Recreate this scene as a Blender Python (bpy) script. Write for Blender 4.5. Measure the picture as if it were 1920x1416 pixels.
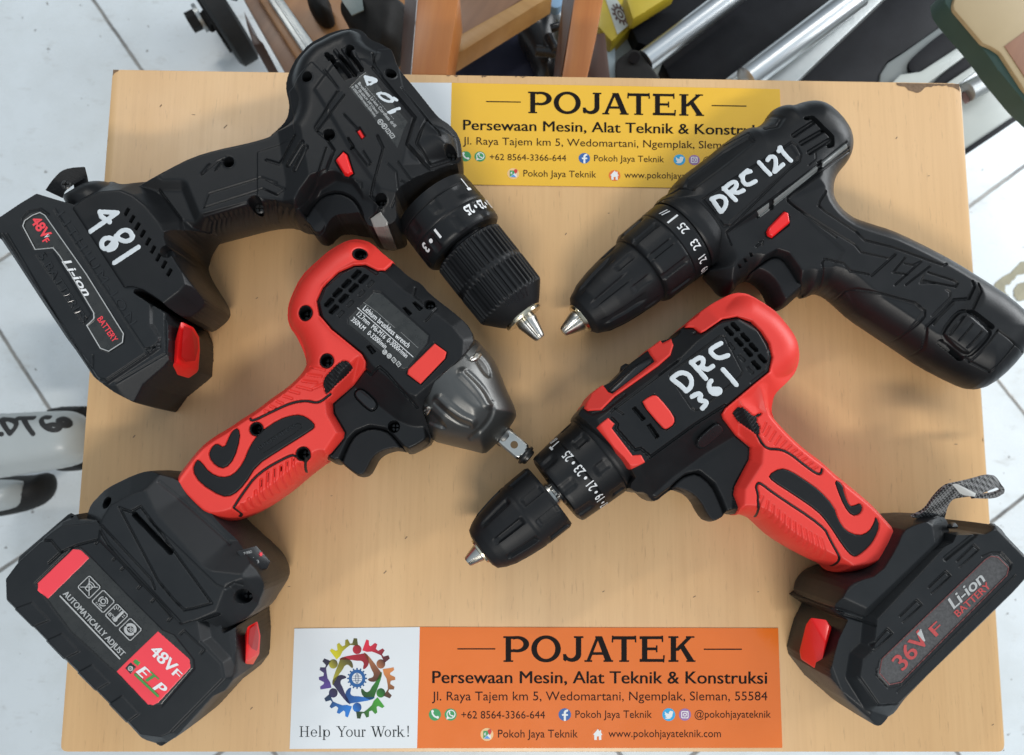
import bpy, bmesh, math, random
import numpy as np
from mathutils import Vector

random.seed(7)
rng = np.random.default_rng(7)
SC = bpy.context.scene
for _o in list(bpy.data.objects):
    bpy.data.objects.remove(_o)
COL = SC.collection

# ------------------------------------------------------------------ camera
F_PX = 1500.0
CAM_ROT = (0.1271904, -0.0200697, 0.0072353)
CAM_POS = (-25.595, -50.012, 476.559)          # millimetres above the table top
cam_d = bpy.data.cameras.new('camera')
cam = bpy.data.objects.new('camera', cam_d)
COL.objects.link(cam)
cam.location = [c * 0.001 for c in CAM_POS]
cam.rotation_euler = CAM_ROT
cam_d.sensor_width = 36.0
cam_d.lens = F_PX / 1920.0 * 36.0
cam_d.clip_start = 0.01
cam_d.clip_end = 50.0
cam_d.dof.use_dof = True
cam_d.dof.focus_distance = 0.43
cam_d.dof.aperture_fstop = 12.0
SC.camera = cam

# ------------------------------------------------------------------ world and lamps
world = bpy.data.worlds.new('World')
SC.world = world
world.use_nodes = True
_wt = world.node_tree
_bg = _wt.nodes['Background']
_bg.inputs['Strength'].default_value = 1.0
_g = _wt.nodes.new('ShaderNodeTexCoord')                 # pale ceiling above, horizon darkened for contrast and firmer contact shadows
_s = _wt.nodes.new('ShaderNodeSeparateXYZ')
_r = _wt.nodes.new('ShaderNodeValToRGB')
_r.color_ramp.elements[0].position = 0.05; _r.color_ramp.elements[0].color = (0.085, 0.09, 0.095, 1)
_r.color_ramp.elements[1].position = 0.85; _r.color_ramp.elements[1].color = (0.52, 0.615, 0.70, 1)
_wt.links.new(_g.outputs['Generated'], _s.inputs[0])
_wt.links.new(_s.outputs[2], _r.inputs[0])
_wt.links.new(_r.outputs[0], _bg.inputs['Color'])


def area_lamp(name, loc, target, sx, sy, power, color):
    d = bpy.data.lights.new(name, 'AREA')
    d.shape = 'RECTANGLE'
    d.size = sx
    d.size_y = sy
    d.energy = power
    d.color = color
    o = bpy.data.objects.new(name, d)
    COL.objects.link(o)
    o.location = loc
    o.rotation_euler = (Vector(target) - Vector(loc)).to_track_quat('-Z', 'Y').to_euler()
    return o


# daylight from a shop window to the right, and two tube lamps under the ceiling
area_lamp('window_light', (1.45, 0.70, 0.33), (0.1, 0.05, 0.0), 1.1, 0.65, 23, (0.95, 0.98, 1.0))
area_lamp('tube_lamp', (-0.75, 1.35, 1.45), (0, 0.0, 0), 0.7, 0.10, 8.5, (1.0, 0.95, 0.88))
area_lamp('tube_lamp', (1.0, 1.30, 1.45), (0, 0.0, 0), 0.7, 0.10, 3, (1.0, 0.95, 0.88))
area_lamp('tube_lamp', (0.1, -1.25, 1.5), (0, 0.0, 0), 0.7, 0.10, 19, (1.0, 0.95, 0.88))
SC.view_settings.view_transform = 'Standard'
SC.view_settings.look = 'None'
SC.view_settings.exposure = 0.0
SC.view_settings.gamma = 1.0
SC.view_settings.use_curve_mapping = False

# ------------------------------------------------------------------ picture point -> place at a given height
_rx, _ry, _rz = CAM_ROT
_X = np.array([[1, 0, 0], [0, math.cos(_rx), -math.sin(_rx)], [0, math.sin(_rx), math.cos(_rx)]])
_Y = np.array([[math.cos(_ry), 0, math.sin(_ry)], [0, 1, 0], [-math.sin(_ry), 0, math.cos(_ry)]])
_Z = np.array([[math.cos(_rz), -math.sin(_rz), 0], [math.sin(_rz), math.cos(_rz), 0], [0, 0, 1]])
CAM_M = _Z @ _Y @ _X
CAM_C = np.array(CAM_POS)


def W(p, z):
    """photo points (N,2) -> world x,y in mm on the level z (scalar or array)"""
    p = np.atleast_2d(np.asarray(p, float))
    r = np.stack([(p[:, 0] - 960) / F_PX, -(p[:, 1] - 708) / F_PX, -np.ones(len(p))], 1) @ CAM_M.T
    t = (np.asarray(z, float) - CAM_C[2]) / r[:, 2]
    return CAM_C[:2] + r[:, :2] * t[:, None]


def W3(p, z):
    q = W(p, z)
    return np.column_stack([q, np.broadcast_to(np.asarray(z, float), (len(q),))])


class Zm:
    """measuring frame: origin and scale of the enlarged view a shape was measured in"""
    def __init__(s, ox, oy, k): s.ox, s.oy, s.k = ox, oy, k
    def __call__(s, *pts):
        return np.array([(s.ox + p[0] / s.k, s.oy + p[1] / s.k) for p in pts])
    def one(s, x, y): return (s.ox + x / s.k, s.oy + y / s.k)


ZA = Zm(0, 60, 3.540); ZB = Zm(500, 60, 3.541); ZC = Zm(0, 340, 3.219); ZD = Zm(640, 320, 4.164)
ZE = Zm(340, 440, 2.623); ZF = Zm(600, 600, 3.934); ZG = Zm(0, 860, 2.622); ZH = Zm(1000, 180, 3.097)
ZI = Zm(1300, 260, 2.950); ZJ = Zm(860, 560, 2.723); ZK = Zm(1080, 560, 2.722); ZL = Zm(1460, 860, 2.776)
ZM = Zm(520, 1160, 4.0); ZN = Zm(780, 1160, 2.743); ZO = Zm(740, 140, 2.595); ZP = Zm(300, 0, 3.2)
ZQ = Zm(820, 0, 4.0); ZR = Zm(1100, 0, 4.174); ZS = Zm(1460, 0, 3.372); ZT = Zm(0, 720, 3.727)
ZU = Zm(0, 0, 3.372); ZV = Zm(1700, 640, 1.824); ZW = Zm(1740, 400, 4.422); PX = Zm(0, 0, 1)


# ------------------------------------------------------------------ materials
def nmat(name, col, rough=0.5, metal=0.0, bump=0.0, bscale=900.0, var=0.0, vscale=60.0, spec=0.5, coat=0.0,
         rvar=0.0, trans=0.0, alpha=1.0, sheen=0.0):
    m = bpy.data.materials.new(name)
    m.use_nodes = True
    nt = m.node_tree
    b = nt.nodes['Principled BSDF']
    b.inputs['Base Color'].default_value = (*col, 1)
    b.inputs['Roughness'].default_value = rough
    b.inputs['Metallic'].default_value = metal
    b.inputs['Specular IOR Level'].default_value = spec
    b.inputs['Coat Weight'].default_value = coat
    b.inputs['Transmission Weight'].default_value = trans
    b.inputs['Sheen Weight'].default_value = sheen
    tc = nt.nodes.new('ShaderNodeTexCoord')
    if var or rvar:
        n = nt.nodes.new('ShaderNodeTexNoise')
        n.inputs['Scale'].default_value = vscale
        n.inputs['Detail'].default_value = 6
        n.inputs['Roughness'].default_value = 0.65
        nt.links.new(tc.outputs['Object'], n.inputs['Vector'])
        if var:
            r = nt.nodes.new('ShaderNodeMix'); r.data_type = 'RGBA'
            r.inputs[6].default_value = (*[c * (1 - var) for c in col], 1)
            r.inputs[7].default_value = (*[min(1, c * (1 + var) + var * 0.012) for c in col], 1)
            nt.links.new(n.outputs['Fac'], r.inputs[0])
            nt.links.new(r.outputs[2], b.inputs['Base Color'])
        if rvar:
            mr = nt.nodes.new('ShaderNodeMapRange')
            mr.inputs['From Min'].default_value = 0.3; mr.inputs['From Max'].default_value = 0.7
            mr.inputs['To Min'].default_value = rough - rvar; mr.inputs['To Max'].default_value = rough + rvar
            nt.links.new(n.outputs['Fac'], mr.inputs['Value'])
            nt.links.new(mr.outputs[0], b.inputs['Roughness'])
    if bump:
        n2 = nt.nodes.new('ShaderNodeTexNoise')
        n2.inputs['Scale'].default_value = bscale
        n2.inputs['Detail'].default_value = 2
        nt.links.new(tc.outputs['Object'], n2.inputs['Vector'])
        bp = nt.nodes.new('ShaderNodeBump')
        bp.inputs['Strength'].default_value = bump
        bp.inputs['Distance'].default_value = 0.0004
        nt.links.new(n2.outputs['Fac'], bp.inputs['Height'])
        nt.links.new(bp.outputs[0], b.inputs['Normal'])
    return m


M = {}
M['black'] = nmat('black_plastic', (0.0066, 0.0073, 0.0084), 0.39, spec=0.27, bump=0.14, bscale=3600, var=0.25, vscale=45, rvar=0.06)
M['black_soft'] = nmat('black_rubber', (0.0075, 0.0082, 0.0095), 0.46, spec=0.24, bump=0.14, bscale=3600, var=0.25, vscale=60)
M['black_gloss'] = nmat('black_gloss_plastic', (0.010, 0.0105, 0.012), 0.28, spec=0.4, bump=0.05, var=0.2, vscale=50, rvar=0.05)
M['battery'] = nmat('battery_plastic', (0.0095, 0.0112, 0.0130), 0.43, spec=0.31, bump=0.18, bscale=3200, var=0.25, vscale=50, rvar=0.06)
M['label_black'] = nmat('label_film', (0.019, 0.02, 0.019), 0.3, var=0.5, vscale=220, rvar=0.1)
M['void'] = nmat('dark_recess', (0.004, 0.004, 0.004), 0.7)
M['red'] = nmat('red_rubber', (0.71, 0.036, 0.025), 0.5, bump=0.10, bscale=3600, var=0.06, vscale=40)
M['red_gloss'] = nmat('red_plastic', (0.75, 0.012, 0.012), 0.33, var=0.05, vscale=60)
M['red_print'] = nmat('red_print', (0.80, 0.05, 0.07), 0.4, var=0.05, vscale=80)
M['white_print'] = nmat('white_print', (0.72, 0.73, 0.74), 0.45, var=0.08, vscale=300)
M['grey_print'] = nmat('grey_print', (0.40, 0.41, 0.41), 0.45, var=0.12, vscale=300)
M['paint'] = nmat('white_marker_paint', (0.56, 0.60, 0.63), 0.42, bump=0.12, bscale=400, var=0.2, vscale=160)
M['metal_dark'] = nmat('blackened_cast_metal', (0.115, 0.115, 0.112), 0.40, metal=0.92, bump=0.10, bscale=3500, var=0.08, vscale=400)
M['steel'] = nmat('bright_steel', (0.50, 0.49, 0.46), 0.3, metal=1.0, var=0.10, vscale=120, rvar=0.06)
M['steel_gold'] = nmat('zinc_plated_steel', (0.66, 0.60, 0.46), 0.25, metal=1.0, var=0.15, vscale=200, rvar=0.07)
M['lens'] = nmat('frosted_clear_plastic', (0.30, 0.29, 0.27), 0.25, trans=0.25, var=0.25, vscale=150, bump=0.3, bscale=300)
M['emboss'] = nmat('embossed_gloss', (0.010, 0.0105, 0.0115), 0.22)


# ------------------------------------------------------------------ objects
def _loc_of(o):
    while o.parent is not None:
        o = o.parent
    return np.array(o.location) * 1000.0


def tag(o, label=None, cat=None, group=None, kind=None):
    if label: o['label'] = label
    if cat: o['category'] = cat
    if group: o['group'] = group
    if kind: o['kind'] = kind
    return o


def root(name, label, cat, px, z=0.0, group=None):
    o = bpy.data.objects.new(name, None)
    o.empty_display_size = 0.02
    COL.objects.link(o)
    p = W3([px], z)[0]
    o.location = p * 0.001
    return tag(o, label, cat, group)


def add(name, verts, faces, mat, parent=None, smooth=True, sharp=38, origin=None):
    verts = np.asarray(verts, float)
    me = bpy.data.meshes.new(name)
    if parent is not None:
        base = _loc_of(parent)
    else:
        base = np.array(origin if origin is not None else
                        [verts[:, 0].mean(), verts[:, 1].mean(), verts[:, 2].min()], float)
    me.from_pydata(((verts - base) * 0.001).tolist(), [], [list(map(int, f)) for f in faces])
    me.validate()
    if smooth:
        me.shade_smooth()
        if sharp: me.set_sharp_from_angle(angle=math.radians(sharp))
    o = bpy.data.objects.new(name, me)
    COL.objects.link(o)
    mats = mat if isinstance(mat, (list, tuple)) else [mat]
    for mm in mats: me.materials.append(mm)
    if parent is not None: o.parent = parent
    else: o.location = base * 0.001
    return o


# ------------------------------------------------------------------ 2-D tools
def chaikin(p, n=2, closed=True):
    p = np.asarray(p, float)
    for _ in range(n):
        q = np.roll(p, -1, 0)
        if closed:
            p = np.stack([p * .75 + q * .25, p * .25 + q * .75], 1).reshape(-1, 2)
        else:
            a, b = p[:-1], p[1:]
            m = np.stack([a * .75 + b * .25, a * .25 + b * .75], 1).reshape(-1, 2)
            p = np.vstack([p[:1], m[1:-1], p[-1:]])
    return p


def _segdist2(P, a, b):
    ab = b - a
    L = max(ab @ ab, 1e-12)
    t = np.clip(((P[:, 0] - a[0]) * ab[0] + (P[:, 1] - a[1]) * ab[1]) / L, 0, 1)
    dx = P[:, 0] - a[0] - t * ab[0]; dy = P[:, 1] - a[1] - t * ab[1]
    return dx * dx + dy * dy


def d_line(P, pts, closed=False):
    pts = np.asarray(pts, float)
    if len(pts) == 1:
        return np.hypot(P[:, 0] - pts[0, 0], P[:, 1] - pts[0, 1])
    d = np.full(len(P), 1e18)
    n = len(pts)
    for i in range(n if closed else n - 1):
        d = np.minimum(d, _segdist2(P, pts[i], pts[(i + 1) % n]))
    return np.sqrt(d)


def sd_poly(P, pts):
    pts = np.asarray(pts, float)
    d = np.full(len(P), 1e18)
    ins = np.zeros(len(P), bool)
    n = len(pts)
    for i in range(n):
        a, b = pts[i], pts[(i + 1) % n]
        d = np.minimum(d, _segdist2(P, a, b))
        if a[1] != b[1]:
            c = (a[1] > P[:, 1]) != (b[1] > P[:, 1])
            xi = (b[0] - a[0]) * (P[:, 1] - a[1]) / (b[1] - a[1]) + a[0]
            ins ^= c & (P[:, 0] < xi)
    d = np.sqrt(d)
    return np.where(ins, -d, d)


def sd_poly_box(P, pts, margin=8.0):
    """same, but far points just get a large value"""
    pts = np.asarray(pts, float)
    lo, hi = pts.min(0) - margin, pts.max(0) + margin
    m = (P[:, 0] > lo[0]) & (P[:, 0] < hi[0]) & (P[:, 1] > lo[1]) & (P[:, 1] < hi[1])
    out = np.full(len(P), 99.0)
    if m.any(): out[m] = sd_poly(P[m], pts)
    return out


def d_line_box(P, pts, closed=False, margin=6.0):
    pts = np.asarray(pts, float)
    lo, hi = pts.min(0) - margin, pts.max(0) + margin
    m = (P[:, 0] > lo[0]) & (P[:, 0] < hi[0]) & (P[:, 1] > lo[1]) & (P[:, 1] < hi[1])
    out = np.full(len(P), 99.0)
    if m.any(): out[m] = d_line(P[m], pts, closed)
    return out


def sstep(a, b, x):
    t = np.clip((x - a) / (b - a), 0, 1)
    return t * t * (3 - 2 * t)


def march(xs, ys, F):
    """marching squares: returns node list (iy,ix), crossing list (n0,n1,t), faces over both"""
    ny, nx = F.shape
    ins = F < 0
    ids = -np.ones((ny, nx), int)
    iy, ix = np.nonzero(ins)
    ids[iy, ix] = np.arange(len(iy))
    a, b, c, d = ins[:-1, :-1], ins[:-1, 1:], ins[1:, 1:], ins[1:, :-1]
    cnt = a.astype(int) + b + c + d
    fy, fx = np.nonzero(cnt == 4)
    faces = np.stack([ids[fy, fx], ids[fy, fx + 1], ids[fy + 1, fx + 1], ids[fy + 1, fx]], 1).tolist()
    cross = {}
    clist = []
    n0 = len(iy)
    for y, x in zip(*np.nonzero((cnt > 0) & (cnt < 4))):
        cor = ((y, x), (y, x + 1), (y + 1, x + 1), (y + 1, x))
        f = []
        for k in range(4):
            p, q = cor[k], cor[(k + 1) % 4]
            if ins[p]: f.append(ids[p])
            if ins[p] != ins[q]:
                key = (p, q) if p < q else (q, p)
                if key not in cross:
                    A, B = F[key[0]], F[key[1]]
                    cross[key] = n0 + len(clist)
                    clist.append((key[0], key[1], min(.98, max(.02, A / (A - B)))))
                f.append(cross[key])
        if len(f) >= 3: faces.append(f)
    return iy, ix, clist, faces


def flat_patch(Ffn, box, z, res, mat, name, parent, to_world, thick=0.0):
    """planar shape from a signed field in its own 2-D frame, laid on level z"""
    x0, y0, x1, y1 = box
    xs = np.arange(x0, x1 + res, res); ys = np.arange(y0, y1 + res, res)
    X, Y = np.meshgrid(xs, ys)
    P = np.column_stack([X.ravel(), Y.ravel()])
    F = Ffn(P).reshape(X.shape)
    iy, ix, cl, faces = march(xs, ys, F)
    v = [np.column_stack([xs[ix], ys[iy]])]
    if cl:
        v.append(np.array([(xs[p[1]] + (xs[q[1]] - xs[p[1]]) * t, ys[p[0]] + (ys[q[0]] - ys[p[0]]) * t) for p, q, t in cl]))
    v = np.vstack(v)
    w = to_world(v)
    V = np.column_stack([w, np.full(len(w), z)])
    # face order so normals look up
    if len(faces):
        f = faces[0]
        a, b, c = V[f[0]], V[f[1]], V[f[2]]
        if np.cross(b - a, c - a)[2] < 0: faces = [f[::-1] for f in faces]
    return add(name, V, faces, mat, parent, smooth=False)


# ------------------------------------------------------------------ rounded housings as sampled surfaces
class HF:
    def __init__(s, outline, zm, H, R, res=0.32, p=2.0, smooth=9, blend=None, ops=(), prof=None, zout=None, margin=3.0, blur=None):
        """outline: world mm polygon; zm: level of the widest section; H: height of the crown above it;
        R: distance over which the flank rounds up to the crown"""
        s.zm, s.H, s.R, s.res = zm, H, R, res
        s.out = np.asarray(outline, float)
        lo, hi = s.out.min(0) - margin, s.out.max(0) + margin
        s.xs = np.arange(lo[0], hi[0], res); s.ys = np.arange(lo[1], hi[1], res)
        s.X, s.Y = np.meshgrid(s.xs, s.ys)
        s.P = np.column_stack([s.X.ravel(), s.Y.ravel()])
        s.SD = sd_poly(s.P, s.out).reshape(s.X.shape)
        s.p = p; s.smooth = smooth; s.prof = prof; s.extra = blend
        s.ops = [(k, sd_poly(s.P, W(px_, z_)).reshape(s.X.shape), z_, sl) for k, px_, z_, sl in ops]
        s.Z0 = s.base(0.0)
        s.Z = s.Z0.copy()

    def base(s, grow):
        d = grow - s.SD
        if s.prof is not None:
            zz = np.interp(d, [q[0] for q in s.prof], [q[1] for q in s.prof])
            Z = np.where(d > 0, zz, s.zm)
        else:
            t = np.clip(d / s.R, 0, 1)
            Z = s.zm + s.H * np.sqrt(np.clip(1 - (1 - t) ** s.p, 0, 1))
        if s.extra is not None: Z = s.extra(s, Z, d)
        tw = np.clip(d / 3.2, 0, 1)
        wall = s.zm + (s.H + 8) * np.sqrt(np.clip(1 - (1 - tw) ** 2.4, 0, 1))
        for k, F, z_, sl in s.ops:
            if k == 'face':      # a flat facet at level z_, falling away outside its outline
                Z = np.maximum(Z, np.minimum(wall, z_ - np.maximum(0, F) * sl))
            elif k == 'cap':     # planed down to level z_ inside the outline
                Z = np.minimum(Z, z_ + np.maximum(0, F) * sl)
            elif k == 'cut':     # as cap, but never below the widest section
                Z = np.maximum(np.minimum(Z, z_ + np.maximum(0, F) * sl), np.minimum(Z, s.zm + 1.5))
        for _ in range(s.smooth):
            A = np.pad(Z, 1, mode='edge')
            B = (A[:-2, 1:-1] + A[2:, 1:-1] + A[1:-1, :-2] + A[1:-1, 2:] + 4 * Z) / 8
            k = sstep(1.0, 4.0, d)
            Z = Z * (1 - k) + B * k
        return np.where(d > 0, Z, s.zm)

    def z_at(s, q, Z=None):
        Z = s.Z if Z is None else Z
        fx = np.clip((q[:, 0] - s.xs[0]) / s.res, 0, len(s.xs) - 1.001)
        fy = np.clip((q[:, 1] - s.ys[0]) / s.res, 0, len(s.ys) - 1.001)
        i = fx.astype(int); j = fy.astype(int); u = fx - i; v = fy - j
        return (Z[j, i] * (1 - u) * (1 - v) + Z[j, i + 1] * u * (1 - v) + Z[j + 1, i] * (1 - u) * v + Z[j + 1, i + 1] * u * v)

    def on(s, px):
        """photo points -> world points on the undetailed surface"""
        px = np.atleast_2d(np.asarray(px, float))
        z = np.full(len(px), s.zm + s.H * 0.8)
        for _ in range(14):
            q = W(px, z)
            z = 0.5 * z + 0.5 * s.z_at(q, s.Z0)
        return W(px, z)

    # --- relief
    def groove(s, px, w=0.9, dep=0.8, closed=False, sm=0, world=False, e=0.6):
        dep = dep * 1.15
        q = np.asarray(px) if world else s.on(px)
        if sm: q = chaikin(q, sm, closed)
        d = d_line_box(s.P, q, closed).reshape(s.X.shape)
        s.Z = s.Z - dep * (1 - sstep(w / 2 - e / 2, w / 2 + e / 2, d))

    def ridge(s, px, w=1.2, h=0.8, closed=False, sm=0, e=0.9):
        s.groove(px, w, -h, closed, sm, e=e)

    def pit(s, px, dep=4.0, e=0.7, sm=0, world=False):
        q = np.asarray(px) if world else s.on(px)
        if sm: q = chaikin(q, sm)
        d = -sd_poly_box(s.P, q).reshape(s.X.shape)
        s.Z = s.Z - dep * sstep(-e / 2, e / 2, d)

    def lift(s, px, h=1.0, e=1.2, sm=0):
        s.pit(px, -h, e, sm)

    def hole(s, px, r, dep=6.0, e=0.7):
        q = s.on([px])[0]
        d = np.hypot(s.X - q[0], s.Y - q[1])
        s.Z = s.Z - dep * (1 - sstep(r - e / 2, r + e / 2, d))

    def rim(s, px, r, w=1.0, h=0.5):
        q = s.on([px])[0]
        d = np.abs(np.hypot(s.X - q[0], s.Y - q[1]) - r)
        s.Z = s.Z + h * (1 - sstep(w / 2 - .4, w / 2 + .4, d))

    def ribs(s, p0, p1, q0, q1, n, w=1.0, dep=0.7):
        p0, p1, q0, q1 = map(np.array, (p0, p1, q0, q1))
        for t in np.linspace(0, 1, n):
            s.groove([p0 + (p1 - p0) * t, q0 + (q1 - q0) * t], w, dep)

    # --- meshes
    def _mesh(s, F, Z, zedge_sd, name, mat, parent, bottom, zb=None, sharp=38, floor=0.3):
        iy, ix, cl, faces = march(s.xs, s.ys, F)
        v = [np.column_stack([s.xs[ix], s.ys[iy], Z[iy, ix]])]
        rim = []
        if cl:
            c = []
            for p, q, t in cl:
                sdv = zedge_sd[p] + (zedge_sd[q] - zedge_sd[p]) * t
                onrim = sdv > -0.08
                zz = s.zm if onrim else Z[p] + (Z[q] - Z[p]) * t
                c.append((s.xs[p[1]] + (s.xs[q[1]] - s.xs[p[1]]) * t, s.ys[p[0]] + (s.ys[q[0]] - s.ys[p[0]]) * t, zz))
            v.append(np.array(c))
        v = np.vstack(v)
        if bottom:
            n = len(iy)
            nv = len(v)
            zl = np.maximum(floor, 2 * s.zm - (s.Z0 if zb is None else zb)[iy, ix])
            low = np.column_stack([s.xs[ix], s.ys[iy], zl])
            f2 = []
            for f in faces:
                f2.append([(k + nv if k < n else k) for k in f][::-1])
            # crossings away from the rim also need their own lower copies
            v = np.vstack([v, low])
            faces = faces + f2
        return add(name, v, faces, mat, parent, sharp=sharp)

    def body(s, name, mat, parent, sharp=38, bottom=True, floor=0.3):
        return s._mesh(s.SD, s.Z, s.SD, name, mat, parent, bottom, sharp=sharp, floor=floor)

    def patch(s, name, mat, parent, px=None, F=None, lift=0.5, e=0.8, sm=0, grow=None, two=False, world=False,
              start=-0.25, relief=None, cut=(), sharp=40, follow=True):
        """a skin over part of the housing. px: outline in photo points; grow: swell past the silhouette (wraps round)"""
        if F is None:
            q = np.asarray(px) if world else s.on(px)
            if sm: q = chaikin(q, sm)
            F = sd_poly_box(s.P, q, margin=4.0).reshape(s.X.shape)
        for c in cut: F = np.maximum(F, -c)
        g = 0.0 if grow is None else grow
        if grow is None:
            dom = np.maximum(F, s.SD + 0.3)
            Zb = s.Z if follow else s.Z0
        else:
            dom = np.maximum(F, s.SD - g)
            Zb = s.base(g)
            Zb = Zb + (s.Z - s.Z0 if follow else 0)
        d = -F
        t = np.clip(d / e, 0, 1)
        Z = Zb + start + (lift - start) * np.sqrt(np.clip(1 - (1 - t) ** 2, 0, 1))
        if relief is not None: Z = relief(Z)
        rimsd = (s.SD - g) if grow is not None else np.full_like(s.SD, -9)
        return s._mesh(dom, Z, rimsd, name, mat, parent, two, zb=Zb, sharp=sharp)

    def field_lines(s, lines, w):
        """signed field of painted strokes: lines = list of photo polylines"""
        F = np.full(len(s.P), 99.0)
        for L in lines:
            q = s.on(L)
            F = np.minimum(F, d_line_box(s.P, q) - w / 2)
        return F.reshape(s.X.shape)

    def field_poly(s, px, sm=0, closed_line=None):
        q = s.on(px)
        if sm: q = chaikin(q, sm)
        if closed_line is not None:
            return (d_line_box(s.P, q, True) - closed_line / 2).reshape(s.X.shape)
        return sd_poly_box(s.P, q).reshape(s.X.shape)


def rib_relief(hf, a, b, period, dep=.55):
    """fine parallel ribs pressed into a patch, spaced along the line a-b"""
    q = hf.on([a, b]); u = (q[1] - q[0]) / np.linalg.norm(q[1] - q[0])
    s_ = np.sin(((hf.X - q[0][0]) * u[0] + (hf.Y - q[0][1]) * u[1]) * 2 * math.pi / period)
    return lambda Z: Z - dep * sstep(-.1, .6, s_)


class Skin:
    """finer sampling over part of a housing, for painted strokes and thin printed lines"""
    def __init__(s, hf, name, mat, parent, lines, w, lift=0.3, res=0.3, sm=2, wob=0.0, base_sm=True, e=None):
        pts = [hf.on(L) for L in lines]
        pts = [chaikin(q, sm, False) if (sm and len(q) > 2) else q for q in pts]
        al = np.vstack(pts)
        lo, hi = al.min(0) - w, al.max(0) + w
        xs = np.arange(lo[0], hi[0] + res, res); ys = np.arange(lo[1], hi[1] + res, res)
        X, Y = np.meshgrid(xs, ys); P = np.column_stack([X.ravel(), Y.ravel()])
        F = np.full(len(P), 99.0)
        for q in pts: F = np.minimum(F, d_line_box(P, q) - w / 2)
        if wob:
            F = F + wob * (np.sin(P[:, 0] * 1.9 + P[:, 1] * .7) * np.sin(P[:, 1] * 2.3 - P[:, 0] * .5))
        F = F.reshape(X.shape)
        e = e or min(w / 2, 0.5)
        t = np.clip(-F / e, 0, 1)
        Z = hf.z_at(P, hf.Z if not base_sm else np.maximum(hf.Z, hf.Z0 - 0.05)).reshape(X.shape) - 0.12 + (lift + 0.12) * np.sqrt(np.clip(1 - (1 - t) ** 2, 0, 1))
        iy, ix, cl, faces = march(xs, ys, F)
        v = [np.column_stack([xs[ix], ys[iy], Z[iy, ix]])]
        if cl:
            v.append(np.array([(xs[p[1]] + (xs[q[1]] - xs[p[1]]) * t, ys[p[0]] + (ys[q[0]] - ys[p[0]]) * t,
                                Z[p] + (Z[q] - Z[p]) * t) for p, q, t in cl]))
        s.obj = add(name, np.vstack(v), faces, mat, parent, sharp=50)


# ------------------------------------------------------------------ lettering
_glyphs = {}


def text_mesh(body, bold=0.0, shear=0.0, spacing=1.0):
    key = (body, bold, shear, spacing)
    if key in _glyphs: return _glyphs[key]
    c = bpy.data.curves.new('lettering', 'FONT')
    c.body = body; c.offset = bold; c.shear = shear; c.space_character = spacing
    c.resolution_u = 4
    c.fill_mode = 'FRONT' if hasattr(c, 'fill_mode') else None
    o = bpy.data.objects.new('lettering', c)
    COL.objects.link(o)
    dg = bpy.context.evaluated_depsgraph_get()
    dg.update()
    me = o.evaluated_get(dg).to_mesh()
    v = np.array([tuple(k.co) for k in me.vertices])[:, :2]
    f = [tuple(p.vertices) for p in me.polygons]
    o.evaluated_get(dg).to_mesh_clear()
    bpy.data.objects.remove(o)
    bpy.data.curves.remove(c)
    _glyphs[key] = (v, f)
    return v, f


CAP = 0.70   # set below from the font itself


def measure_cap():
    global CAP
    v, f = text_mesh('H')
    CAP = v[:, 1].max()


measure_cap()


def text_px(body, a, b, h, bold=0.0, shear=0.0, spacing=1.0):
    """lettering outline in photo points: baseline from a to b, capitals h high"""
    v, f = text_mesh(body, bold, shear, spacing)
    x0, x1 = v[:, 0].min(), v[:, 0].max()
    a, b = np.array(a, float), np.array(b, float)
    d = b - a; L = np.hypot(*d); d = d / L
    up = np.array([d[1], -d[0]])
    q = a + d * ((v[:, 0:1] - x0) / (x1 - x0) * L) + up * (v[:, 1:2] / CAP * h)
    return q, f


def _fat(q, f, fat, d):
    # heavier print: the same letters struck again a little to each side
    if not fat: return q, f, np.zeros(len(q))
    n = len(q)
    Q = np.vstack([q, q + d * fat, q - d * fat])
    Fc = list(f) + [tuple(k + n for k in g) for g in f] + [tuple(k + 2 * n for k in g) for g in f]
    return Q, Fc, np.repeat([0.0, 0.012, 0.024], n)


def text_on(hf, name, body, a, b, h, mat, parent, lift=0.25, fat=0.0, **kw):
    q, f = text_px(body, a, b, h, **kw)
    dd = np.array(b, float) - np.array(a, float)
    q, f, dz = _fat(q, f, fat, dd / np.hypot(*dd))
    w = hf.on(q)
    z = hf.z_at(w, hf.Z) + lift + dz
    return add(name, np.column_stack([w, z]), f, mat, parent, smooth=False)


def text_flat(name, body, a, b, h, z, mat, parent, fat=0.0, **kw):
    q, f = text_px(body, a, b, h, **kw)
    dd = np.array(b, float) - np.array(a, float)
    q, f, dz = _fat(q, f, fat, dd / np.hypot(*dd))
    return add(name, np.column_stack([W(q, z), z + dz]), f, mat, parent, smooth=False)


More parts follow.
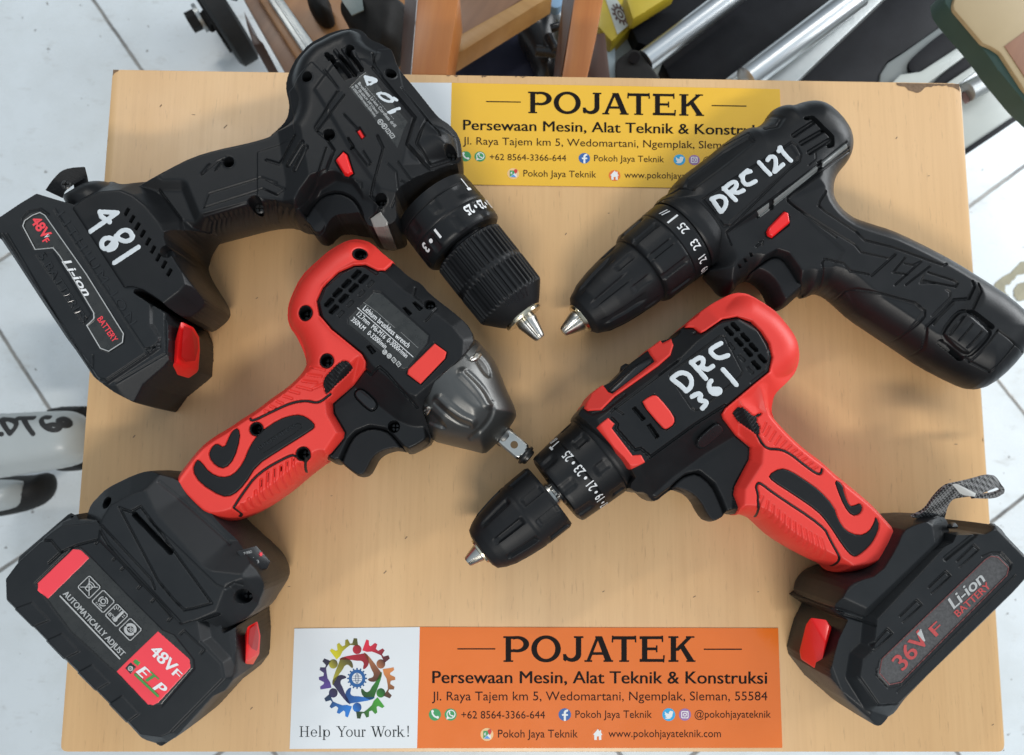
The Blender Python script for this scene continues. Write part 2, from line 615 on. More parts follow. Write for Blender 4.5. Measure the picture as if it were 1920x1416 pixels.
# ------------------------------------------------------------------ turned parts
class Lathe:
    """turned part on a level axis at height zm; profile (s, r) measured along the axis in photo pixels"""
    def __init__(s, a, b, zm):
        A, B = W([a], zm)[0], W([b], zm)[0]
        s.o = A; L = np.hypot(*(B - A))
        s.k = L / np.hypot(b[0] - a[0], b[1] - a[1])
        s.d = (B - A) / L
        s.n = np.array([-s.d[1], s.d[0]])
        s.zm = zm

    def pos(s, S, R, T):
        """S along, R radius (mm), T angle from straight up, positive towards n"""
        x = s.o[0] + s.d[0] * S + s.n[0] * R * np.sin(T)
        y = s.o[1] + s.d[1] * S + s.n[1] * R * np.sin(T)
        return np.stack([x, y, s.zm + R * np.cos(T)], -1)

    def make(s, name, prof, mat, parent, nt=96, mod=None, step=1.2, sharp=35, caps=True, t_off=0.0):
        pr = [(q[0] * s.k, q[1] * s.k) for q in prof]
        S, R = [], []
        for (s0, r0), (s1, r1) in zip(pr[:-1], pr[1:]):
            n = max(1, int(math.hypot(s1 - s0, r1 - r0) / step))
            for i in range(n):
                S.append(s0 + (s1 - s0) * i / n); R.append(r0 + (r1 - r0) * i / n)
        S.append(pr[-1][0]); R.append(pr[-1][1])
        S, R = np.array(S), np.array(R)
        T = np.arange(nt) / nt * 2 * math.pi + t_off
        SS, TT = np.meshgrid(S, T, indexing='ij')
        RR = np.repeat(R[:, None], nt, 1)
        if mod is not None: RR = RR + mod(SS / s.k, TT, RR)
        V = s.pos(SS, np.maximum(RR, 0.01), TT).reshape(-1, 3)
        f = []
        m = len(S)
        for i in range(m - 1):
            for j in range(nt):
                k = (j + 1) % nt
                f.append((i * nt + j, i * nt + k, (i + 1) * nt + k, (i + 1) * nt + j))
        if caps:
            f.append(tuple(range(nt))[::-1]); f.append(tuple((m - 1) * nt + j for j in range(nt)))
        o = add(name, V, f, mat, parent, sharp=sharp)
        bm = bmesh.new(); bm.from_mesh(o.data)
        bmesh.ops.recalc_face_normals(bm, faces=bm.faces[:])
        bm.to_mesh(o.data); bm.free()
        return o

    def text(s, name, body, t0, t1, s0, h, r, mat, parent, lift=0.2, up=1, **kw):
        """lettering round the ring: from angle t0 to t1, baseline at s0 px, capitals h px tall along the axis"""
        v, f = text_mesh(body, kw.get('bold', 0.0), kw.get('shear', 0.0), kw.get('spacing', 1.0))
        x0, x1 = v[:, 0].min(), v[:, 0].max()
        T = t0 + (t1 - t0) * (v[:, 0] - x0) / (x1 - x0)
        S = (s0 + up * v[:, 1] / CAP * h) * s.k
        rr = r(S / s.k) if callable(r) else np.full(len(S), r)
        V = s.pos(S, rr * s.k + lift, T)
        return add(name, V, f, mat, parent, smooth=False)


def hull(name, pts, mat, parent=None, bevel=0.8, seg=2, origin=None):
    """convex piece through points ((px,py), z)"""
    V = np.vstack([W3([p], z) for p, z in pts])
    bm = bmesh.new()
    vs = [bm.verts.new(v) for v in V]
    bmesh.ops.convex_hull(bm, input=vs)
    bmesh.ops.dissolve_limit(bm, angle_limit=math.radians(4), verts=bm.verts[:], edges=bm.edges[:])
    if bevel:
        bmesh.ops.bevel(bm, geom=bm.edges[:], offset=bevel, segments=seg, affect='EDGES', profile=0.6, clamp_overlap=True)
    bm.verts.ensure_lookup_table()
    vv = [tuple(v.co) for v in bm.verts]
    for i, v in enumerate(bm.verts): v.index = i
    ff = [[v.index for v in f.verts] for f in bm.faces]
    bm.free()
    return add(name, vv, ff, mat, parent, sharp=50, origin=origin)


def prism(name, px, z1, z0, mat, parent=None, bevel=1.0, seg=2, zpx=None, sm=0, world=None, sharp=40):
    """upright slab: outline in photo points read at level zpx (default the top z1), from z0 up to z1"""
    q = W(px, z1 if zpx is None else zpx) if world is None else np.asarray(world, float)
    if sm: q = chaikin(q, sm)
    bm = bmesh.new()
    lo = [bm.verts.new((x, y, z0)) for x, y in q]
    hi = [bm.verts.new((x, y, z1)) for x, y in q]
    n = len(q)
    bm.faces.new(lo[::-1]); top = bm.faces.new(hi)
    for i in range(n): bm.faces.new((lo[i], lo[(i + 1) % n], hi[(i + 1) % n], hi[i]))
    bmesh.ops.recalc_face_normals(bm, faces=bm.faces[:])
    if bevel:
        te = [e for e in top.edges]
        if not sm:
            te += [e for e in bm.edges if abs(e.verts[0].co.z - e.verts[1].co.z) > 0.5 * abs(z1 - z0)]
        bmesh.ops.bevel(bm, geom=list(set(te)), offset=bevel, segments=seg, affect='EDGES', profile=0.6, clamp_overlap=True)
    bmesh.ops.triangulate(bm, faces=[f for f in bm.faces if len(f.verts) > 4])
    for i, v in enumerate(bm.verts): v.index = i
    vv = [tuple(v.co) for v in bm.verts]
    ff = [[v.index for v in f.verts] for f in bm.faces]
    bm.free()
    return add(name, vv, ff, mat, parent, sharp=sharp)


def ribbon(name, left, right, th, mat, parent):
    """strap from two edge lines of ((px,py),z) points, with thickness"""
    A = np.vstack([W3([p], z) for p, z in left]); B = np.vstack([W3([p], z) for p, z in right])

    def sm(P):
        for _ in range(2):
            a, b = P[:-1], P[1:]
            m = np.stack([a * .75 + b * .25, a * .25 + b * .75], 1).reshape(-1, 3)
            P = np.vstack([P[:1], m[1:-1], P[-1:]])
        return P
    A, B = sm(A), sm(B)
    n = len(A)
    nor = []
    for i in range(n):
        j0, j1 = max(0, i - 1), min(n - 1, i + 1)
        t = (A[j1] + B[j1] - A[j0] - B[j0]); w = A[i] - B[i]
        c = np.cross(t, w); nor.append(c / (np.linalg.norm(c) + 1e-9))
    nor = np.array(nor) * th / 2
    V = np.vstack([A + nor, B + nor, B - nor, A - nor])
    f = []
    for i in range(n - 1):
        for k in range(4):
            k2 = (k + 1) % 4
            f.append((k * n + i, k * n + i + 1, k2 * n + i + 1, k2 * n + i))
    f.append((0, n, 2 * n, 3 * n)); f.append((n - 1, 4 * n - 1, 3 * n - 1, 2 * n - 1))
    o = add(name, V, f, mat, parent, sharp=40)
    bm = bmesh.new(); bm.from_mesh(o.data)
    bmesh.ops.recalc_face_normals(bm, faces=bm.faces[:])
    bm.to_mesh(o.data); bm.free()
    return o


def screw(hf, px, r, mat, parent, depth=4.5):
    """countersunk cross-head screw down in its hole"""
    q = hf.on([px])[0]
    z = hf.z_at(np.array([q]), hf.Z0)[0] - depth
    bm = bmesh.new()
    n = 20
    pts = []
    for i in range(n):
        a = i / n * 2 * math.pi
        c = max(abs(math.cos(a + .6)), abs(math.sin(a + .6)))
        pts.append((q[0] + r * math.cos(a), q[1] + r * math.sin(a), z))
    # head with a cross recess: ring, inner ring sunk where the cross runs
    V = list(pts); f = []
    for i in range(n):
        a = i / n * 2 * math.pi
        V.append((q[0] + r * .72 * math.cos(a), q[1] + r * .72 * math.sin(a), z + r * .22))
    for i in range(n):
        a = i / n * 2 * math.pi
        s = 0.9 if i % 5 else 0.15
        V.append((q[0] + r * .3 * math.cos(a), q[1] + r * .3 * math.sin(a), z + r * (.22 if i % 5 else -.35)))
    V.append((q[0], q[1], z - r * .4))
    for i in range(n):
        k = (i + 1) % n
        f.append((i, k, n + k, n + i)); f.append((n + i, n + k, 2 * n + k, 2 * n + i)); f.append((2 * n + i, 2 * n + k, 3 * n))
    return add('screw', V, f, mat, parent, sharp=30)


M['screw'] = nmat('black_oxide_screw', (0.035, 0.035, 0.035), 0.35, metal=0.6)
# ================================================================== the floor, the table, the two shop signs
FLOOR_Z = -430.0


def mix_rgb(nt, fac, a, b):
    n = nt.nodes.new('ShaderNodeMix'); n.data_type = 'RGBA'
    for sock, v in ((0, fac), (6, a), (7, b)):
        if isinstance(v, (int, float)): n.inputs[sock].default_value = v
        elif isinstance(v, tuple): n.inputs[sock].default_value = (*v, 1)
        else: nt.links.new(v, n.inputs[sock])
    return n.outputs[2]


def mathn(nt, op, a, b=None, c=None):
    n = nt.nodes.new('ShaderNodeMath'); n.operation = op
    for i, v in enumerate((a, b, c)):
        if v is None: continue
        if isinstance(v, (int, float)): n.inputs[i].default_value = v
        else: nt.links.new(v, n.inputs[i])
    return n.outputs[0]


def noise(nt, vec, scale, detail=5, rough=0.6):
    n = nt.nodes.new('ShaderNodeTexNoise')
    n.inputs['Scale'].default_value = scale; n.inputs['Detail'].default_value = detail
    n.inputs['Roughness'].default_value = rough
    if vec is not None: nt.links.new(vec, n.inputs['Vector'])
    return n.outputs['Fac']


def ramp(nt, fac, lo, hi):
    n = nt.nodes.new('ShaderNodeMapRange'); n.clamp = True
    n.inputs['From Min'].default_value = lo; n.inputs['From Max'].default_value = hi
    nt.links.new(fac, n.inputs['Value'])
    return n.outputs[0]


def mapping(nt, vec, scale=(1, 1, 1), rot=0.0, loc=(0, 0, 0)):
    n = nt.nodes.new('ShaderNodeMapping')
    n.inputs['Scale'].default_value = scale; n.inputs['Rotation'].default_value = (0, 0, rot)
    n.inputs['Location'].default_value = loc
    nt.links.new(vec, n.inputs['Vector'])
    return n.outputs[0]


def tile_material():
    m = bpy.data.materials.new('white_floor_tile'); m.use_nodes = True
    nt = m.node_tree; b = nt.nodes['Principled BSDF']
    tc = nt.nodes.new('ShaderNodeTexCoord').outputs['Object']
    # tile frame turned to the joints seen in the photo
    th = math.radians(-54.0)
    sep = nt.nodes.new('ShaderNodeSeparateXYZ')
    nt.links.new(tc, sep.inputs[0])
    c, s = math.cos(th), math.sin(th)
    wob = noise(nt, tc, 30, 3)
    dx = mathn(nt, 'ADD', mathn(nt, 'MULTIPLY', sep.outputs[0], c), mathn(nt, 'MULTIPLY', sep.outputs[1], s))
    dy = mathn(nt, 'ADD', mathn(nt, 'MULTIPLY', sep.outputs[0], -s), mathn(nt, 'MULTIPLY', sep.outputs[1], c))
    def joint(v, off):
        v = mathn(nt, 'ADD', v, mathn(nt, 'MULTIPLY', mathn(nt, 'SUBTRACT', wob, 0.5), 0.003))
        f = mathn(nt, 'FRACT', mathn(nt, 'DIVIDE', mathn(nt, 'ADD', v, off), 0.300))
        return mathn(nt, 'ABSOLUTE', mathn(nt, 'SUBTRACT', f, 0.5))     # 0.5 at the joint
    # joints pass where the photo shows them
    jx = joint(dx, 3.0 + 0.510); jy = joint(dy, 3.0 + 0.112)
    j = mathn(nt, 'MAXIMUM', jx, jy)
    line = ramp(nt, j, 0.4918, 0.4955)
    dirt = noise(nt, tc, 9, 8, 0.7)
    smear = noise(nt, mapping(nt, tc, (1, 2.2, 1), 0.6), 24, 8, 0.72)
    speck = noise(nt, tc, 120, 2, 0.5)
    spread = ramp(nt, j, 0.44, 0.4985)
    base = mix_rgb(nt, ramp(nt, dirt, 0.42, 0.75), (0.665, 0.715, 0.745), (0.57, 0.61, 0.62))
    base = mix_rgb(nt, mathn(nt, 'MULTIPLY', ramp(nt, smear, 0.57, 0.76), 0.6), base, (0.36, 0.35, 0.32))
    base = mix_rgb(nt, mathn(nt, 'MULTIPLY', mathn(nt, 'MULTIPLY', spread, ramp(nt, smear, 0.45, 0.7)), 0.5), base, (0.40, 0.39, 0.36))
    base = mix_rgb(nt, mathn(nt, 'MULTIPLY', ramp(nt, speck, 0.72, 0.76), 0.8), base, (0.16, 0.15, 0.14))
    gr = mix_rgb(nt, ramp(nt, dirt, 0.4, 0.62), (0.12, 0.12, 0.12), (0.30, 0.29, 0.27))
    base = mix_rgb(nt, line, base, gr)
    nt.links.new(base, b.inputs['Base Color'])
    nt.links.new(mathn(nt, 'ADD', mathn(nt, 'MULTIPLY', dirt, 0.35), 0.10), b.inputs['Roughness'])
    bp = nt.nodes.new('ShaderNodeBump'); bp.inputs['Strength'].default_value = 0.6; bp.inputs['Distance'].default_value = 0.0015
    bp.invert = True
    nt.links.new(line, bp.inputs['Height']); nt.links.new(bp.outputs[0], b.inputs['Normal'])
    return m


M['tile'] = tile_material()
fl = add('floor', [(-2600, -2600, FLOOR_Z), (2600, -2600, FLOOR_Z), (2600, 2600, FLOOR_Z), (-2600, 2600, FLOOR_Z)], [(0, 1, 2, 3)],
         M['tile'], smooth=False, origin=(0, 0, FLOOR_Z))
tag(fl, kind='structure')


def laminate_material():
    m = bpy.data.materials.new('maple_laminate'); m.use_nodes = True
    nt = m.node_tree; b = nt.nodes['Principled BSDF']
    tc = nt.nodes.new('ShaderNodeTexCoord').outputs['Object']
    wide = noise(nt, mapping(nt, tc, (16, 0.9, 1)), 1.6, 4, 0.55)
    fine = noise(nt, mapping(nt, tc, (150, 5, 1)), 2.2, 6, 0.65)
    fleck = noise(nt, mapping(nt, tc, (260, 26, 1), 0.02), 3.0, 3, 0.6)
    base = mix_rgb(nt, ramp(nt, wide, 0.3, 0.72), (0.615, 0.375, 0.172), (0.685, 0.440, 0.215))
    base = mix_rgb(nt, mathn(nt, 'MULTIPLY', ramp(nt, fine, 0.44, 0.74), 0.42), base, (0.540, 0.315, 0.142))
    base = mix_rgb(nt, mathn(nt, 'MULTIPLY', ramp(nt, fleck, 0.62, 0.78), 0.6), base, (0.36, 0.21, 0.10))
    nt.links.new(base, b.inputs['Base Color'])
    sm = noise(nt, tc, 14, 6, 0.7)
    nt.links.new(mathn(nt, 'ADD', mathn(nt, 'MULTIPLY', sm, 0.22), 0.24), b.inputs['Roughness'])
    bp = nt.nodes.new('ShaderNodeBump'); bp.inputs['Strength'].default_value = 0.08; bp.inputs['Distance'].default_value = 0.0004
    nt.links.new(fine, bp.inputs['Height']); nt.links.new(bp.outputs[0], b.inputs['Normal'])
    return m


M['laminate'] = laminate_material()
M['edge_band'] = nmat('lit_edge_band', (0.62, 0.55, 0.45), 0.35, var=0.1, vscale=40)
M['particle'] = nmat('bare_particle_board', (0.17, 0.105, 0.06), 0.9, bump=1.0, bscale=600, var=0.7, vscale=350)

table = root('low_table', 'low table with pale maple laminate top, chipped along its far edge', 'table', (990, 790), FLOOR_Z)
corn = [(-267.6, 202.7), (268.3, 203.1), (267.8, -202.7), (-268.3, -203.1)]


def round_corners(c, r, n=5):
    out = []
    c = np.array(c, float)
    for i in range(len(c)):
        p, a, b = c[i], c[i - 1], c[(i + 1) % len(c)]
        u = (a - p) / np.linalg.norm(a - p); v = (b - p) / np.linalg.norm(b - p)
        rr = r[i] if isinstance(r, (list, tuple)) else r
        for t in np.linspace(0, 1, n):
            out.append(p + u * rr * (1 - t) ** 2 + v * rr * t ** 2)
    return np.array(out)


top_out = round_corners(corn, [5, 5, 4, 4])
prism('top_panel', None, 0.0, -1.2, M['laminate'], table, bevel=0.5, world=top_out)
prism('top_core', None, -1.25, -18.0, M['edge_band'], table, bevel=0.0, world=round_corners([(-267.3, 202.4), (269.2, 202.8), (268.8, -202.4), (-268.0, -202.8)], 5))  # set proud on the right: its pale rim imitates the bevel's reflected light
inn = [(x * 0.97, y * 0.97) for x, y in corn]
prism('cabinet_body', None, -18.1, FLOOR_Z + 0.2, M['laminate'], table, bevel=2.0, world=inn)


def chip(name, px, seedv, label=None):
    q = W(px, 0.0)
    r = random.Random(seedv)
    out = []
    n = len(q)
    for i in range(n):
        a, b = q[i], q[(i + 1) % n]
        L = np.linalg.norm(b - a); m = max(1, int(L / 1.6))
        for k in range(m):
            out.append(a + (b - a) * k / m + np.array([r.uniform(-.5, .5), r.uniform(-.45, .45)]))
    out = np.array(out)
    out[:, 0] = np.clip(out[:, 0], -267.2, 267.4); out[:, 1] = np.clip(out[:, 1], -202.2, 202.5)
    V = np.column_stack([out, np.full(len(out), 0.12)])
    from mathutils.geometry import tessellate_polygon
    tri = tessellate_polygon([[Vector(v) for v in V]])
    return add(name, V, tri, M['particle'], table, smooth=False)


chip('chipped_edge', ZS((715, 505), (1150, 515), (1162, 596), (1125, 560), (1060, 544), (980, 544), (920, 556), (888, 590), (850, 580), (820, 570), (795, 548), (750, 540)), 1)
chip('chipped_edge', ZS((415, 498), (435, 500), (425, 512)), 2)
chip('chipped_edge', ZS((590, 505), (612, 505), (602, 516)), 3)
chip('chipped_edge', ZU((712, 430), (755, 432), (745, 452), (722, 460), (708, 478)), 4)
chip('chipped_edge', ZU((840, 432), (870, 434), (855, 446)), 5)
chip('chipped_edge', ZU((672, 875), (684, 890), (668, 895)), 6)
for k, (x0, x1) in enumerate([(65, 100), (120, 160), (325, 350), (350, 375), (570, 600), (600, 675), (790, 810)]):
    chip('chipped_edge', ZQ((x0, 552), (x1, 554), ((x0 + x1) / 2 + 5, 574 + (k % 3) * 5), ((x0 + x1) / 2 - 6, 570 + (k % 2) * 8)), 10 + k)
chip('chipped_edge', ZR((820, 596), (915, 600), (890, 616), (862, 610)), 21)
chip('chipped_edge', ZV((262, 325), (268, 345), (258, 338)), 22)
chip('chipped_edge', ZV((318, 1404), (338, 1392), (338, 1406)), 23)
chip('chipped_edge', [(113, 1400), (117, 1409), (112, 1411)], 24)
M['marks'] = nmat('pencil_scuff', (0.23, 0.15, 0.085), 0.7, var=0.4, vscale=200)
SCF = [(1790, 833, 5), (1860, 1360, 3), (720, 1075, 4), (1420, 1110, 3), (1570, 300, 4), (420, 240, 5), (620, 930, 3), (1130, 1110, 3), (300, 200, 3), (360, 215, 6), (480, 560, 3), (1680, 260, 2), (1740, 330, 3), (1300, 1120, 4),
       (760, 1010, 3), (540, 1100, 4), (900, 700, 3), (1060, 440, 2), (1140, 400, 3), (1530, 1160, 3), (470, 1330, 3), (1780, 900, 3), (1700, 520, 4), (250, 820, 3), (330, 760, 2)]
for k, (x, y, l) in enumerate(SCF):
    flat_patch(lambda P, x=x, y=y, l=l, k=k: d_line(P, np.array([(x, y), (x + l, y + l * (.2 - .5 * (k % 3)) - 1)])) - (.55 + .2 * (k % 3)), (x - 3, y - 6, x + l + 3, y + 6), 0.1, 0.4,
               M['marks'], 'scuff', table, lambda v: W(v, 0.1))

# ------------------------------------------------------------------ signs
SZ = 0.45
M['sign_orange'] = nmat('orange_laminated_print', (0.75, 0.165, 0.018), 0.22, var=0.05, vscale=30, coat=0.3, rvar=0.05)
M['sign_yellow'] = nmat('yellow_laminated_print', (0.79, 0.455, 0.030), 0.22, var=0.05, vscale=30, coat=0.3, rvar=0.05)
M['sign_white'] = nmat('white_laminated_print', (0.72, 0.75, 0.77), 0.2, var=0.03, vscale=30, coat=0.3)
M['ink'] = nmat('black_ink', (0.010, 0.007, 0.006), 0.3, spec=.12, var=0.1)
M['ink_soft'] = nmat('brown_black_ink', (0.030, 0.012, 0.009), 0.3, spec=.12, var=0.1)
M['ic_green'] = nmat('green_ink', (0.045, 0.30, 0.10), 0.3)
M['ic_blue'] = nmat('deep_blue_ink', (0.035, 0.12, 0.36), 0.3)
M['ic_sky'] = nmat('sky_blue_ink', (0.03, 0.38, 0.68), 0.3)
M['ic_mauve'] = nmat('mauve_ink', (0.32, 0.16, 0.36), 0.3)
M['ic_cream'] = nmat('cream_ink', (0.80, 0.52, 0.25), 0.3)
M['ic_orange'] = nmat('orange_ink', (0.76, 0.17, 0.025), 0.3)
M['ic_mapblue'] = nmat('map_blue_ink', (0.08, 0.3, 0.7), 0.3)
M['ic_pin'] = nmat('pin_red_ink', (0.6, 0.04, 0.03), 0.3)
M['ic_white'] = nmat('white_ink', (0.76, 0.77, 0.76), 0.3)


def zn(v): return np.column_stack([780 + v[:, 0] / 2.743, 1160 + v[:, 1] / 2.743])
def zm_(v): return np.column_stack([520 + v[:, 0] / 4.0, 1160 + v[:, 1] / 4.0])


sign = root('shop_sign', 'orange and white shop sign lying near the front edge of the table', 'sign', (1005, 1290), 0.05, None)
lo_c = W([(552, 1178.7), (787, 1176), (1459, 1178), (1467, 1402.4), (782, 1403), (543, 1404.5)], SZ)


def quadmesh(name, q, z0, z1, mat, parent):
    V = [(x, y, z1) for x, y in q] + [(x, y, z0) for x, y in q]
    return add(name, V, [(3, 2, 1, 0), (4, 5, 6, 7), (0, 1, 5, 4), (1, 2, 6, 5), (2, 3, 7, 6), (3, 0, 4, 7)], mat, parent, smooth=False)


card = quadmesh('colour_panel', [lo_c[1], lo_c[2], lo_c[3], lo_c[4]], 0.06, SZ, M['sign_orange'], sign)
wcard = quadmesh('white_panel', [lo_c[0], lo_c[1], lo_c[4], lo_c[5]], 0.06, SZ, M['sign_white'], sign)


def box2(P, x0, y0, x1, y1):
    return np.maximum(np.maximum(x0 - P[:, 0], P[:, 0] - x1), np.maximum(y0 - P[:, 1], P[:, 1] - y1))


def ell(P, cx, cy, rx, ry):
    k = np.hypot((P[:, 0] - cx) / rx, (P[:, 1] - cy) / ry)
    return (k - 1) * min(rx, ry)


def seg(P, x0, y0, x1, y1, w):
    return d_line(P, np.array([(x0, y0), (x1, y1)], float)) - w / 2


def bar(P, x0, y0, x1, y1, w0, w1=None):
    """butt-ended slanted stroke of horizontal width w"""
    w1 = w0 if w1 is None else w1
    return sd_poly(P, [(x0 - w0 / 2, y0), (x0 + w0 / 2, y0), (x1 + w1 / 2, y1), (x1 - w1 / 2, y1)])


def un(*a):
    r = a[0]
    for k in a[1:]: r = np.minimum(r, k)
    return r


def headline(P):
    T, B = 91.0, 223.0
    F = []
    # P
    F += [box2(P, 461, T, 489, B), box2(P, 449, T, 500, T + 9), box2(P, 450, B - 8, 500, B)]
    bowl = np.maximum(ell(P, 520, T + 41, 62, 42), -ell(P, 518, T + 41, 34, 27))
    F += [np.maximum(bowl, 500 - P[:, 0]), box2(P, 480, T, 520, T + 14), box2(P, 480, T + 68, 520, T + 82)]
    # O
    F += [np.maximum(ell(P, 669, 156, 76, 69), -ell(P, 669, 156, 47, 52))]
    # J
    F += [box2(P, 822, T, 850, B - 38), box2(P, 812, T, 861, T + 9)]
    hook = np.maximum(ell(P, 803, B - 40, 47, 40), -ell(P, 797, B - 46, 25, 27))
    F += [np.maximum(hook, (B - 40) - P[:, 1]), sd_poly(P, [(757, B - 34), (776, B - 20), (770, B - 2), (757, B - 10)])]
    # A
    F += [bar(P, 942, T, 992, B, 30, 34), bar(P, 936, T, 884, B, 16, 18), box2(P, 905, B - 50, 975, B - 36), box2(P, 922, T, 950, T + 8),
          box2(P, 866, B - 9, 906, B), box2(P, 964, B - 9, 1014, B)]
    # T
    F += [box2(P, 1056, T, 1084, B), box2(P, 1008, T, 1132, T + 17), box2(P, 1045, B - 8, 1096, B),
          sd_poly(P, [(1008, T - 3), (1016, T - 3), (1014, T + 32), (1006, T + 32)]), sd_poly(P, [(1124, T - 3), (1132, T - 3), (1134, T + 32), (1126, T + 32)])]
    # E
    F += [box2(P, 1162, T, 1190, B), box2(P, 1150, T, 1270, T + 15), box2(P, 1150, B - 15, 1276, B), box2(P, 1180, 149, 1240, 163),
          box2(P, 1234, 138, 1242, 174), sd_poly(P, [(1262, T - 3), (1271, T - 3), (1272, T + 30), (1264, T + 30)]),
          sd_poly(P, [(1270, B + 3), (1277, B + 3), (1280, B - 34), (1271, B - 34)])]
    # K
    F += [box2(P, 1310, T, 1338, B), box2(P, 1298, T, 1350, T + 9), box2(P, 1298, B - 9, 1350, B), bar(P, 1412, T, 1338, 166, 24, 26),
          bar(P, 1365, 138, 1418, B, 30, 34), box2(P, 1388, T, 1432, T + 8), box2(P, 1390, B - 8, 1438, B)]
    F += [box2(P, 213, 153, 408, 159), box2(P, 1480, 155, 1676, 161)]
    return un(*F)


TZ = SZ + 0.12
flat_patch(headline, (205, 80, 1685, 232), TZ, 1.1, M['ink'], 'headline', sign, lambda v: W(zn(v), TZ))


def line(name, s, x0, x1, yb, h, mat, bold=0.0, yb2=None, **kw):
    a = ZN.one(x0, yb); b = ZN.one(x1, yb if yb2 is None else yb2)
    return text_flat(name, s, a, b, h / 2.743, TZ, mat, sign, bold=bold, **kw)


line('trade_line', 'Persewaan Mesin, Alat Teknik & Konstruksi', 85, 1805, 332, 62, M['ink'], 0.0, 335, fat=0.55)
line('address_line', 'Jl. Raya Tajem km 5, Wedomartani, Ngemplak, Sleman, 55584', 82, 1807, 421, 45, M['ink_soft'], 0.0)
line('phone_line', '+62 8564-3366-644', 233, 663, 514, 38, M['ink_soft'], 0.0)
line('page_line', 'Pokoh Jaya Teknik', 820, 1213, 511, 38, M['ink_soft'], 0.0)
line('handle_line', '@pokohjayateknik', 1433, 1825, 510, 37, M['ink_soft'], 0.0)
line('map_line', 'Pokoh Jaya Teknik', 422, 832, 612, 40, M['ink_soft'], 0.0)
line('web_line', 'www.pokohjayateknik.com', 990, 1568, 610, 38, M['ink_soft'], 0.0)

IZ = SZ + 0.10


def disc(name, cx, cy, r, mat):
    return flat_patch(lambda P: ell(P, cx, cy, r, r), (cx - r - 2, cy - r - 2, cx + r + 2, cy + r + 2), IZ, 1.0, mat, name, sign, lambda v: W(zn(v), IZ))


def glyph(fn, box, mat, parent, dz=0.1):
    return flat_patch(fn, box, IZ + dz, 0.8, mat, 'symbol', parent, lambda v: W(zn(v), IZ + dz))


def handset(P, cx, cy, k):
    c = np.array([(cx - 14 * k, cy - 17 * k), (cx - 12 * k, cy - 4 * k), (cx - 2 * k, cy + 9 * k), (cx + 14 * k, cy + 16 * k)])
    return un(d_line(P, c) - 4.2 * k, d_line(P, c[:1] + [(2 * k, 0)]) - 7 * k, d_line(P, c[-1:] + [(0, -2 * k)]) - 7 * k)


d1 = disc('phone_icon', 97, 494, 31, M['ic_green'])
glyph(lambda P: handset(P, 97, 494, 1.0), (66, 463, 128, 525), M['ic_white'], d1)
d2 = disc('chat_icon', 178, 494, 31, M['ic_green'])
glyph(lambda P: un(np.maximum(ell(P, 180, 492, 23, 23), -ell(P, 180, 492, 18, 18)), np.maximum(sd_poly(P, [(156, 519), (160, 498), (176, 513)]), -ell(P, 180, 492, 18, 18)), handset(P, 180, 492, .62)),
      (147, 463, 209, 525), M['ic_white'], d2)
d3 = disc('page_icon', 765, 494, 32, M['ic_blue'])
glyph(lambda P: un(box2(P, 760, 480, 771, 526), box2(P, 751, 491, 781, 500), np.maximum(np.maximum(ell(P, 778, 484, 18, 16), -ell(P, 780, 486, 9, 8)), np.maximum(P[:, 0] - 782, P[:, 1] - 486))),
      (740, 460, 790, 527), M['ic_white'], d3)
d4 = disc('bird_icon', 1300, 494, 33, M['ic_sky'])
bird = [(1278, 477), (1288, 486), (1300, 490), (1301, 480), (1309, 474), (1317, 477), (1324, 475), (1320, 482), (1325, 482), (1320, 488), (1318, 502), (1308, 514), (1292, 517), (1278, 512), (1290, 508), (1281, 501), (1286, 500), (1277, 491), (1282, 491)]
glyph(lambda P: sd_poly(P, bird), (1270, 465, 1332, 525), M['ic_white'], d4)
d5 = disc('camera_icon', 1383, 494, 31, M['ic_mauve'])
def _rb(P, h, r): 
    q = np.maximum(np.abs(P - np.array([1383, 494])) - (h - r), 0)
    return np.hypot(q[:, 0], q[:, 1]) - r
glyph(lambda P: un(np.maximum(_rb(P, 19, 7), -_rb(P, 14, 4)), np.maximum(ell(P, 1383, 494, 10, 10), -ell(P, 1383, 494, 5.5, 5.5)), ell(P, 1393, 484, 2.4, 2.4)), (1355, 466, 1411, 522), M['ic_white'], d5)
d6 = disc('map_icon', 365, 596, 33, M['ic_cream'])
glyph(lambda P: box2(P, 346, 578, 384, 618), (340, 570, 392, 624), M['ic_white'], d6)
glyph(lambda P: sd_poly(P, [(346, 578), (374, 578), (374, 592), (346, 618)]), (340, 570, 392, 624), M['ic_green'], d6, 0.18)
glyph(lambda P: sd_poly(P, [(350, 618), (366, 602), (382, 618)]), (340, 570, 392, 624), M['ic_mapblue'], d6, 0.2)
glyph(lambda P: un(ell(P, 379, 580, 10, 10), sd_poly(P, [(370, 584), (388, 584), (379, 602)])), (362, 566, 396, 606), M['ic_pin'], d6, 0.26)
_q, _f = text_px('g', ZN.one(351, 596), ZN.one(360, 596), 13 / 2.743, bold=0.03)
add('symbol', W3(_q, IZ + 0.26), _f, M['ic_white'], d6, smooth=False)
d7 = disc('house_icon', 935, 597, 33, M['ic_orange'])
glyph(lambda P: np.maximum(un(sd_poly(P, [(910, 598), (935, 568), (960, 598)]), box2(P, 917, 594, 953, 624), box2(P, 945, 574, 952, 590)), -box2(P, 930, 606, 941, 625)), (905, 560, 965, 630), M['ic_white'], d7)


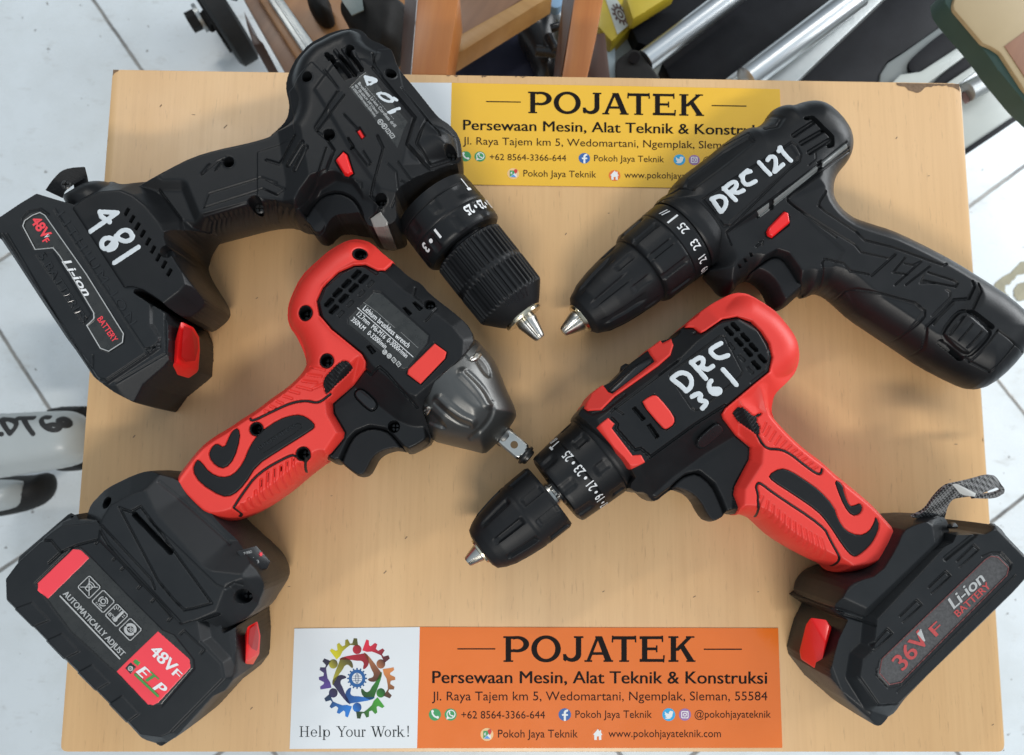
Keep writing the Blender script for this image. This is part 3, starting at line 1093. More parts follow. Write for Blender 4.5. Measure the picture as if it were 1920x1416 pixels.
# emblem: ring of six figures and cog teeth about a small globe
def grad_mat(name, c0, c1, p0, p1):
    """print that blends between two inks from p0 to p1 (positions on the sign, mm)"""
    m = bpy.data.materials.new(name); m.use_nodes = True
    nt = m.node_tree; b = nt.nodes['Principled BSDF']; b.inputs['Roughness'].default_value = 0.3
    tc = nt.nodes.new('ShaderNodeTexCoord')
    base = np.array(sign.location)[:2] * 1000
    p0 = (np.array(p0) - base) / 1000; p1 = (np.array(p1) - base) / 1000
    d = p1 - p0; L2 = d @ d
    dot = nt.nodes.new('ShaderNodeVectorMath'); dot.operation = 'DOT_PRODUCT'
    dot.inputs[1].default_value = (d[0] / L2, d[1] / L2, 0)
    nt.links.new(tc.outputs['Object'], dot.inputs[0])
    f = mathn(nt, 'SUBTRACT', dot.outputs['Value'], float(p0 @ d / L2))
    nt.links.new(mix_rgb(nt, ramp(nt, f, 0.0, 1.0), c0, c1), b.inputs['Base Color'])
    return m


EC = np.array([598.0, 449.0]); EK = np.array([290.0, 306.0])
emblem = flat_patch(lambda P: np.maximum(ell(P, 598, 449, 62, 66), -ell(P, 598, 449, 38, 41)), (520, 370, 680, 530), IZ, 1.2,
                    nmat('globe_blue_ink', (0.015, 0.10, 0.30), 0.3), 'emblem', sign, lambda v: W(zm_(v), IZ))


def polar(r, a):
    return EC + EK * np.array([r * math.cos(a), -r * math.sin(a)])


def cog_globe(P):
    F = [np.maximum(ell(P, 598, 449, 15, 38), -ell(P, 598, 449, 11, 35)), box2(P, 562, 447, 634, 450), box2(P, 597, 412, 600, 488), box2(P, 567, 430, 629, 433), box2(P, 567, 465, 629, 468)]
    return un(*F)


flat_patch(cog_globe, (550, 400, 650, 500), IZ, 1.0, nmat('globe_line_ink', (0.012, 0.05, 0.13), 0.3), 'globe_lines', emblem, lambda v: W(zm_(v), IZ))


def teeth(P):
    F = np.full(len(P), 99.0)
    for k in range(16):
        a = k / 16 * 2 * math.pi
        u = np.array([math.cos(a), math.sin(a)]) * np.array([1, 1.06])
        F = np.minimum(F, np.maximum(seg(P, *(EC + u * 64), *(EC + u * 70), 11), -ell(P, 598, 449, 62.5, 66.5)))
    return F


flat_patch(teeth, (510, 360, 690, 540), IZ, 1.2, nmat('globe_cog_ink', (0.012, 0.08, 0.22), 0.3), 'globe_teeth', emblem, lambda v: W(zm_(v), IZ))
FIG = [(90, (0.26, 0.012, 0.018), (0.45, 0.015, 0.03), (0.62, 0.56, 0.015)), (30, (0.09, 0.03, 0.015), (0.40, 0.15, 0.06), (0.66, 0.02, 0.05)),
       (330, (0.012, 0.06, 0.012), (0.03, 0.22, 0.02), (0.62, 0.22, 0.06)), (270, (0.01, 0.06, 0.22), (0.02, 0.17, 0.55), (0.05, 0.30, 0.025)),
       (210, (0.025, 0.018, 0.05), (0.035, 0.03, 0.10), (0.02, 0.18, 0.58)), (150, (0.09, 0.075, 0.02), (0.42, 0.38, 0.03), (0.10, 0.055, 0.26))]


def pl(lst, a0):
    return np.array([polar(r, math.radians(a0 + a)) for r, a in lst])


for a0, dark, mid, cog in FIG:
    hp = polar(0.71, math.radians(a0))
    pc = pl([(0.78, 2), (0.75, 43)], a0)
    dk = tuple(c * 0.12 + 0.012 for c in cog)
    seg_out = [(0.80, -2), (0.98, 0), (0.99, 5), (0.87, 8), (0.87, 12), (0.99, 14), (0.99, 18), (0.87, 21), (0.87, 26), (0.99, 28), (0.985, 32), (0.86, 36), (0.87, 39),
               (0.98, 42), (0.985, 46), (0.70, 49), (0.70, 38), (0.76, 30), (0.80, 20), (0.84, 12)]
    so = pl(seg_out, a0)
    lo2, hi2 = so.min(0) - 4, so.max(0) + 4
    flat_patch(lambda P: sd_poly(P, so), (*lo2, *hi2), IZ, 1.6, grad_mat('cog_ink', dk, cog, *W(zm_(pc), 0)), 'cog_segment', emblem, lambda v: W(zm_(v), IZ))
    body_ = chaikin(pl([(0.68, 47), (0.63, 32), (0.585, 14), (0.585, 2), (0.61, -10), (0.66, -19), (0.63, -28), (0.47, -41), (0.35, -43), (0.27, -37), (0.30, -30), (0.42, -26), (0.45, -14), (0.43, 0), (0.48, 18), (0.55, 34)], a0), 2)
    lo2, hi2 = body_.min(0) - 4, body_.max(0) + 4
    pc2 = pl([(0.60, 35), (0.45, -35)], a0)
    flat_patch(lambda P: sd_poly(P, body_), (*lo2, *hi2), IZ, 1.6, grad_mat('figure_ink', mid, dark, *W(zm_(pc2), 0)), 'figure_body', emblem, lambda v: W(zm_(v), IZ))
    flat_patch(lambda P: ell(P, hp[0], hp[1], 33, 35), (hp[0] - 38, hp[1] - 40, hp[0] + 38, hp[1] + 40), IZ, 1.6,
               grad_mat('head_ink', mid, dark, *W(zm_(np.array([hp + (-25, 20), hp + (25, -25)])), 0)), 'figure_head', emblem, lambda v: W(zm_(v), IZ))


def slogan(P):
    T, B, X = 808.0, 887.0, 832.0
    F = []
    def stem(x, y0, y1, w=9): F.append(box2(P, x - w / 2, y0, x + w / 2, y1))
    def hair(x0, x1, y, h=3.2): F.append(box2(P, x0, y - h / 2, x1, y + h / 2))
    # H
    stem(180, T, B); stem(225, T, B); hair(184, 222, 846); hair(166, 194, T + 1.6); hair(211, 240, T + 1.6); hair(166, 194, B - 1.6); hair(211, 240, B - 1.6)
    def bowl(cx, cy, rx, ry, t=8.5, h=3): return np.maximum(ell(P, cx, cy, rx, ry), -ell(P, cx, cy, rx - t, ry - h))
    # e
    e = bowl(275, 860, 24, 27); F.append(np.maximum(e, -np.maximum(box2(P, 278, 862, 310, 874), -1e9)));  hair(257, 297, 858)
    # l
    stem(320, 803, B); hair(309, 331, B - 1.6); hair(311, 322, 804.6)
    # p
    stem(350, 834, 910); F.append(bowl(372, 860, 23, 27)); hair(339, 362, 909); hair(340, 352, 835)
    # Y
    F.append(bar(P, 456, T, 484, 850, 11)); F.append(bar(P, 508, T, 484, 850, 4.5)); stem(483, 846, B); hair(441, 470, T + 1.6); hair(496, 520, T + 1.6); hair(470, 497, B - 1.6)
    # o u r
    F.append(bowl(541, 860, 25, 27)); stem(582, 834, 872); stem(613, 834, B); F.append(np.maximum(bowl(598, 868, 20, 19), 866 - P[:, 1])); hair(573, 586, 835); hair(604, 616, 835); hair(610, 624, B - 1.6)
    stem(640, 834, B); hair(630, 644, 835); hair(630, 652, B - 1.6); F.append(np.maximum(bowl(654, 846, 14, 13, 6, 4), 843 - 0 * P[:, 0] - 0 - P[:, 1] - 8 + 0) if False else ell(P, 657, 839, 6, 6)); hair(644, 658, 836)
    # W
    F.append(bar(P, 714, T, 738, B, 11)); F.append(bar(P, 757, T + 6, 738, B, 4.5)); F.append(bar(P, 754, T, 777, B, 11)); F.append(bar(P, 802, T, 777, B, 4.5))
    hair(699, 730, T + 1.6); hair(744, 768, T + 1.6); hair(789, 812, T + 1.6)
    # o r k !
    F.append(bowl(829, 860, 24, 27)); stem(873, 834, B); hair(863, 877, 835); hair(863, 885, B - 1.6); F.append(ell(P, 889, 839, 6, 6)); hair(876, 890, 836)
    stem(908, 803, B); hair(898, 910, 804.6); hair(898, 919, B - 1.6); F.append(bar(P, 938, 836, 912, 864, 5)); F.append(bar(P, 921, 854, 944, B, 11)); hair(929, 949, 835.6); hair(935, 958, B - 1.6)
    F.append(sd_poly(P, [(976, 804), (986, 804), (983, 864), (979, 864)])); F.append(ell(P, 981, 880, 6, 6.5))
    return un(*F)


flat_patch(slogan, (158, 795, 1000, 918), TZ, 0.9, nmat('slogan_ink', (0.012, 0.018, 0.02), 0.3, spec=.12), 'slogan', sign, lambda v: W(zm_(v), TZ))


def copy_tree(o, parent=None, swap=None):
    c = o.copy()
    if o.type == 'MESH' and swap and any(m in swap for m in o.data.materials):
        c.data = o.data.copy()
        for i, m in enumerate(c.data.materials):
            if m in swap: c.data.materials[i] = swap[m]
    COL.objects.link(c)
    c.parent = parent
    for ch in list(o.children): copy_tree(ch, c, swap)
    return c


# second sign: same print on yellow, lying at the far edge
up_a, up_b = W([(849, 155.4), (1460, 167)], SZ)
la, lb = lo_c[1], lo_c[2]
ang = math.atan2(*(up_b - up_a)[::-1]) - math.atan2(*(lb - la)[::-1])
bpy.context.view_layer.update()
sign2 = copy_tree(sign, None, {M['sign_orange']: M['sign_yellow']})
ca, sa = math.cos(ang), math.sin(ang)
ctr = np.array(sign.location)[:2] * 1000
off = ctr - (la + lb) / 2
newc = (up_a + up_b) / 2 + np.array([off[0] * ca - off[1] * sa, off[0] * sa + off[1] * ca])
sign2.location = (newc[0] / 1000, newc[1] / 1000, sign.location.z)
sign2.rotation_euler = (0, 0, ang)
tag(sign2, 'yellow and white shop sign at the far table edge, under two black drills')
for s_ in (sign, sign2): s_['group'] = 'printed shop signs on the table'
# ================================================================== black drill marked 481 (far left)
GRP = 'cordless tools on the table'
A = root('cordless_drill', 'all black drill numbered 181 and 481, its battery hanging over the left table edge', 'drill', (560, 400), 0.0, GRP)
ZMID = 33.0


def w33(*arrs, z=ZMID):
    return W(np.vstack(arrs), z)


a_out = w33(
    ZB((225, 300), (262, 250), (330, 183), (400, 150), (450, 120), (560, 80), (640, 82), (690, 120), (722, 178), (800, 215), (862, 245), (885, 295),
       (910, 378), (1020, 505), (1140, 655), (1175, 690), (1232, 715), (1290, 775), (1306, 850), (1305, 945), (1200, 985), (1020, 1120), (915, 1190),
       (905, 1260), (912, 1345), (840, 1378), (740, 1382), (700, 1362), (672, 1292), (600, 1287), (510, 1281), (470, 1294), (437, 1325), (408, 1378), (370, 1390), (338, 1376), (303, 1318),
       (262, 1312), (225, 1310), (190, 1285), (110, 1270), (0, 1282)),
    ZC((1500, 290), (1400, 318), (1290, 345), (1210, 372), (1165, 400), (1148, 432), (1160, 480), (1205, 560), (1270, 660), (1312, 740), (1322, 775), (1305, 815),
       (1212, 882), (1150, 850), (1095, 800), (985, 735), (880, 740), (818, 745), (700, 570), (560, 340), (440, 158)),
    ZA((490, 1155), (580, 1100), (640, 1065), (690, 1042), (745, 1033), (800, 1038), (845, 1058), (890, 1085), (940, 1098), (985, 1088), (1052, 1048),
       (1200, 965), (1360, 885), (1520, 838), (1700, 800), (1840, 762)),
    ZB((60, 752), (130, 720), (185, 685), (205, 640), (208, 585), (190, 520), (182, 470), (190, 395)))
a_out = chaikin(a_out, 1)


FOOT_A = ZC((440, 158), (500, 110), (600, 62), (720, 52), (800, 85), (880, 150), (960, 250), (1030, 380), (1085, 500), (1112, 620), (1080, 660), (985, 733), (820, 742))
TRG_A = ZB((268, 1214), (308, 1150), (378, 1085), (478, 1066), (566, 1104), (612, 1165), (662, 1285), (700, 1330), (640, 1430), (380, 1490), (270, 1340))
ha = HF(a_out, ZMID, 31.0, 17.0, p=2.3, ops=[
    ('cap', TRG_A, 46.0, 3.2),
    ('cap', ZA((1060, 900), (1500, 700), (1841, 640), (1900, 1000), (1841, 1300), (1500, 1500), (1200, 1500)), 57.0, .5),
    ('cap', ZC((1120, 850), (1212, 885), (1335, 790), (1210, 540), (1165, 470), (1500, 500), (1500, 1000), (1100, 1000)), 37.0, .95),
    ('cap', ZC((860, 60), (1000, 300), (1100, 520), (1250, 420), (1100, 60)), 53.0, .8),
    ('face', FOOT_A, 66.8, 1.5),
    ('face', ZB((470, 190), (640, 190), (720, 250), (960, 600), (900, 880), (1010, 1010), (920, 1080), (760, 1040), (560, 760), (420, 520), (330, 380)), 65.0, .55)])
# screw sockets
A_SCREW = [ZB.one(270, 303), ZB.one(553, 113), ZB.one(825, 283), ZB.one(415, 683), ZB.one(1222, 797), ZB.one(760, 1115), ZA.one(1518, 866), ZA.one(1695, 1137)]
A_R = [2.5, 2.1, 2.7, 2.8, 2.9, 2.8, 2.6, 3.2]
for p_, r_ in zip(A_SCREW, A_R):
    ha.rim(p_, r_ + .35, 0.9, 0.35); ha.hole(p_, r_, 10.0)
ha.hole(ZC.one(1005, 424), 3.0, 7.0)
# rear vent and fins
ha.pit(ZB((440, 212), (478, 202), (560, 300), (520, 318)), 5.0)
for l in ([(490, 165), (585, 285)], [(535, 140), (630, 250)], [(425, 165), (445, 195)], [(400, 150), (420, 178)]):
    ha.groove(ZB(*l), 2.2, 4.0)
for l in ([(455, 125), (560, 280)], [(508, 118), (605, 262)], [(560, 110), (630, 240)]):
    ha.ridge(ZB(*l), 1.6, 1.4)
# relief lines of the shell
G = [([(705, 235), (985, 570), (930, 745), (1085, 915), (1290, 850)], 1.6, 1.1), ([(900, 378), (1140, 668), (1150, 690)], 1.2, .9),
     ([(1062, 588), (992, 742), (1090, 888), (1245, 838)], 1.0, .8), ([(700, 140), (722, 230), (765, 290)], 1.1, .8),
     ([(470, 400), (322, 632), (330, 655), (405, 720), (448, 785), (398, 915), (342, 945)], 1.2, 1.0), ([(512, 420), (338, 655)], 1.1, .9),
     ([(380, 250), (490, 395)], 1.0, .6), ([(735, 690), (772, 768), (692, 1090), (760, 1165)], 1.2, 1.0),
     ([(395, 770), (345, 930), (280, 1085), (200, 1165), (195, 1290)], .9, .9), ([(870, 860), (975, 1035), (960, 1058), (890, 985)], .9, .6),
     ([(188, 690), (88, 880), (0, 853)], 1.4, 1.0), ([(0, 985), (122, 1045), (72, 1082), (0, 1052)], .8, .5),
     ([(512, 545), (600, 640)], .9, .7), ([(640, 790), (690, 870), (670, 890), (570, 760)], .9, .7), ([(590, 985), (630, 1000), (632, 1035)], .8, .5),
     ([(750, 1165), (740, 1200), (690, 1240)], 1.0, .8), ([(800, 870), (860, 930), (890, 1100), (830, 1160)], .9, .5),
     ([(610, 1165), (560, 1105), (480, 1068)], .8, .3)]
for l, w_, d_ in G:
    ha.groove(ZB(*l), w_, d_)
for l in ([(235, 738), (145, 885)], [(262, 768), (188, 915)]):
    ha.groove(ZB(*l), 2.8, .9); ha.groove(ZB(*l), 1.4, -.5)
ha.lift(ZB((705, 230), (985, 570), (930, 745), (1085, 915), (1290, 850), (1330, 800), (1140, 650), (905, 372), (880, 240), (740, 120)), .9, .8)
ha.lift(ZB((500, 395), (330, 640), (405, 718), (450, 785), (400, 915), (290, 1070), (200, 1160), (-60, 1100), (-60, 800), (190, 690), (150, 400), (300, 200)), .6, .8)
ha.lift(ZB((1010, 740), (1062, 600), (1240, 720), (1240, 830), (1095, 880)), .6, 1.0)
# red indicator slot and slide switch seat
ha.pit(ZB((592, 655), (618, 630), (655, 690), (630, 712)), 1.6)
ha.groove(ZB((540, 705), (575, 760), (560, 775)), 1.0, 1.5)
ha.pit(ZB((452, 856), (508, 792), (540, 815), (582, 945), (548, 972), (515, 965)), 1.2)
# grip
ha.groove(ZA((1350, 1165), (1385, 1072), (1735, 965), (1841, 1003)), .8, .5); ha.groove(ZA((1352, 1165), (1745, 1040), (1841, 1085)), .8, .5)
ha.groove(ZA((1355, 1215), (1640, 1130), (1720, 1150)), .8, .4)
ha.groove(ZA((1340, 945), (1440, 860), (1500, 835)), .9, .5)
ha.groove(ZA((1335, 942), (1385, 880)), 1.2, .9); ha.groove(ZA((1430, 915), (1480, 850)), 1.2, .9)
ha.groove(ZA((1060, 1052), (1110, 1120), (1200, 1240), (1292, 1392)), 1.0, .9)
ha.ribs(ZA.one(1385, 1245), ZA.one(1830, 1135), ZA.one(1385, 1385), ZA.one(1850, 1275), 15, 1.5, 1.5)
ha.ribs(ZB.one(60, 1170), ZB.one(180, 1190), ZB.one(40, 1260), ZB.one(180, 1262), 4, 1.5, 1.4)
# foot: vent slots
A_VENT = [(765, 185), (797, 228), (829, 272), (861, 316), (893, 364), (923, 412), (955, 460), (990, 503), (1022, 550)]
for x, y in A_VENT:
    ha.pit(ZC((x - 17, y + 14), (x - 4, y + 23), (x + 17, y - 14), (x + 4, y - 23)), 4.0, e=.5)
ha.groove(TRG_A[:7], 2.0, 2.4, sm=1)
ha.body('housing', M['black'], A)
H_A = A
for p_, r_ in zip(A_SCREW, A_R): screw(ha, p_, r_ * .92, M['screw'], A, 8.5)
ha.patch('rating_label', M['label_black'], A, ZB((612, 300), (660, 264), (712, 318), (936, 598), (908, 655), (868, 772), (542, 370)), lift=.15, e=.3, start=-.1)
lab = A.children[-1]
for s_, a_, b_, h_ in (('Brushless Li-ion Cordless drill', (604, 345), (848, 636), 20), ('48V 28-60N.M 3/8"(10mm)', (581, 357), (733, 545), 16), ('0-350/0-2200r/min(0-550r/min)', (562, 370), (718, 566), 16)):
    text_on(ha, 'rating_text', s_, ZB.one(*a_), ZB.one(*b_), h_ / 3.541, M['grey_print'], lab, lift=.3, bold=.02)
Skin(ha, 'label_border', M['grey_print'], lab, [ZB((615, 300), (660, 268)), ZB((655, 360), (845, 580))], .25, .3, res=.2)
for x, y in ((755, 598), (782, 627)):
    Skin(ha, 'mark_icon', M['grey_print'], lab, [ZB(*[(x + 17 * math.cos(t), y + 17 * math.sin(t)) for t in np.linspace(0, 6.4, 14)]), ZB((x - 6, y - 6), (x + 6, y + 6)), ZB((x - 8, y + 3), (x + 4, y - 8))], .7, .3, res=.2)
for x, y in ((807, 660), (833, 690)):
    Skin(ha, 'mark_icon', M['grey_print'], lab, [ZB((x - 18, y - 6), (x + 2, y - 18), (x + 18, y + 6), (x - 2, y + 18), (x - 18, y - 6)), ZB((x - 4, y + 1), (x + 4, y - 2))], .6, .3, res=.2, sm=0)
P18 = [ZB((652, 298), (672, 352)), ZB((655, 296), (742, 320), (688, 348)), ZB((668, 318), (705, 325)),
       ZB(*[(790 + 50 * math.cos(t) * .9 - 20 * math.sin(t) * .45, 436 + 50 * math.cos(t) * .43 + 20 * math.sin(t) * .9) for t in np.linspace(0, 6.3, 16)]), ZB((735, 412), (760, 405)), ZB((845, 440), (862, 452)),
       ZB((880, 508), (845, 518), (808, 535)), ZB((850, 528), (820, 540))]
Skin(ha, 'painted_number', M['paint'], A, P18, 1.9, .2, wob=.07)
# red slide switch, indicator, lamp window
ha.patch('direction_switch', M['red_gloss'], A, ZB((460, 857), (512, 800), (536, 820), (575, 942), (546, 964), (520, 958)), lift=2.6, e=1.2, follow=False)
ha.patch('indicator', M['red_gloss'], A, ZB((598, 656), (618, 640), (648, 690), (630, 706)), lift=-.9, e=.8, start=-1.7, follow=False)
ha.patch('lamp_window', M['lens'], A, ZB((688, 1240), (757, 1195), (808, 1265), (830, 1330), (838, 1400), (742, 1400), (725, 1330)), lift=.5, e=.6, grow=.4, two=True, follow=False)
# trigger
ha.patch('trigger', M['black_soft'], A, F=sd_poly(ha.P, chaikin(ha.on(TRG_A), 1)).reshape(ha.X.shape), lift=.9, e=1.4, start=-.9, grow=.25, two=True, follow=False)
# torque collar, chuck, jaws: turned about the spindle axis
ax0 = ZD.one(862, 552)      # chuck rear face centre, axis at spindle height
la_ = Lathe((878.5, 465.0), (991.6, 607.5), 33.0)
la_.k *= 1.035
# coordinates: s from the chuck rear face, towards the tip
def col_mod(S, T, R):
    m = np.zeros_like(S)
    k = np.cos(T * 9)
    m = np.where((S > -40) & (S < -14), -1.0 * sstep(.55, .75, k), m)
    m = np.where((S > -82) & (S < -62), -0.7 * sstep(.55, .75, np.cos(T * 9 + 1.5)), m)
    return m
collar = la_.make('torque_collar', [(-106, 40), (-106, 76), (-88, 77), (-86, 75.2), (-84, 77), (-52, 78), (-50, 76.8), (-48, 78), (-18, 78), (-12, 76), (-8, 71), (-8, 55), (-12, 40)], M['black'], A, mod=col_mod, nt=128)
rr = lambda S: np.full(np.shape(S), 78.3)
la_.text('collar_number', '21 \u2022 23 \u2022 25', 1.32, 0.30, -43, 17, rr, M['white_print'], collar, up=1, bold=.03)
la_.text('collar_number', '1 \u2022 3', -.46, -1.05, -43, 17, rr, M['white_print'], collar, up=1, bold=.03)
la_.text('collar_mark', 'T', .88, .75, -92, 24, rr, M['white_print'], collar, up=1, bold=.03)
neck = la_.make('spindle_neck', [(-16, 5), (-16, 44), (-4, 44), (2, 40), (2, 4)], M['black_gloss'], A)
la_.make('spindle', [(-14, 3), (-14, 30), (6, 30), (6, 3)], M['steel'], A)


def knurl(n, ranges, dep, w=.45, ph=0.0):
    def f(S, T, R):
        m = np.zeros_like(S)
        k = np.cos(T * n + ph)
        for a, b in ranges:
            e = sstep(a, a + 6, S) * (1 - sstep(b - 6, b, S))
            m = m - dep * sstep(w - .35, w + .35, k) * e
        return m
    return f
chuck = la_.make('chuck', [(0, 20), (0, 64), (3, 68), (60, 68), (66, 67.2), (72, 68), (122, 67), (126, 65), (150, 44), (156, 38), (158, 34), (158, 8)], M['black_soft'], A,
                 nt=288, mod=knurl(40, [(2, 62), (66, 128)], 1.5, .1), step=.8, sharp=50)
la_.text('chuck_mark', '1.5-13mm', .45, -.35, 128, 13, lambda S: np.interp(S, [126, 150], [65, 44]), M['black_gloss'], chuck, bold=.02)
ring = la_.make('jaw_ring', [(154, 10), (154, 36), (160, 37), (164, 35), (165, 30), (163, 8)], M['steel_gold'], A)
la_.make('jaws', [(160, 18), (172, 19.5), (206, 10.5), (209, 8.5), (209, 1)], M['steel'], A, nt=72, mod=lambda S, T, R: -1.6 * sstep(.93, .99, np.abs(np.cos(T * 1.5 + .35))) - .0 * S, sharp=30)

# battery
ab = w33(ZC((-60, 235), (0, 192), (110, 118), (215, 55), (330, 90), (470, 130), (600, 320), (870, 650), (1000, 676)), z=66)
ab2 = W(ZC((1060, 790), (1150, 850), (1210, 885), (1238, 960), (1240, 1060), (1232, 1160), (1195, 1195), (1060, 1285), (940, 1366), (905, 1364), (760, 1302), (680, 1250)), np.array([14, 14, 14, 14, 14, 14, 14, 18, 30, 34, 46, 50]))
ab3 = w33(ZC((600, 1200), (500, 1050), (430, 960), (280, 730), (140, 505), (0, 300), (-70, 330)), z=52)
ab_out = np.vstack([ab, ab2, ab3])
hba = HF(ab_out, 9.0, 58.0, 8.0, smooth=2, margin=4, prof=[(0, 9), (.6, 34), (1.5, 46), (4, 50), (300, 50)], ops=[
    ('face', ZC((-80, 250), (0, 198), (215, 60), (330, 70), (500, 110), (900, 690), (900, 860), (958, 955), (945, 1000), (900, 1035), (640, 1210), (600, 1190), (0, 310), (-80, 320)), 65.5, 1.5),
    ('face', ZC((820, 650), (990, 670), (1062, 830), (1052, 960), (1010, 1040), (700, 1230), (620, 1230), (800, 1000)), 63.6, .8)])
hba.groove(ZC((15, 318), (425, 940), (590, 1190), (640, 1200), (905, 1022), (950, 975)), .9, .7)
hba.groove(ZC((985, 733), (1010, 800), (1000, 1040), (700, 1215)), 1.0, .6)
hba.groove(ZC((880, 1010), (960, 1000), (965, 950)), .9, .8)
LB = [(240, 188), (195, 205), (148, 238), (137, 270), (212, 412), (320, 402), (360, 450), (566, 795), (566, 830), (523, 870), (605, 1008), (655, 1026), (738, 972), (744, 920), (520, 560), (270, 205)]
hba.pit(ZC(*[(x + (x - 440) * .03, y + (y - 620) * .015) for x, y in LB]), .7, e=.8)
hba.groove(ZC((135, 225), (165, 185), (245, 168), (290, 200)), 1.0, .8)
for x0, y0, x1, y1 in ((225, 430, 500, 870), (260, 420, 540, 860)):
    pass
hba.pit(ZC((215, 440), (320, 425), (548, 800), (505, 860)), .5, e=1.0)
hba.groove(ZC((40, 320), (430, 955)), 1.0, .7); hba.groove(ZC((430, 955), (560, 1130), (560, 1050)), .8, .5)
hba.groove(ZC((330, 170), (560, 540), (900, 1050)), 1.0, .4)
batA = hba.body('battery', M['battery'], A, sharp=50)
hba.patch('label', M['label_black'], batA, ZC(*LB), lift=.12, e=.3, start=-.2)
labA = batA.children[-1]
Skin(hba, 'label_border', M['grey_print'], labA, [ZC(*(LB + LB[:1]))], .55, .35, res=.25, sm=0)
text_on(hba, 'voltage_text', '48V', ZC.one(180, 238), ZC.one(262, 352), 60 / 3.219, M['red_print'], labA, .3, bold=.03)
text_on(hba, 'voltage_text', 'F', ZC.one(252, 358), ZC.one(266, 378), 38 / 3.219, M['red_print'], labA, .3, bold=.03)
text_on(hba, 'voltage_fill', 'V', ZC.one(262, 330), ZC.one(270, 345), 30 / 3.219, M['white_print'], labA, .36, bold=.03)
text_on(hba, 'chemistry_text', 'Li-ion', ZC.one(375, 485), ZC.one(512, 700), 46 / 3.219, M['white_print'], labA, .3, bold=.02, shear=.25)
text_on(hba, 'word_text', 'BATTERY', ZC.one(583, 832), ZC.one(682, 974), 36 / 3.219, M['red_print'], labA, .3, bold=.015)
text_on(hba, 'embossed_text', 'LITHIUM-ION', ZC.one(342, 205), ZC.one(785, 872), 52 / 3.219, M['emboss'], batA, .35, bold=.0, spacing=1.3)
text_on(hba, 'embossed_text', '5 BATTERIES', ZC.one(225, 450), ZC.one(490, 860), 48 / 3.219, M['emboss'], batA, .35, bold=.0)
# latch on the end wall
hull('release_latch', [(ZC.one(1092, 842), 62), (ZC.one(1082, 960), 61), (ZC.one(1066, 1090), 58), (ZC.one(1000, 1150), 47), (ZC.one(1140, 1192), 32), (ZC.one(1200, 1150), 33), (ZC.one(1210, 1020), 42), (ZC.one(1205, 940), 46), (ZC.one(1170, 880), 53),
                       (ZC.one(1060, 960), 25), (ZC.one(1060, 1060), 25)], M['red_gloss'], batA, bevel=1.0)
lt = batA.children[-1]
hull('finger_pocket', [(ZC.one(1108, 870), 62.5), (ZC.one(1100, 985), 60.5), (ZC.one(1094, 1060), 58.5), (ZC.one(1120, 1090), 53), (ZC.one(1180, 1085), 46), (ZC.one(1196, 1010), 46), (ZC.one(1192, 950), 49), (ZC.one(1160, 895), 56)], nmat('shaded_red_plastic', (.36, .008, .008), .4), lt, bevel=.3)  # flush piece, the pocket's shade put in as darker red
# warning plate low on the end wall
hull('warning_plate', [(ZC.one(790, 1300), 20), (ZC.one(1020, 1180), 26), (ZC.one(1052, 1262), 12), (ZC.one(935, 1345), 8), (ZC.one(800, 1280), 10), (ZC.one(1000, 1190), 12)], M['label_black'], batA, bevel=.3)
# foot paint and eyelet, strap
Skin(ha, 'painted_number', M['paint'], A, [ZC((602, 184), (708, 190)), ZC((708, 190), (545, 303)), ZC((602, 184), (612, 214)), ZC((612, 214), (662, 246)),
     ZC((800, 335), (785, 300), (745, 292), (710, 318), (690, 360), (650, 410), (618, 405), (610, 370), (635, 340), (680, 345), (705, 375), (690, 405), (655, 415)), ZC((700, 330), (720, 352), (760, 365), (795, 350), (800, 330)),
     ZC((835, 397), (690, 492))], 2.6, .2, wob=.07)
hull('strap_lug', [(ZC.one(500 + 42 * math.cos(t), 92 + 40 * math.sin(t)), z) for t in np.linspace(0, 6.28, 12)[:-1] for z in (40, 50)], M['black_gloss'], A, bevel=.8)
screw(ha, ZC.one(508, 96), 2.6, M['screw'], A, -18.0)
A.children[-1].data.transform(__import__('mathutils').Matrix.Translation((0, 0, (50.3 - 33 - 18) * .001)))
st1 = [((88, 352), 44), ((100, 336), 46), ((120, 316), 50), ((160, 313), 48), ((163, 330), 46)]
st2 = [((110, 362), 38), ((118, 350), 40), ((134, 346), 42), ((140, 352), 42), ((150, 366), 40)]
M['strap'] = nmat('black_webbing', (0.012, 0.012, 0.013), 0.85, bump=1.0, bscale=1100, var=0.4, vscale=300)
ribbon('wrist_strap', [((86, 356), 48), ((98, 338), 50), ((121, 315), 52), ((158, 314), 50)], [((118, 371), 44), ((120, 360), 46), ((132, 350), 48), ((162, 332), 46)], 1.6, M['strap'], A)
ribbon('wrist_strap', [((130, 317), 48), ((140, 345), 44), ((142, 372), 40)], [((158, 314), 49), ((165, 340), 45), ((166, 372), 40)], 1.6, M['strap'], A)
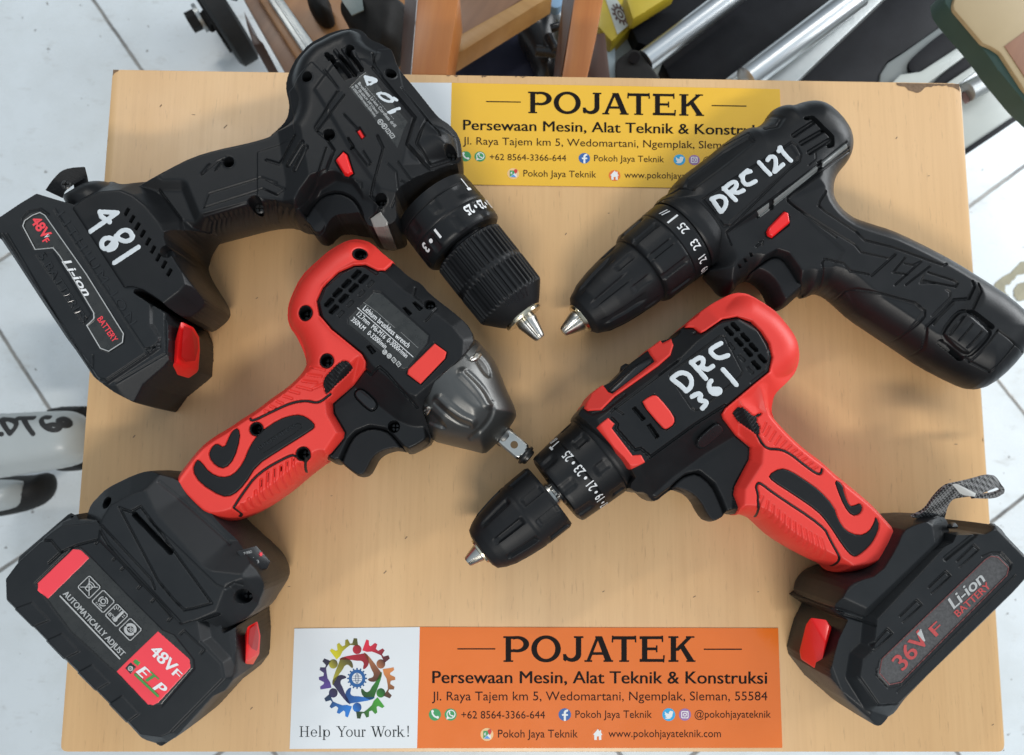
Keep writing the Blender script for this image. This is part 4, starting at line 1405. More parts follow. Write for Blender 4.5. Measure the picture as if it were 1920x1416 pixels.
# ================================================================== red and black impact wrench (front left)
B = root('impact_wrench', 'red and black impact wrench with a bare square drive and dark metal nose', 'impact wrench', (640, 800), 0.0, GRP)
b_sil = ZE((845, 62), (905, 62), (955, 84), (1030, 160), (1090, 205), (1152, 262), (1200, 282), (1240, 335), (1365, 430), (1440, 500), (1455, 590), (1290, 770), (1205, 860), (1230, 950),
           (1242, 1022), (1185, 1060), (1130, 1086), (1108, 1068), (1060, 1062), (1000, 1080), (966, 1110), (947, 1150), (926, 1186), (890, 1195), (850, 1168), (802, 1128), (780, 1137), (735, 1112), (722, 1112),
           (640, 1172), (540, 1258), (440, 1328), (350, 1378), (262, 1405), (180, 1400), (100, 1330), (20, 1240), (28, 1185), (75, 1122), (140, 1042), (200, 995), (275, 952), (342, 905),
           (400, 870), (480, 808), (550, 760), (600, 715), (632, 672), (642, 640), (632, 590), (600, 520), (565, 478), (552, 432), (556, 380), (572, 330), (615, 245), (700, 160), (770, 100))
b_out = chaikin(W(b_sil, 33.0), 1)
B_PLATE = ZE((705, 250), (790, 180), (850, 148), (905, 150), (1000, 190), (1090, 270), (1180, 330), (1330, 450), (1385, 520), (1379, 603), (1152, 793), (1120, 780), (940, 640), (900, 585), (760, 480), (695, 410), (672, 330))
B_TRIG = ZE((912, 668), (745, 832), (750, 880), (805, 980), (720, 1110), (760, 1200), (1150, 1160), (1330, 980), (1180, 900), (1100, 850), (945, 700))
TRG_B = ZE((792, 1104), (834, 1012), (868, 976), (930, 951), (1002, 962), (1042, 995), (1112, 1072), (1110, 1150), (900, 1270), (800, 1200))
hb = HF(b_out, 33.0, 30.0, 17.0, p=2.2, ops=[
    ('cap', TRG_B, 46.5, 2.6),
    ('cap', ZE((-60, 1300), (200, 950), (560, 700), (760, 800), (820, 1000), (700, 1250), (300, 1500)), 56.0, .55),
    ('cap', B_TRIG, 50.0, 2.2),
    ('face', B_PLATE, 65.0, 1.0)])
RED_IN = ZE((1030, 150), (1000, 176), (965, 176), (905, 146), (845, 150), (770, 185), (695, 258), (665, 325), (678, 395), (740, 468), (888, 588), (908, 625), (905, 660), (742, 830), (746, 880), (802, 975), (797, 1000), (735, 1075), (722, 1112))
RED_OUT = ZE((700, 1300), (500, 1440), (330, 1500), (240, 1440), (120, 1310), (26, 1212), (-40, 1180), (100, 980), (400, 780), (560, 650), (500, 480), (480, 350), (600, 150), (760, 20), (950, 0), (1090, 150))
red_px = np.vstack([RED_IN, RED_OUT])
# relief of the black shell
hb.groove(np.vstack([RED_IN]), 1.5, 1.2)
VB = [(860, 195), (812, 240), (767, 285), (727, 333), (895, 217), (847, 262), (798, 313), (750, 367)]
for x, y in VB:
    hb.pit(ZE((x - 24, y + 10), (x + 6, y - 22), (x + 24, y - 14), (x + 22, y - 4), (x - 8, y + 24), (x - 22, y + 18)), 4.5, e=.5)
for x, y in [(930, 240), (885, 287), (830, 338), (783, 388)]:
    hb.pit(ZE((x - 18, y + 8), (x + 4, y - 18), (x + 18, y - 10), (x + 16, y - 2), (x - 6, y + 20), (x - 16, y + 14)), .7, e=.6)
hb.groove(ZE((690, 410), (672, 335), (705, 255), (790, 182), (850, 152), (905, 153), (960, 190)), 1.6, .9)
hb.pit(ZE((912, 552), (928, 545), (955, 575), (938, 587)), 4); hb.pit(ZE((1138, 335), (1150, 332), (1185, 362), (1172, 374)), 4); hb.pit(ZE((1090, 362), (1102, 358), (1132, 388), (1120, 396)), 4)
hb.groove(ZE((1150, 262), (1142, 300), (1200, 345), (1250, 350)), 1.0, .8); hb.groove(ZE((1200, 425), (1215, 410), (1255, 365)), 1.0, .7)
hb.groove(ZE((880, 640), (935, 690), (975, 650), (1010, 680), (1160, 850)), 1.2, 1.0)
hb.pit(ZE((815, 410), (945, 275), (985, 282), (1222, 495), (1215, 535), (1112, 662), (1080, 664), (818, 440)), .5, e=.7)
hb.pit(ZE((1242, 528), (1310, 578), (1302, 612), (1178, 742), (1105, 688), (1110, 662)), .6, e=.7)
ov = [(870, 760), (898, 765), (958, 822), (962, 845), (945, 865), (922, 862), (862, 805), (852, 780)]
hb.groove(ZE(*ov), 1.1, .9, closed=True, sm=2)
hb.groove(TRG_B[:7], 1.5, 1.6, sm=1)
B_SC = [((880, 98), 3.4), ((612, 388), 3.6), ((716, 622), 3.4), ((372, 957), 3.2), ((601, 1080), 3.4), ((1045, 945), 2.9), ((1221, 345), 2.6)]
for p_, r_ in B_SC:
    hb.hole(ZE.one(*p_), r_, 10.0)
hb.body('housing', M['black'], B)
for p_, r_ in B_SC: screw(hb, ZE.one(*p_), r_ * .9, M['screw'], B, 8.0)
# black inlays let into the red grip
INL1 = ZE((390, 972), (480, 912), (540, 892), (590, 888), (635, 912), (660, 942), (640, 962), (480, 1062), (372, 1132), (315, 1225), (255, 1282), (200, 1287), (95, 1222), (58, 1160), (78, 1108), (98, 1118), (140, 1172), (200, 1198), (258, 1184), (308, 1124), (340, 1040))
INL2 = ZE((282, 952), (290, 1000), (262, 1100), (218, 1150), (172, 1137), (138, 1092), (148, 1052), (176, 1028), (214, 1052), (236, 1002), (256, 965))
INL3 = ZE((698, 742), (702, 705), (740, 665), (785, 622), (815, 620), (843, 642), (845, 668), (722, 786), (708, 780))
f1, f2, f3 = hb.field_poly(INL1, 1) - .25, hb.field_poly(INL2, 1) - .25, hb.field_poly(INL3, 1)
LN = [ZE((343, 905), (350, 920), (440, 875), (540, 828), (618, 816), (676, 832), (735, 785)),
      ZE((262, 1342), (300, 1278), (378, 1172), (540, 1082), (562, 1090)), ZE((262, 1342), (312, 1372), (300, 1385)), ZE((618, 1100), (615, 1140), (628, 1170))]
fl_ = np.full_like(f1, 99.0)
for l in LN:
    q = chaikin(hb.on(l), 2, False)
    fl_ = np.minimum(fl_, (d_line_box(hb.P, q) - .75).reshape(f1.shape))
RIBS = [((335, 1300), (352, 1338)), ((368, 1262), (388, 1322)), ((395, 1205), (410, 1300)), ((428, 1172), (446, 1282)), ((460, 1155), (480, 1262)), ((492, 1140), (514, 1240)), ((522, 1120), (548, 1220)), ((552, 1102), (580, 1198)), ((582, 1130), (606, 1176)), ((304, 1330), (318, 1355))]
RIB2 = [((640, 655), (705, 668)), ((622, 690), (690, 700)), ((600, 722), (668, 730)), ((572, 748), (640, 765)), ((535, 770), (580, 782)), ((505, 795), (545, 808)), ((470, 820), (500, 832)), ((440, 845), (465, 855)), ((410, 868), (430, 872)), ((700, 735), (648, 760))]


def red_relief(Z):
    for a_, b_ in RIBS:
        d = d_line_box(hb.P, hb.on(ZE(a_, b_))).reshape(Z.shape)
        Z = Z - 1.3 * (1 - sstep(.35, 1.15, d))
    for a_, b_ in RIB2:
        d = d_line_box(hb.P, hb.on(ZE(a_, b_))).reshape(Z.shape)
        Z = Z - .9 * (1 - sstep(.3, 1.0, d))
    for f in (f1, f2, f3): Z = Z - .9 * (1 - sstep(-.1, .5, f))
    Z = Z - .8 * (1 - sstep(-.3, .4, fl_))
    return Z


qr = hb.on(RED_IN)
ro = W(RED_OUT, 33.0)
redw = np.vstack([qr, ro])
Fred = sd_poly(hb.P, redw).reshape(hb.X.shape)
holes = [np.hypot(hb.X - hb.on([ZE.one(*p_)])[0][0], hb.Y - hb.on([ZE.one(*p_)])[0][1]) - r_ - .25 for p_, r_ in B_SC[:5]]
grip = hb.patch('red_grip', M['red'], B, F=Fred, lift=1.3, e=1.0, grow=.6, two=True, relief=red_relief, cut=holes, follow=False)
for f, r_ in ((f1, None), (f2, None), (f3, rib_relief(hb, ZE.one(728, 768), ZE.one(828, 673), 1.75))):
    hb.patch('rubber_inlay', M['black_soft'], grip, F=f, lift=1.35, e=1.0, start=.2, grow=.6, follow=False, two=False, relief=r_)
hb.patch('rubber_line', M['black_soft'], grip, F=fl_ + .1, lift=1.25, e=.5, start=.2, grow=.5, follow=False)
for k, p_ in enumerate(B_SC[:5]):
    q = hb.on([ZE.one(*p_[0])])[0]
    dd = np.hypot(hb.X - q[0], hb.Y - q[1])
    hb.patch('screw_collar', M['black_soft'], grip, F=np.abs(dd - p_[1]) - .45, lift=1.6, e=.4, start=-.8, follow=False)
Skin(hb, 'inlay_ridge', M['black_soft'], grip, [ZE((375, 1050), (560, 925), (600, 935), (590, 960), (400, 1080))], .7, 1.6)
text_on(hb, 'embossed_text', 'BRUSHLESS', ZE.one(385, 1062), ZE.one(575, 942), 17 / 2.623, M['emboss'], grip, 1.6)
# trigger
hb.patch('trigger', M['black_soft'], B, F=sd_poly(hb.P, chaikin(hb.on(TRG_B), 1)).reshape(hb.X.shape), lift=.9, e=1.4, start=-.9, grow=.25, two=True, follow=False)
hb.patch('mode_button', M['black_gloss'], B, ZE(*ov), lift=1.2, e=.8, sm=2, start=-.2, follow=False)
# rating label
hb.patch('rating_label', M['label_black'], B, ZE((822, 410), (945, 283), (980, 288), (1215, 498), (1208, 532), (1110, 655), (1082, 658), (822, 440)), lift=.1, e=.3, start=-.1)
lb = B.children[-1]
text_on(hb, 'rating_text', 'Lithium brushless wrench', ZE.one(890, 368), ZE.one(1112, 558), 27 / 2.623, M['white_print'], lb, .3, fat=.12)
text_on(hb, 'rating_text', '12.7mm  M6-M16  0-3000r/min', ZE.one(860, 396), ZE.one(1103, 607), 24 / 2.623, M['white_print'], lb, .3, fat=.1)
text_on(hb, 'rating_text', '350N.M   0-3200/min', ZE.one(833, 422), ZE.one(1000, 562), 24 / 2.623, M['white_print'], lb, .3, fat=.1)
Skin(hb, 'rule_line', M['white_print'], lb, [ZE((866, 360), (1140, 602))], .42, .35, res=.2, sm=0)
for x, y in ((1000, 578), (1022, 597)):
    Skin(hb, 'mark_icon', M['grey_print'], lb, [ZE(*[(x + 10 * math.cos(t), y + 11 * math.sin(t)) for t in np.linspace(0, 6.4, 14)]), ZE((x - 5, y - 3), (x + 5, y + 3)), ZE((x - 2, y + 5), (x + 5, y - 5))], .6, .3, res=.2)
for x, y in ((1045, 617), (1068, 637)):
    Skin(hb, 'mark_icon', M['grey_print'], lb, [ZE((x - 12, y - 2), (x, y - 14), (x + 12, y + 2), (x, y + 14), (x - 12, y - 2)), ZE((x - 3, y), (x + 4, y))], .5, .3, res=.2, sm=0)
Skin(hb, 'scratch', M['grey_print'], lb, [ZE((895, 332), (960, 380), (1050, 458)), ZE((1080, 480), (1165, 558)), ZE((1000, 420), (1030, 446))], .16, .25, res=.12, sm=0)
hb.patch('red_pad', M['red'], B, ZE((1246, 536), (1304, 578), (1296, 610), (1176, 735), (1112, 686), (1116, 664)), lift=.5, e=.7, follow=False)
# metal nose
m_sil = ZF((760, -60), (960, 45), (1085, 138), (1150, 140), (1230, 232), (1285, 300), (1322, 372), (1382, 530), (1425, 615), (1452, 692), (1440, 730), (1405, 785), (1330, 880), (1270, 945), (1215, 990), (1150, 972), (1050, 948), (940, 922), (830, 893), (735, 775), (640, 628), (500, 470), (520, 180))
hm = HF(chaikin(W(m_sil, 34.0), 1), 33.0, 33.2, 30.0, p=2.0, smooth=24)
hm.pit(ZF((1240, 600), (1330, 600), (1460, 680), (1440, 760), (1230, 1000), (1150, 980), (1120, 800)), .9, e=8)
# cast webs and screw lugs
for l in ([(1055, 395), (1130, 470), (1190, 540), (1240, 615)], [(880, 590), (960, 660), (1040, 720), (1115, 755)]):
    hm.ridge(ZF(*l), 4.6, 1.5, sm=2, e=3.6)
hm.groove(ZF((1085, 385), (1155, 450), (1215, 520), (1258, 600)), 2.2, 1.0, sm=2, e=1.8)
hm.groove(ZF((858, 610), (940, 690), (1030, 752), (1100, 775)), 2.2, 1.0, sm=2, e=1.8)
hm.lift(ZF((1025, 210), (1080, 140), (1190, 190), (1135, 280), (1105, 292)), 1.6, e=1.6); hm.lift(ZF((640, 625), (700, 560), (802, 648), (745, 722)), 1.6, e=1.6)
hm.pit(ZF((1140, 290), (1172, 258), (1225, 310), (1258, 380), (1255, 430), (1205, 395)), 1.7, e=2.4, sm=1); hm.pit(ZF((748, 715), (792, 652), (865, 715), (932, 792), (895, 795), (805, 760)), 1.7, e=2.4, sm=1)
hm.groove(ZF((1045, 275), (870, 425), (705, 560)), .8, .5)
hm.groove(ZF((1275, 610), (1270, 700), (1200, 800), (1110, 870)), 2.0, .6, sm=2, e=2)
Fm = sd_poly(hm.P, hm.on(ZF((1012, 228), (1075, 90), (1500, 60), (1650, 1100), (1100, 1150), (560, 720), (640, 626), (700, 562), (870, 425), (1045, 275)))).reshape(hm.X.shape)
hm.patch('gear_housing', M['metal_dark'], B, F=Fm, lift=0.0, start=-.3, e=.6, grow=0.0, two=True)
gh = B.children[-1]
for a_, b_ in (((1128, 290), (1170, 255)), ((752, 700), (800, 655))):
    Skin(hm, 'housing_screw', M['steel'], gh, [ZF(a_, ((a_[0] + b_[0]) / 2 + 6, (a_[1] + b_[1]) / 2 + 6), b_)], 3.2, 1.6, e=1.5)
# square drive
bn = Lathe((938.6, 813.5), (968.6, 839.0), 31.0)
bn.make('drive_boss', [(-10, 8), (-10, 36), (2, 34), (4, 24), (6, 20), (12, 20), (16, 18), (16, 4)], M['metal_dark'], B, nt=72)


def sq(S, T, R):
    c = np.maximum(np.abs(np.cos(T)), np.abs(np.sin(T)))
    r_ = np.minimum(R, 17.2 * bn.k / c)
    return r_ - R


anv = bn.make('square_drive', [(8, 4), (8, 21.5), (16, 22), (51, 22), (54, 20), (56, 17), (56, 4)], M['steel'], B, nt=128, mod=sq, sharp=25)
bn.make('retaining_ring', [(56, 3), (56, 15), (58, 15), (59, 19), (62, 20), (65, 19), (66, 16), (70, 15), (72, 12), (72, 3)], M['screw'], anv, nt=64)
hd = bn.pos(np.array([33 * bn.k]), np.array([0.0]), np.array([0.0]))[0]
V = [(hd[0] + 2.1 * math.cos(t), hd[1] + 2.1 * math.sin(t), 31 + 17.2 * bn.k + .06) for t in np.linspace(0, 6.283, 25)[:-1]]
add('pin_hole', V, [tuple(range(24))], nmat('bronze_pin', (0.16, 0.10, 0.05), 0.5, metal=.6), anv, smooth=False)

# ---- battery foot
fo = ZG((470, 330), (478, 270), (496, 218), (530, 188), (585, 140), (680, 92), (760, 60), (810, 55), (870, 72), (925, 92), (1000, 150), (1060, 215), (1148, 298), (1250, 388), (1338, 490), (1372, 560), (1374, 605), (1345, 660), (1296, 742), (1240, 775), (1200, 796), (1160, 800),
        (1070, 765), (900, 825), (700, 620), (490, 395))
fo_z = np.full(len(fo), 42.0); fo_z[12:22] = 33.0
hf_ = HF(chaikin(W(fo, fo_z), 1), 33.0, 28.0, 14.0, p=2.3, ops=[
    ('face', ZG((500, 300), (540, 235), (640, 180), (790, 130), (860, 170), (1010, 330), (1170, 500), (1190, 590), (1110, 620), (1060, 750), (905, 820), (700, 610), (490, 395)), 68.0, 1.0),
    ('face', ZG((1120, 400), (1265, 418), (1345, 515), (1325, 570), (1230, 650), (1150, 620)), 58.0, 1.1),
    ('cap', ZG((880, 60), (930, 170), (1130, 400), (1330, 420), (1200, 200)), 56.0, .8)])
hf_.groove(ZG((585, 240), (640, 262), (690, 236), (800, 380), (1040, 712), (960, 735), (905, 745), (850, 690), (775, 600), (585, 240)), 1.0, .9)
hf_.groove(ZG((660, 274), (838, 460)), 2.3, 5.0, e=.5)
hf_.groove(ZG((500, 330), (560, 395), (740, 590), (760, 640)), 1.0, .8); hf_.groove(ZG((1190, 620), (1150, 610), (1110, 640), (1060, 620), (720, 290)), 1.0, .5)
hf_.groove(ZG((780, 115), (1000, 300), (1130, 420)), 1.0, .5); hf_.groove(ZG((490, 340), (530, 420), (880, 800)), 1.4, 1.0)
hf_.groove(ZG((900, 820), (1075, 765)), 1.2, 1.2)
FB_SC = [((1197, 676), 3.6), ((524, 218), 2.6)]
for p_, r_ in FB_SC: hf_.hole(ZG.one(*p_), r_, 10.0)
hf_.body('battery_foot', M['battery'], B)
ft = B.children[-1]
for p_, r_ in FB_SC: screw(hf_, ZG.one(*p_), r_ * .9, M['screw'], ft, 9.0)
GP = [((1163, 455), 62), ((1262, 428), 57), ((1332, 505), 52), ((1314, 542), 53), ((1240, 545), 59), ((1220, 530), 60)]
_gq = np.array([ZG.one(*q) for q, z in GP]); _gz = np.array([z for q, z in GP], float)
_gc = np.linalg.lstsq(np.column_stack([_gq, np.ones(len(_gq))]), _gz, rcond=None)[0]
gz = lambda q: np.column_stack([q, np.ones(len(q))]) @ _gc
gp = hull('gauge_panel', [(tuple(q), z) for q, z in zip(_gq, gz(_gq))] + [(tuple(q), z - 9) for q, z in zip(_gq, gz(_gq))], M['black_gloss'], ft, bevel=.4)
for s_, a_, b_, h_ in (('TURBO', (1200, 474), (1240, 463), 5), ('1 2 3', (1226, 526), (1275, 512), 6), ('- + -', (1215, 500), (1250, 490), 5)):
    q_, f_ = text_px(s_, ZG.one(*a_), ZG.one(*b_), h_)
    add('gauge_text', np.column_stack([W(q_, gz(q_) + .35), gz(q_) + .35]), f_, M['grey_print'], gp, smooth=False)
st_ = ZG(*[(1283 + (13 if k % 2 == 0 else 5) * math.cos(k * math.pi / 6), 470 + (15 if k % 2 == 0 else 6) * math.sin(k * math.pi / 6)) for k in range(12)])
add('gauge_lamp', np.column_stack([W(st_, gz(st_) + .35), gz(st_) + .35]), [tuple(range(12))[::-1]], M['red_print'], gp, smooth=False)

# ---- battery pack
b1 = W(ZG((30, 590), (92, 505), (180, 420), (262, 342), (330, 272), (360, 266), (395, 290), (500, 290), (690, 470), (950, 760), (1020, 760), (1080, 745)), 62)
b2 = W(ZG((1240, 770), (1292, 745), (1300, 860), (1292, 985), (1250, 1040), (1205, 1060), (1010, 1265), (862, 1370), (800, 1396), (725, 1386)), np.array([14, 14, 14, 14, 14, 14, 24, 40, 50, 56]))
b3 = W(ZG((690, 1358), (630, 1292), (500, 1150), (330, 985), (190, 830), (40, 688)), 58)
hbb = HF(np.vstack([b1, b2, b3]), 9.0, 60.0, 8.0, smooth=2, margin=4, prof=[(0, 9), (.6, 34), (1.5, 46), (4, 51), (300, 51)], ops=[
    ('face', ZG((30, 595), (95, 508), (245, 372), (300, 335), (440, 320), (520, 300), (960, 760), (985, 905), (1035, 958), (1085, 1010), (1100, 1082), (842, 1345), (790, 1368), (690, 1355), (630, 1290), (35, 690)), 66.2, 1.5),
    ('face', ZG((900, 760), (1070, 745), (1120, 800), (1145, 960), (1140, 1085), (870, 1365), (800, 1380), (900, 1100)), 60.5, .75)])
hbb.groove(ZG((985, 905), (1035, 958), (1085, 1010), (1100, 1082), (842, 1345)), .9, .5)
LBB = [(178, 618), (352, 445), (400, 445), (445, 488), (640, 690), (795, 845), (850, 868), (942, 985), (947, 1030), (790, 1212), (735, 1218), (575, 1060), (345, 850), (232, 698)]
hbb.pit(ZG(*[(x + (x - 560) * .025, y + (y - 830) * .02) for x, y in LBB]), .7, e=.7)
for k in range(4):
    x, y = 178 + 147 * k, 772 + 153 * k
    hbb.lift(ZG((x - 66, y - 18), (x - 18, y - 66), (x + 66, y + 22), (x + 22, y + 66)), .9, e=.8)
hbb.groove(ZG((240, 372), (250, 402), (298, 462), (372, 428), (478, 400)), 1.0, .9); hbb.groove(ZG((298, 462), (240, 515)), 1.0, .9)
for (x0, y0), (x1, y1) in (((470, 420), (560, 500)), ((596, 548), (682, 640)), ((745, 705), (830, 800)), ((885, 865), (990, 960))):
    hbb.groove(ZG((x0, y0), (x0 + 20, y0 - 18), (x1 + 14, y1 - 18), (x1 - 4, y1)), .9, .7)
hbb.groove(ZG((460, 1170), (700, 1350)), .9, .6); hbb.groove(ZG((100, 505), (230, 390), (350, 290)), 1.4, 1.4); hbb.groove(ZG((85, 520), (30, 600), (60, 690)), .9, .5)
batB = hbb.body('battery', M['battery'], B, sharp=50)
labB = hbb.patch('label', M['label_black'], batB, ZG(*LBB), lift=.12, e=.3, start=-.2)
hbb.patch('red_field', M['red_print'], labB, ZG((182, 614), (356, 446), (394, 450), (437, 490), (233, 690), (186, 650)), lift=.25, e=.2, start=0)
hbb.patch('red_field', M['red_print'], labB, ZG((774, 850), (930, 988), (935, 1030), (776, 1202), (750, 1214), (725, 1210), (570, 1048)), lift=.25, e=.2, start=0)
text_on(hbb, 'notice_text', 'AUTOMATICALLY ADJUST', ZG.one(306, 668), ZG.one(596, 976), 29 / 2.622, M['grey_print'], labB, .32, fat=.4)
Skin(hbb, 'rule_line', M['grey_print'], labB, [ZG((295, 676), (588, 984))], .75, .35, res=.2, sm=0)
D_ = np.array((.70, .715)); U_ = np.array((.715, -.70))


def ic(c, pts): return ZG(*[tuple(np.array(c) + D_ * a + U_ * b) for a, b in pts])


SQ = [(-34, -40), (34, -40), (40, -34), (40, 34), (34, 40), (-34, 40), (-40, 34), (-40, -34), (-34, -40)]
ICC = [(438, 632), (507, 702), (573, 770), (640, 840)]
for c in ICC:
    Skin(hbb, 'care_icon', M['grey_print'], labB, [ic(c, SQ)], .55, .35, res=.2, sm=0)
arc = lambda r, a0, a1, n=12: [(r * math.cos(t), r * math.sin(t)) for t in np.linspace(a0, a1, n)]
Skin(hbb, 'care_icon', M['grey_print'], labB, [ic(ICC[0], [(-30, -30), (30, 30)]), ic(ICC[0], [(-30, 30), (30, -30)]), ic(ICC[0], [(-14, 14), (14, 14), (9, -18), (-9, -18), (-14, 14)]), ic(ICC[0], [(-18, 22), (0, 26), (18, 22)])], .5, .35, res=.2, sm=0)
Skin(hbb, 'care_icon', M['grey_print'], labB, [ic(ICC[1], arc(22, .3, 1.8)), ic(ICC[1], arc(22, 2.4, 3.9)), ic(ICC[1], arc(22, 4.5, 6.0)), ic(ICC[1], arc(12, 0, 6.3))], .6, .35, res=.2, sm=0)
Skin(hbb, 'care_icon', M['grey_print'], labB, [ic(ICC[2], [(10, 30), (10, -8)]), ic(ICC[2], [(10, -16), (10.5, -17)])], 1.5, .35, res=.2, sm=0)
Skin(hbb, 'care_icon', M['grey_print'], labB, [ic(ICC[2], [(-30, 30), (-24, 22)]), ic(ICC[2], [(-20, 34), (-16, 24)]), ic(ICC[2], [(-6, 34), (-6, 24)]), ic(ICC[2], [(-34, 16), (-26, 14)]), ic(ICC[2], [(24, 26), (30, 26)]), ic(ICC[2], [(24, 16), (30, 16)])], .5, .35, res=.2, sm=0)
Skin(hbb, 'care_icon', M['grey_print'], labB, [ic(ICC[2], arc(8, 0, 6.3) + [(0, 0)]) + np.array([0, 0]) if False else ic(ICC[2], [(10 + a, -20 + b) for a, b in arc(5, 0, 6.3)])], 1.4, .35, res=.2, sm=0)
text_on(hbb, 'care_text', '45\u00b0C', tuple(ic(ICC[2], [(-36, -30)])[0]), tuple(ic(ICC[2], [(4, -30)])[0]), 18 / 2.622, M['grey_print'], labB, .35, fat=.3)
text_on(hbb, 'care_text', 'Li-ion', tuple(ic(ICC[1], [(-20, -35)])[0]), tuple(ic(ICC[1], [(20, -35)])[0]), 10 / 2.622, M['grey_print'], labB, .35, fat=.3)
Skin(hbb, 'care_icon', M['grey_print'], labB, [ic(ICC[3], arc(24, .4, 2.9)), ic(ICC[3], arc(24, 3.6, 6.0))], 1.5, .35, res=.2, sm=0)
text_on(hbb, 'care_text', '20', tuple(ic(ICC[3], [(-13, -9)])[0]), tuple(ic(ICC[3], [(13, -9)])[0]), 20 / 2.622, M['grey_print'], labB, .4, fat=.4)
text_on(hbb, 'voltage_text', '48V', ZG.one(730, 954), ZG.one(836, 1056), 58 / 2.622, M['white_print'], labB, .4, fat=1.0)
text_on(hbb, 'voltage_text', 'F', ZG.one(842, 1060), ZG.one(868, 1086), 40 / 2.622, M['white_print'], labB, .4, fat=.6)
M['green_print'] = nmat('green_print', (0.05, 0.27, 0.06), 0.4, var=.1)
text_on(hbb, 'maker_text', 'E', ZG.one(668, 1052), ZG.one(706, 1088), 52 / 2.622, M['white_print'], labB, .42, fat=1.2, shear=.2)
text_on(hbb, 'maker_text', 'T', ZG.one(706, 1084), ZG.one(745, 1120), 52 / 2.622, M['green_print'], labB, .44, fat=1.2, shear=.2)
text_on(hbb, 'maker_text', 'P', ZG.one(750, 1132), ZG.one(790, 1166), 52 / 2.622, M['white_print'], labB, .42, fat=1.2, shear=.2)
Skin(hbb, 'maker_bar', M['green_print'], labB, [ZG((664, 1062), (776, 1168))], 1.2, .4, res=.2, sm=0)
hbb.patch('maker_mark', M['label_black'], labB, ZG((612, 1030), (640, 1002), (670, 1026), (640, 1062)), lift=.4, e=.2, start=0)
hbb.patch('maker_mark', M['green_print'], labB, ZG((650, 1000), (664, 985), (690, 1004), (676, 1022)), lift=.42, e=.2, start=0)
Skin(hbb, 'maker_mark', M['grey_print'], labB, [ZG(*[(641 + 10 * math.cos(t), 1032 + 10 * math.sin(t)) for t in np.linspace(0, 6.4, 12)]), ZG((640, 1032), (642, 1032))], .7, .5, res=.2)
hull('release_latch', [(ZG.one(1215, 828), 60), (ZG.one(1268, 796), 56), (ZG.one(1283, 870), 45), (ZG.one(1277, 960), 36), (ZG.one(1240, 1024), 29), (ZG.one(1202, 1058), 28), (ZG.one(1206, 1000), 48), (ZG.one(1190, 900), 34), (ZG.one(1190, 1000), 25)], M['red_gloss'], batB, bevel=.8)
ltb = batB.children[-1]
hull('finger_pocket', [(ZG.one(1226, 838), 60), (ZG.one(1262, 812), 57.5), (ZG.one(1274, 870), 47), (ZG.one(1268, 950), 39), (ZG.one(1238, 935), 49), (ZG.one(1220, 910), 54)], nmat('shaded_red_plastic', (.36, .008, .008), .4), ltb, bevel=.3)  # same flush pocket, recess shade painted in the red
hull('corner_bumper', [(ZG.one(x, y), z) for x, y, z in ((690, 1352, 50), (860, 1350, 40), (890, 1332, 34), (722, 1386, 44), (800, 1397, 40), (866, 1372, 34), (690, 1362, 46), (930, 1300, 34), (760, 1340, 20))], M['battery'], batB, bevel=1.5)
hull('end_rail', [(ZG.one(84, 522), 56), (ZG.one(92, 480), 52), (ZG.one(345, 262), 52), (ZG.one(390, 285), 56), (ZG.one(380, 300), 40), (ZG.one(110, 540), 40)], M['battery'], batB, bevel=1.2)
# ================================================================== slim black drill marked DRC 121 (far right)
Cc = root('cordless_drill', 'slim all black drill marked DRC 121, with its battery inside the grip', 'drill', (1450, 450), 0.0, GRP)
CZ = 26.0
c_sil = np.vstack([
    ZH((690, 655), (715, 615), (780, 575), (790, 540), (850, 480), (960, 400), (1100, 285), (1200, 215), (1240, 205), (1275, 205), (1330, 165), (1365, 105), (1400, 85), (1440, 76), (1480, 80), (1540, 57), (1610, 50), (1680, 72), (1762, 142),
       (1820, 225), (1838, 290), (1834, 350), (1810, 400), (1765, 450), (1735, 500), (1722, 560), (1726, 620), (1760, 672), (1800, 705)),
    ZI((860, 455), (950, 485), (1050, 515), (1160, 565), (1280, 625), (1400, 690), (1560, 790), (1700, 880), (1829, 1000), (1875, 1060), (1870, 1105), (1800, 1192), (1720, 1290), (1620, 1374), (1550, 1391), (1470, 1362), (1280, 1265), (1150, 1175), (1000, 1075), (880, 995),
       (800, 920), (740, 870), (680, 852), (625, 878), (585, 885)),
    ZH((1565, 1168), (1540, 1152), (1500, 1186), (1442, 1240), (1405, 1247), (1375, 1215), (1340, 1130), (1290, 1082), (1235, 1066), (1175, 1105), (1155, 1145), (1112, 1168), (1070, 1142), (1045, 1105), (1000, 1060), (985, 1035), (1035, 985))])
c_out = chaikin(W(c_sil, CZ), 1)
TRG_C = ZH((1225, 1062), (1345, 962), (1400, 932), (1448, 948), (1498, 1015), (1545, 1100), (1570, 1165), (1470, 1300), (1380, 1290), (1280, 1150))
hc = HF(c_out, CZ, 23.5, 22.0, p=2.0, ops=[
    ('cap', TRG_C, 39.5, 2.6),
    ('cap', ZI((520, 340), (760, 250), (1400, 650), (1600, 780), (1210, 1250), (900, 1050), (640, 900), (560, 700)), 46.5, .4),
    ('cap', ZH((1130, 800), (1330, 690), (1650, 450), (1480, 600), (1640, 760), (1800, 900), (1660, 1120), (1560, 1200), (1100, 1180), (1000, 1050)), 46.0, .9)])
BZ = lambda *p: ZH(*p)
hc.groove(BZ((985, 600), (1100, 520), (1500, 268), (1530, 290), (1556, 340), (1545, 380), (1480, 430), (1150, 755), (1105, 755), (1060, 690), (985, 600)), 1.0, .7)
hc.pit(BZ((1015, 600), (1495, 285), (1535, 345), (1530, 375), (1135, 735), (1085, 715)), .5, e=.7)
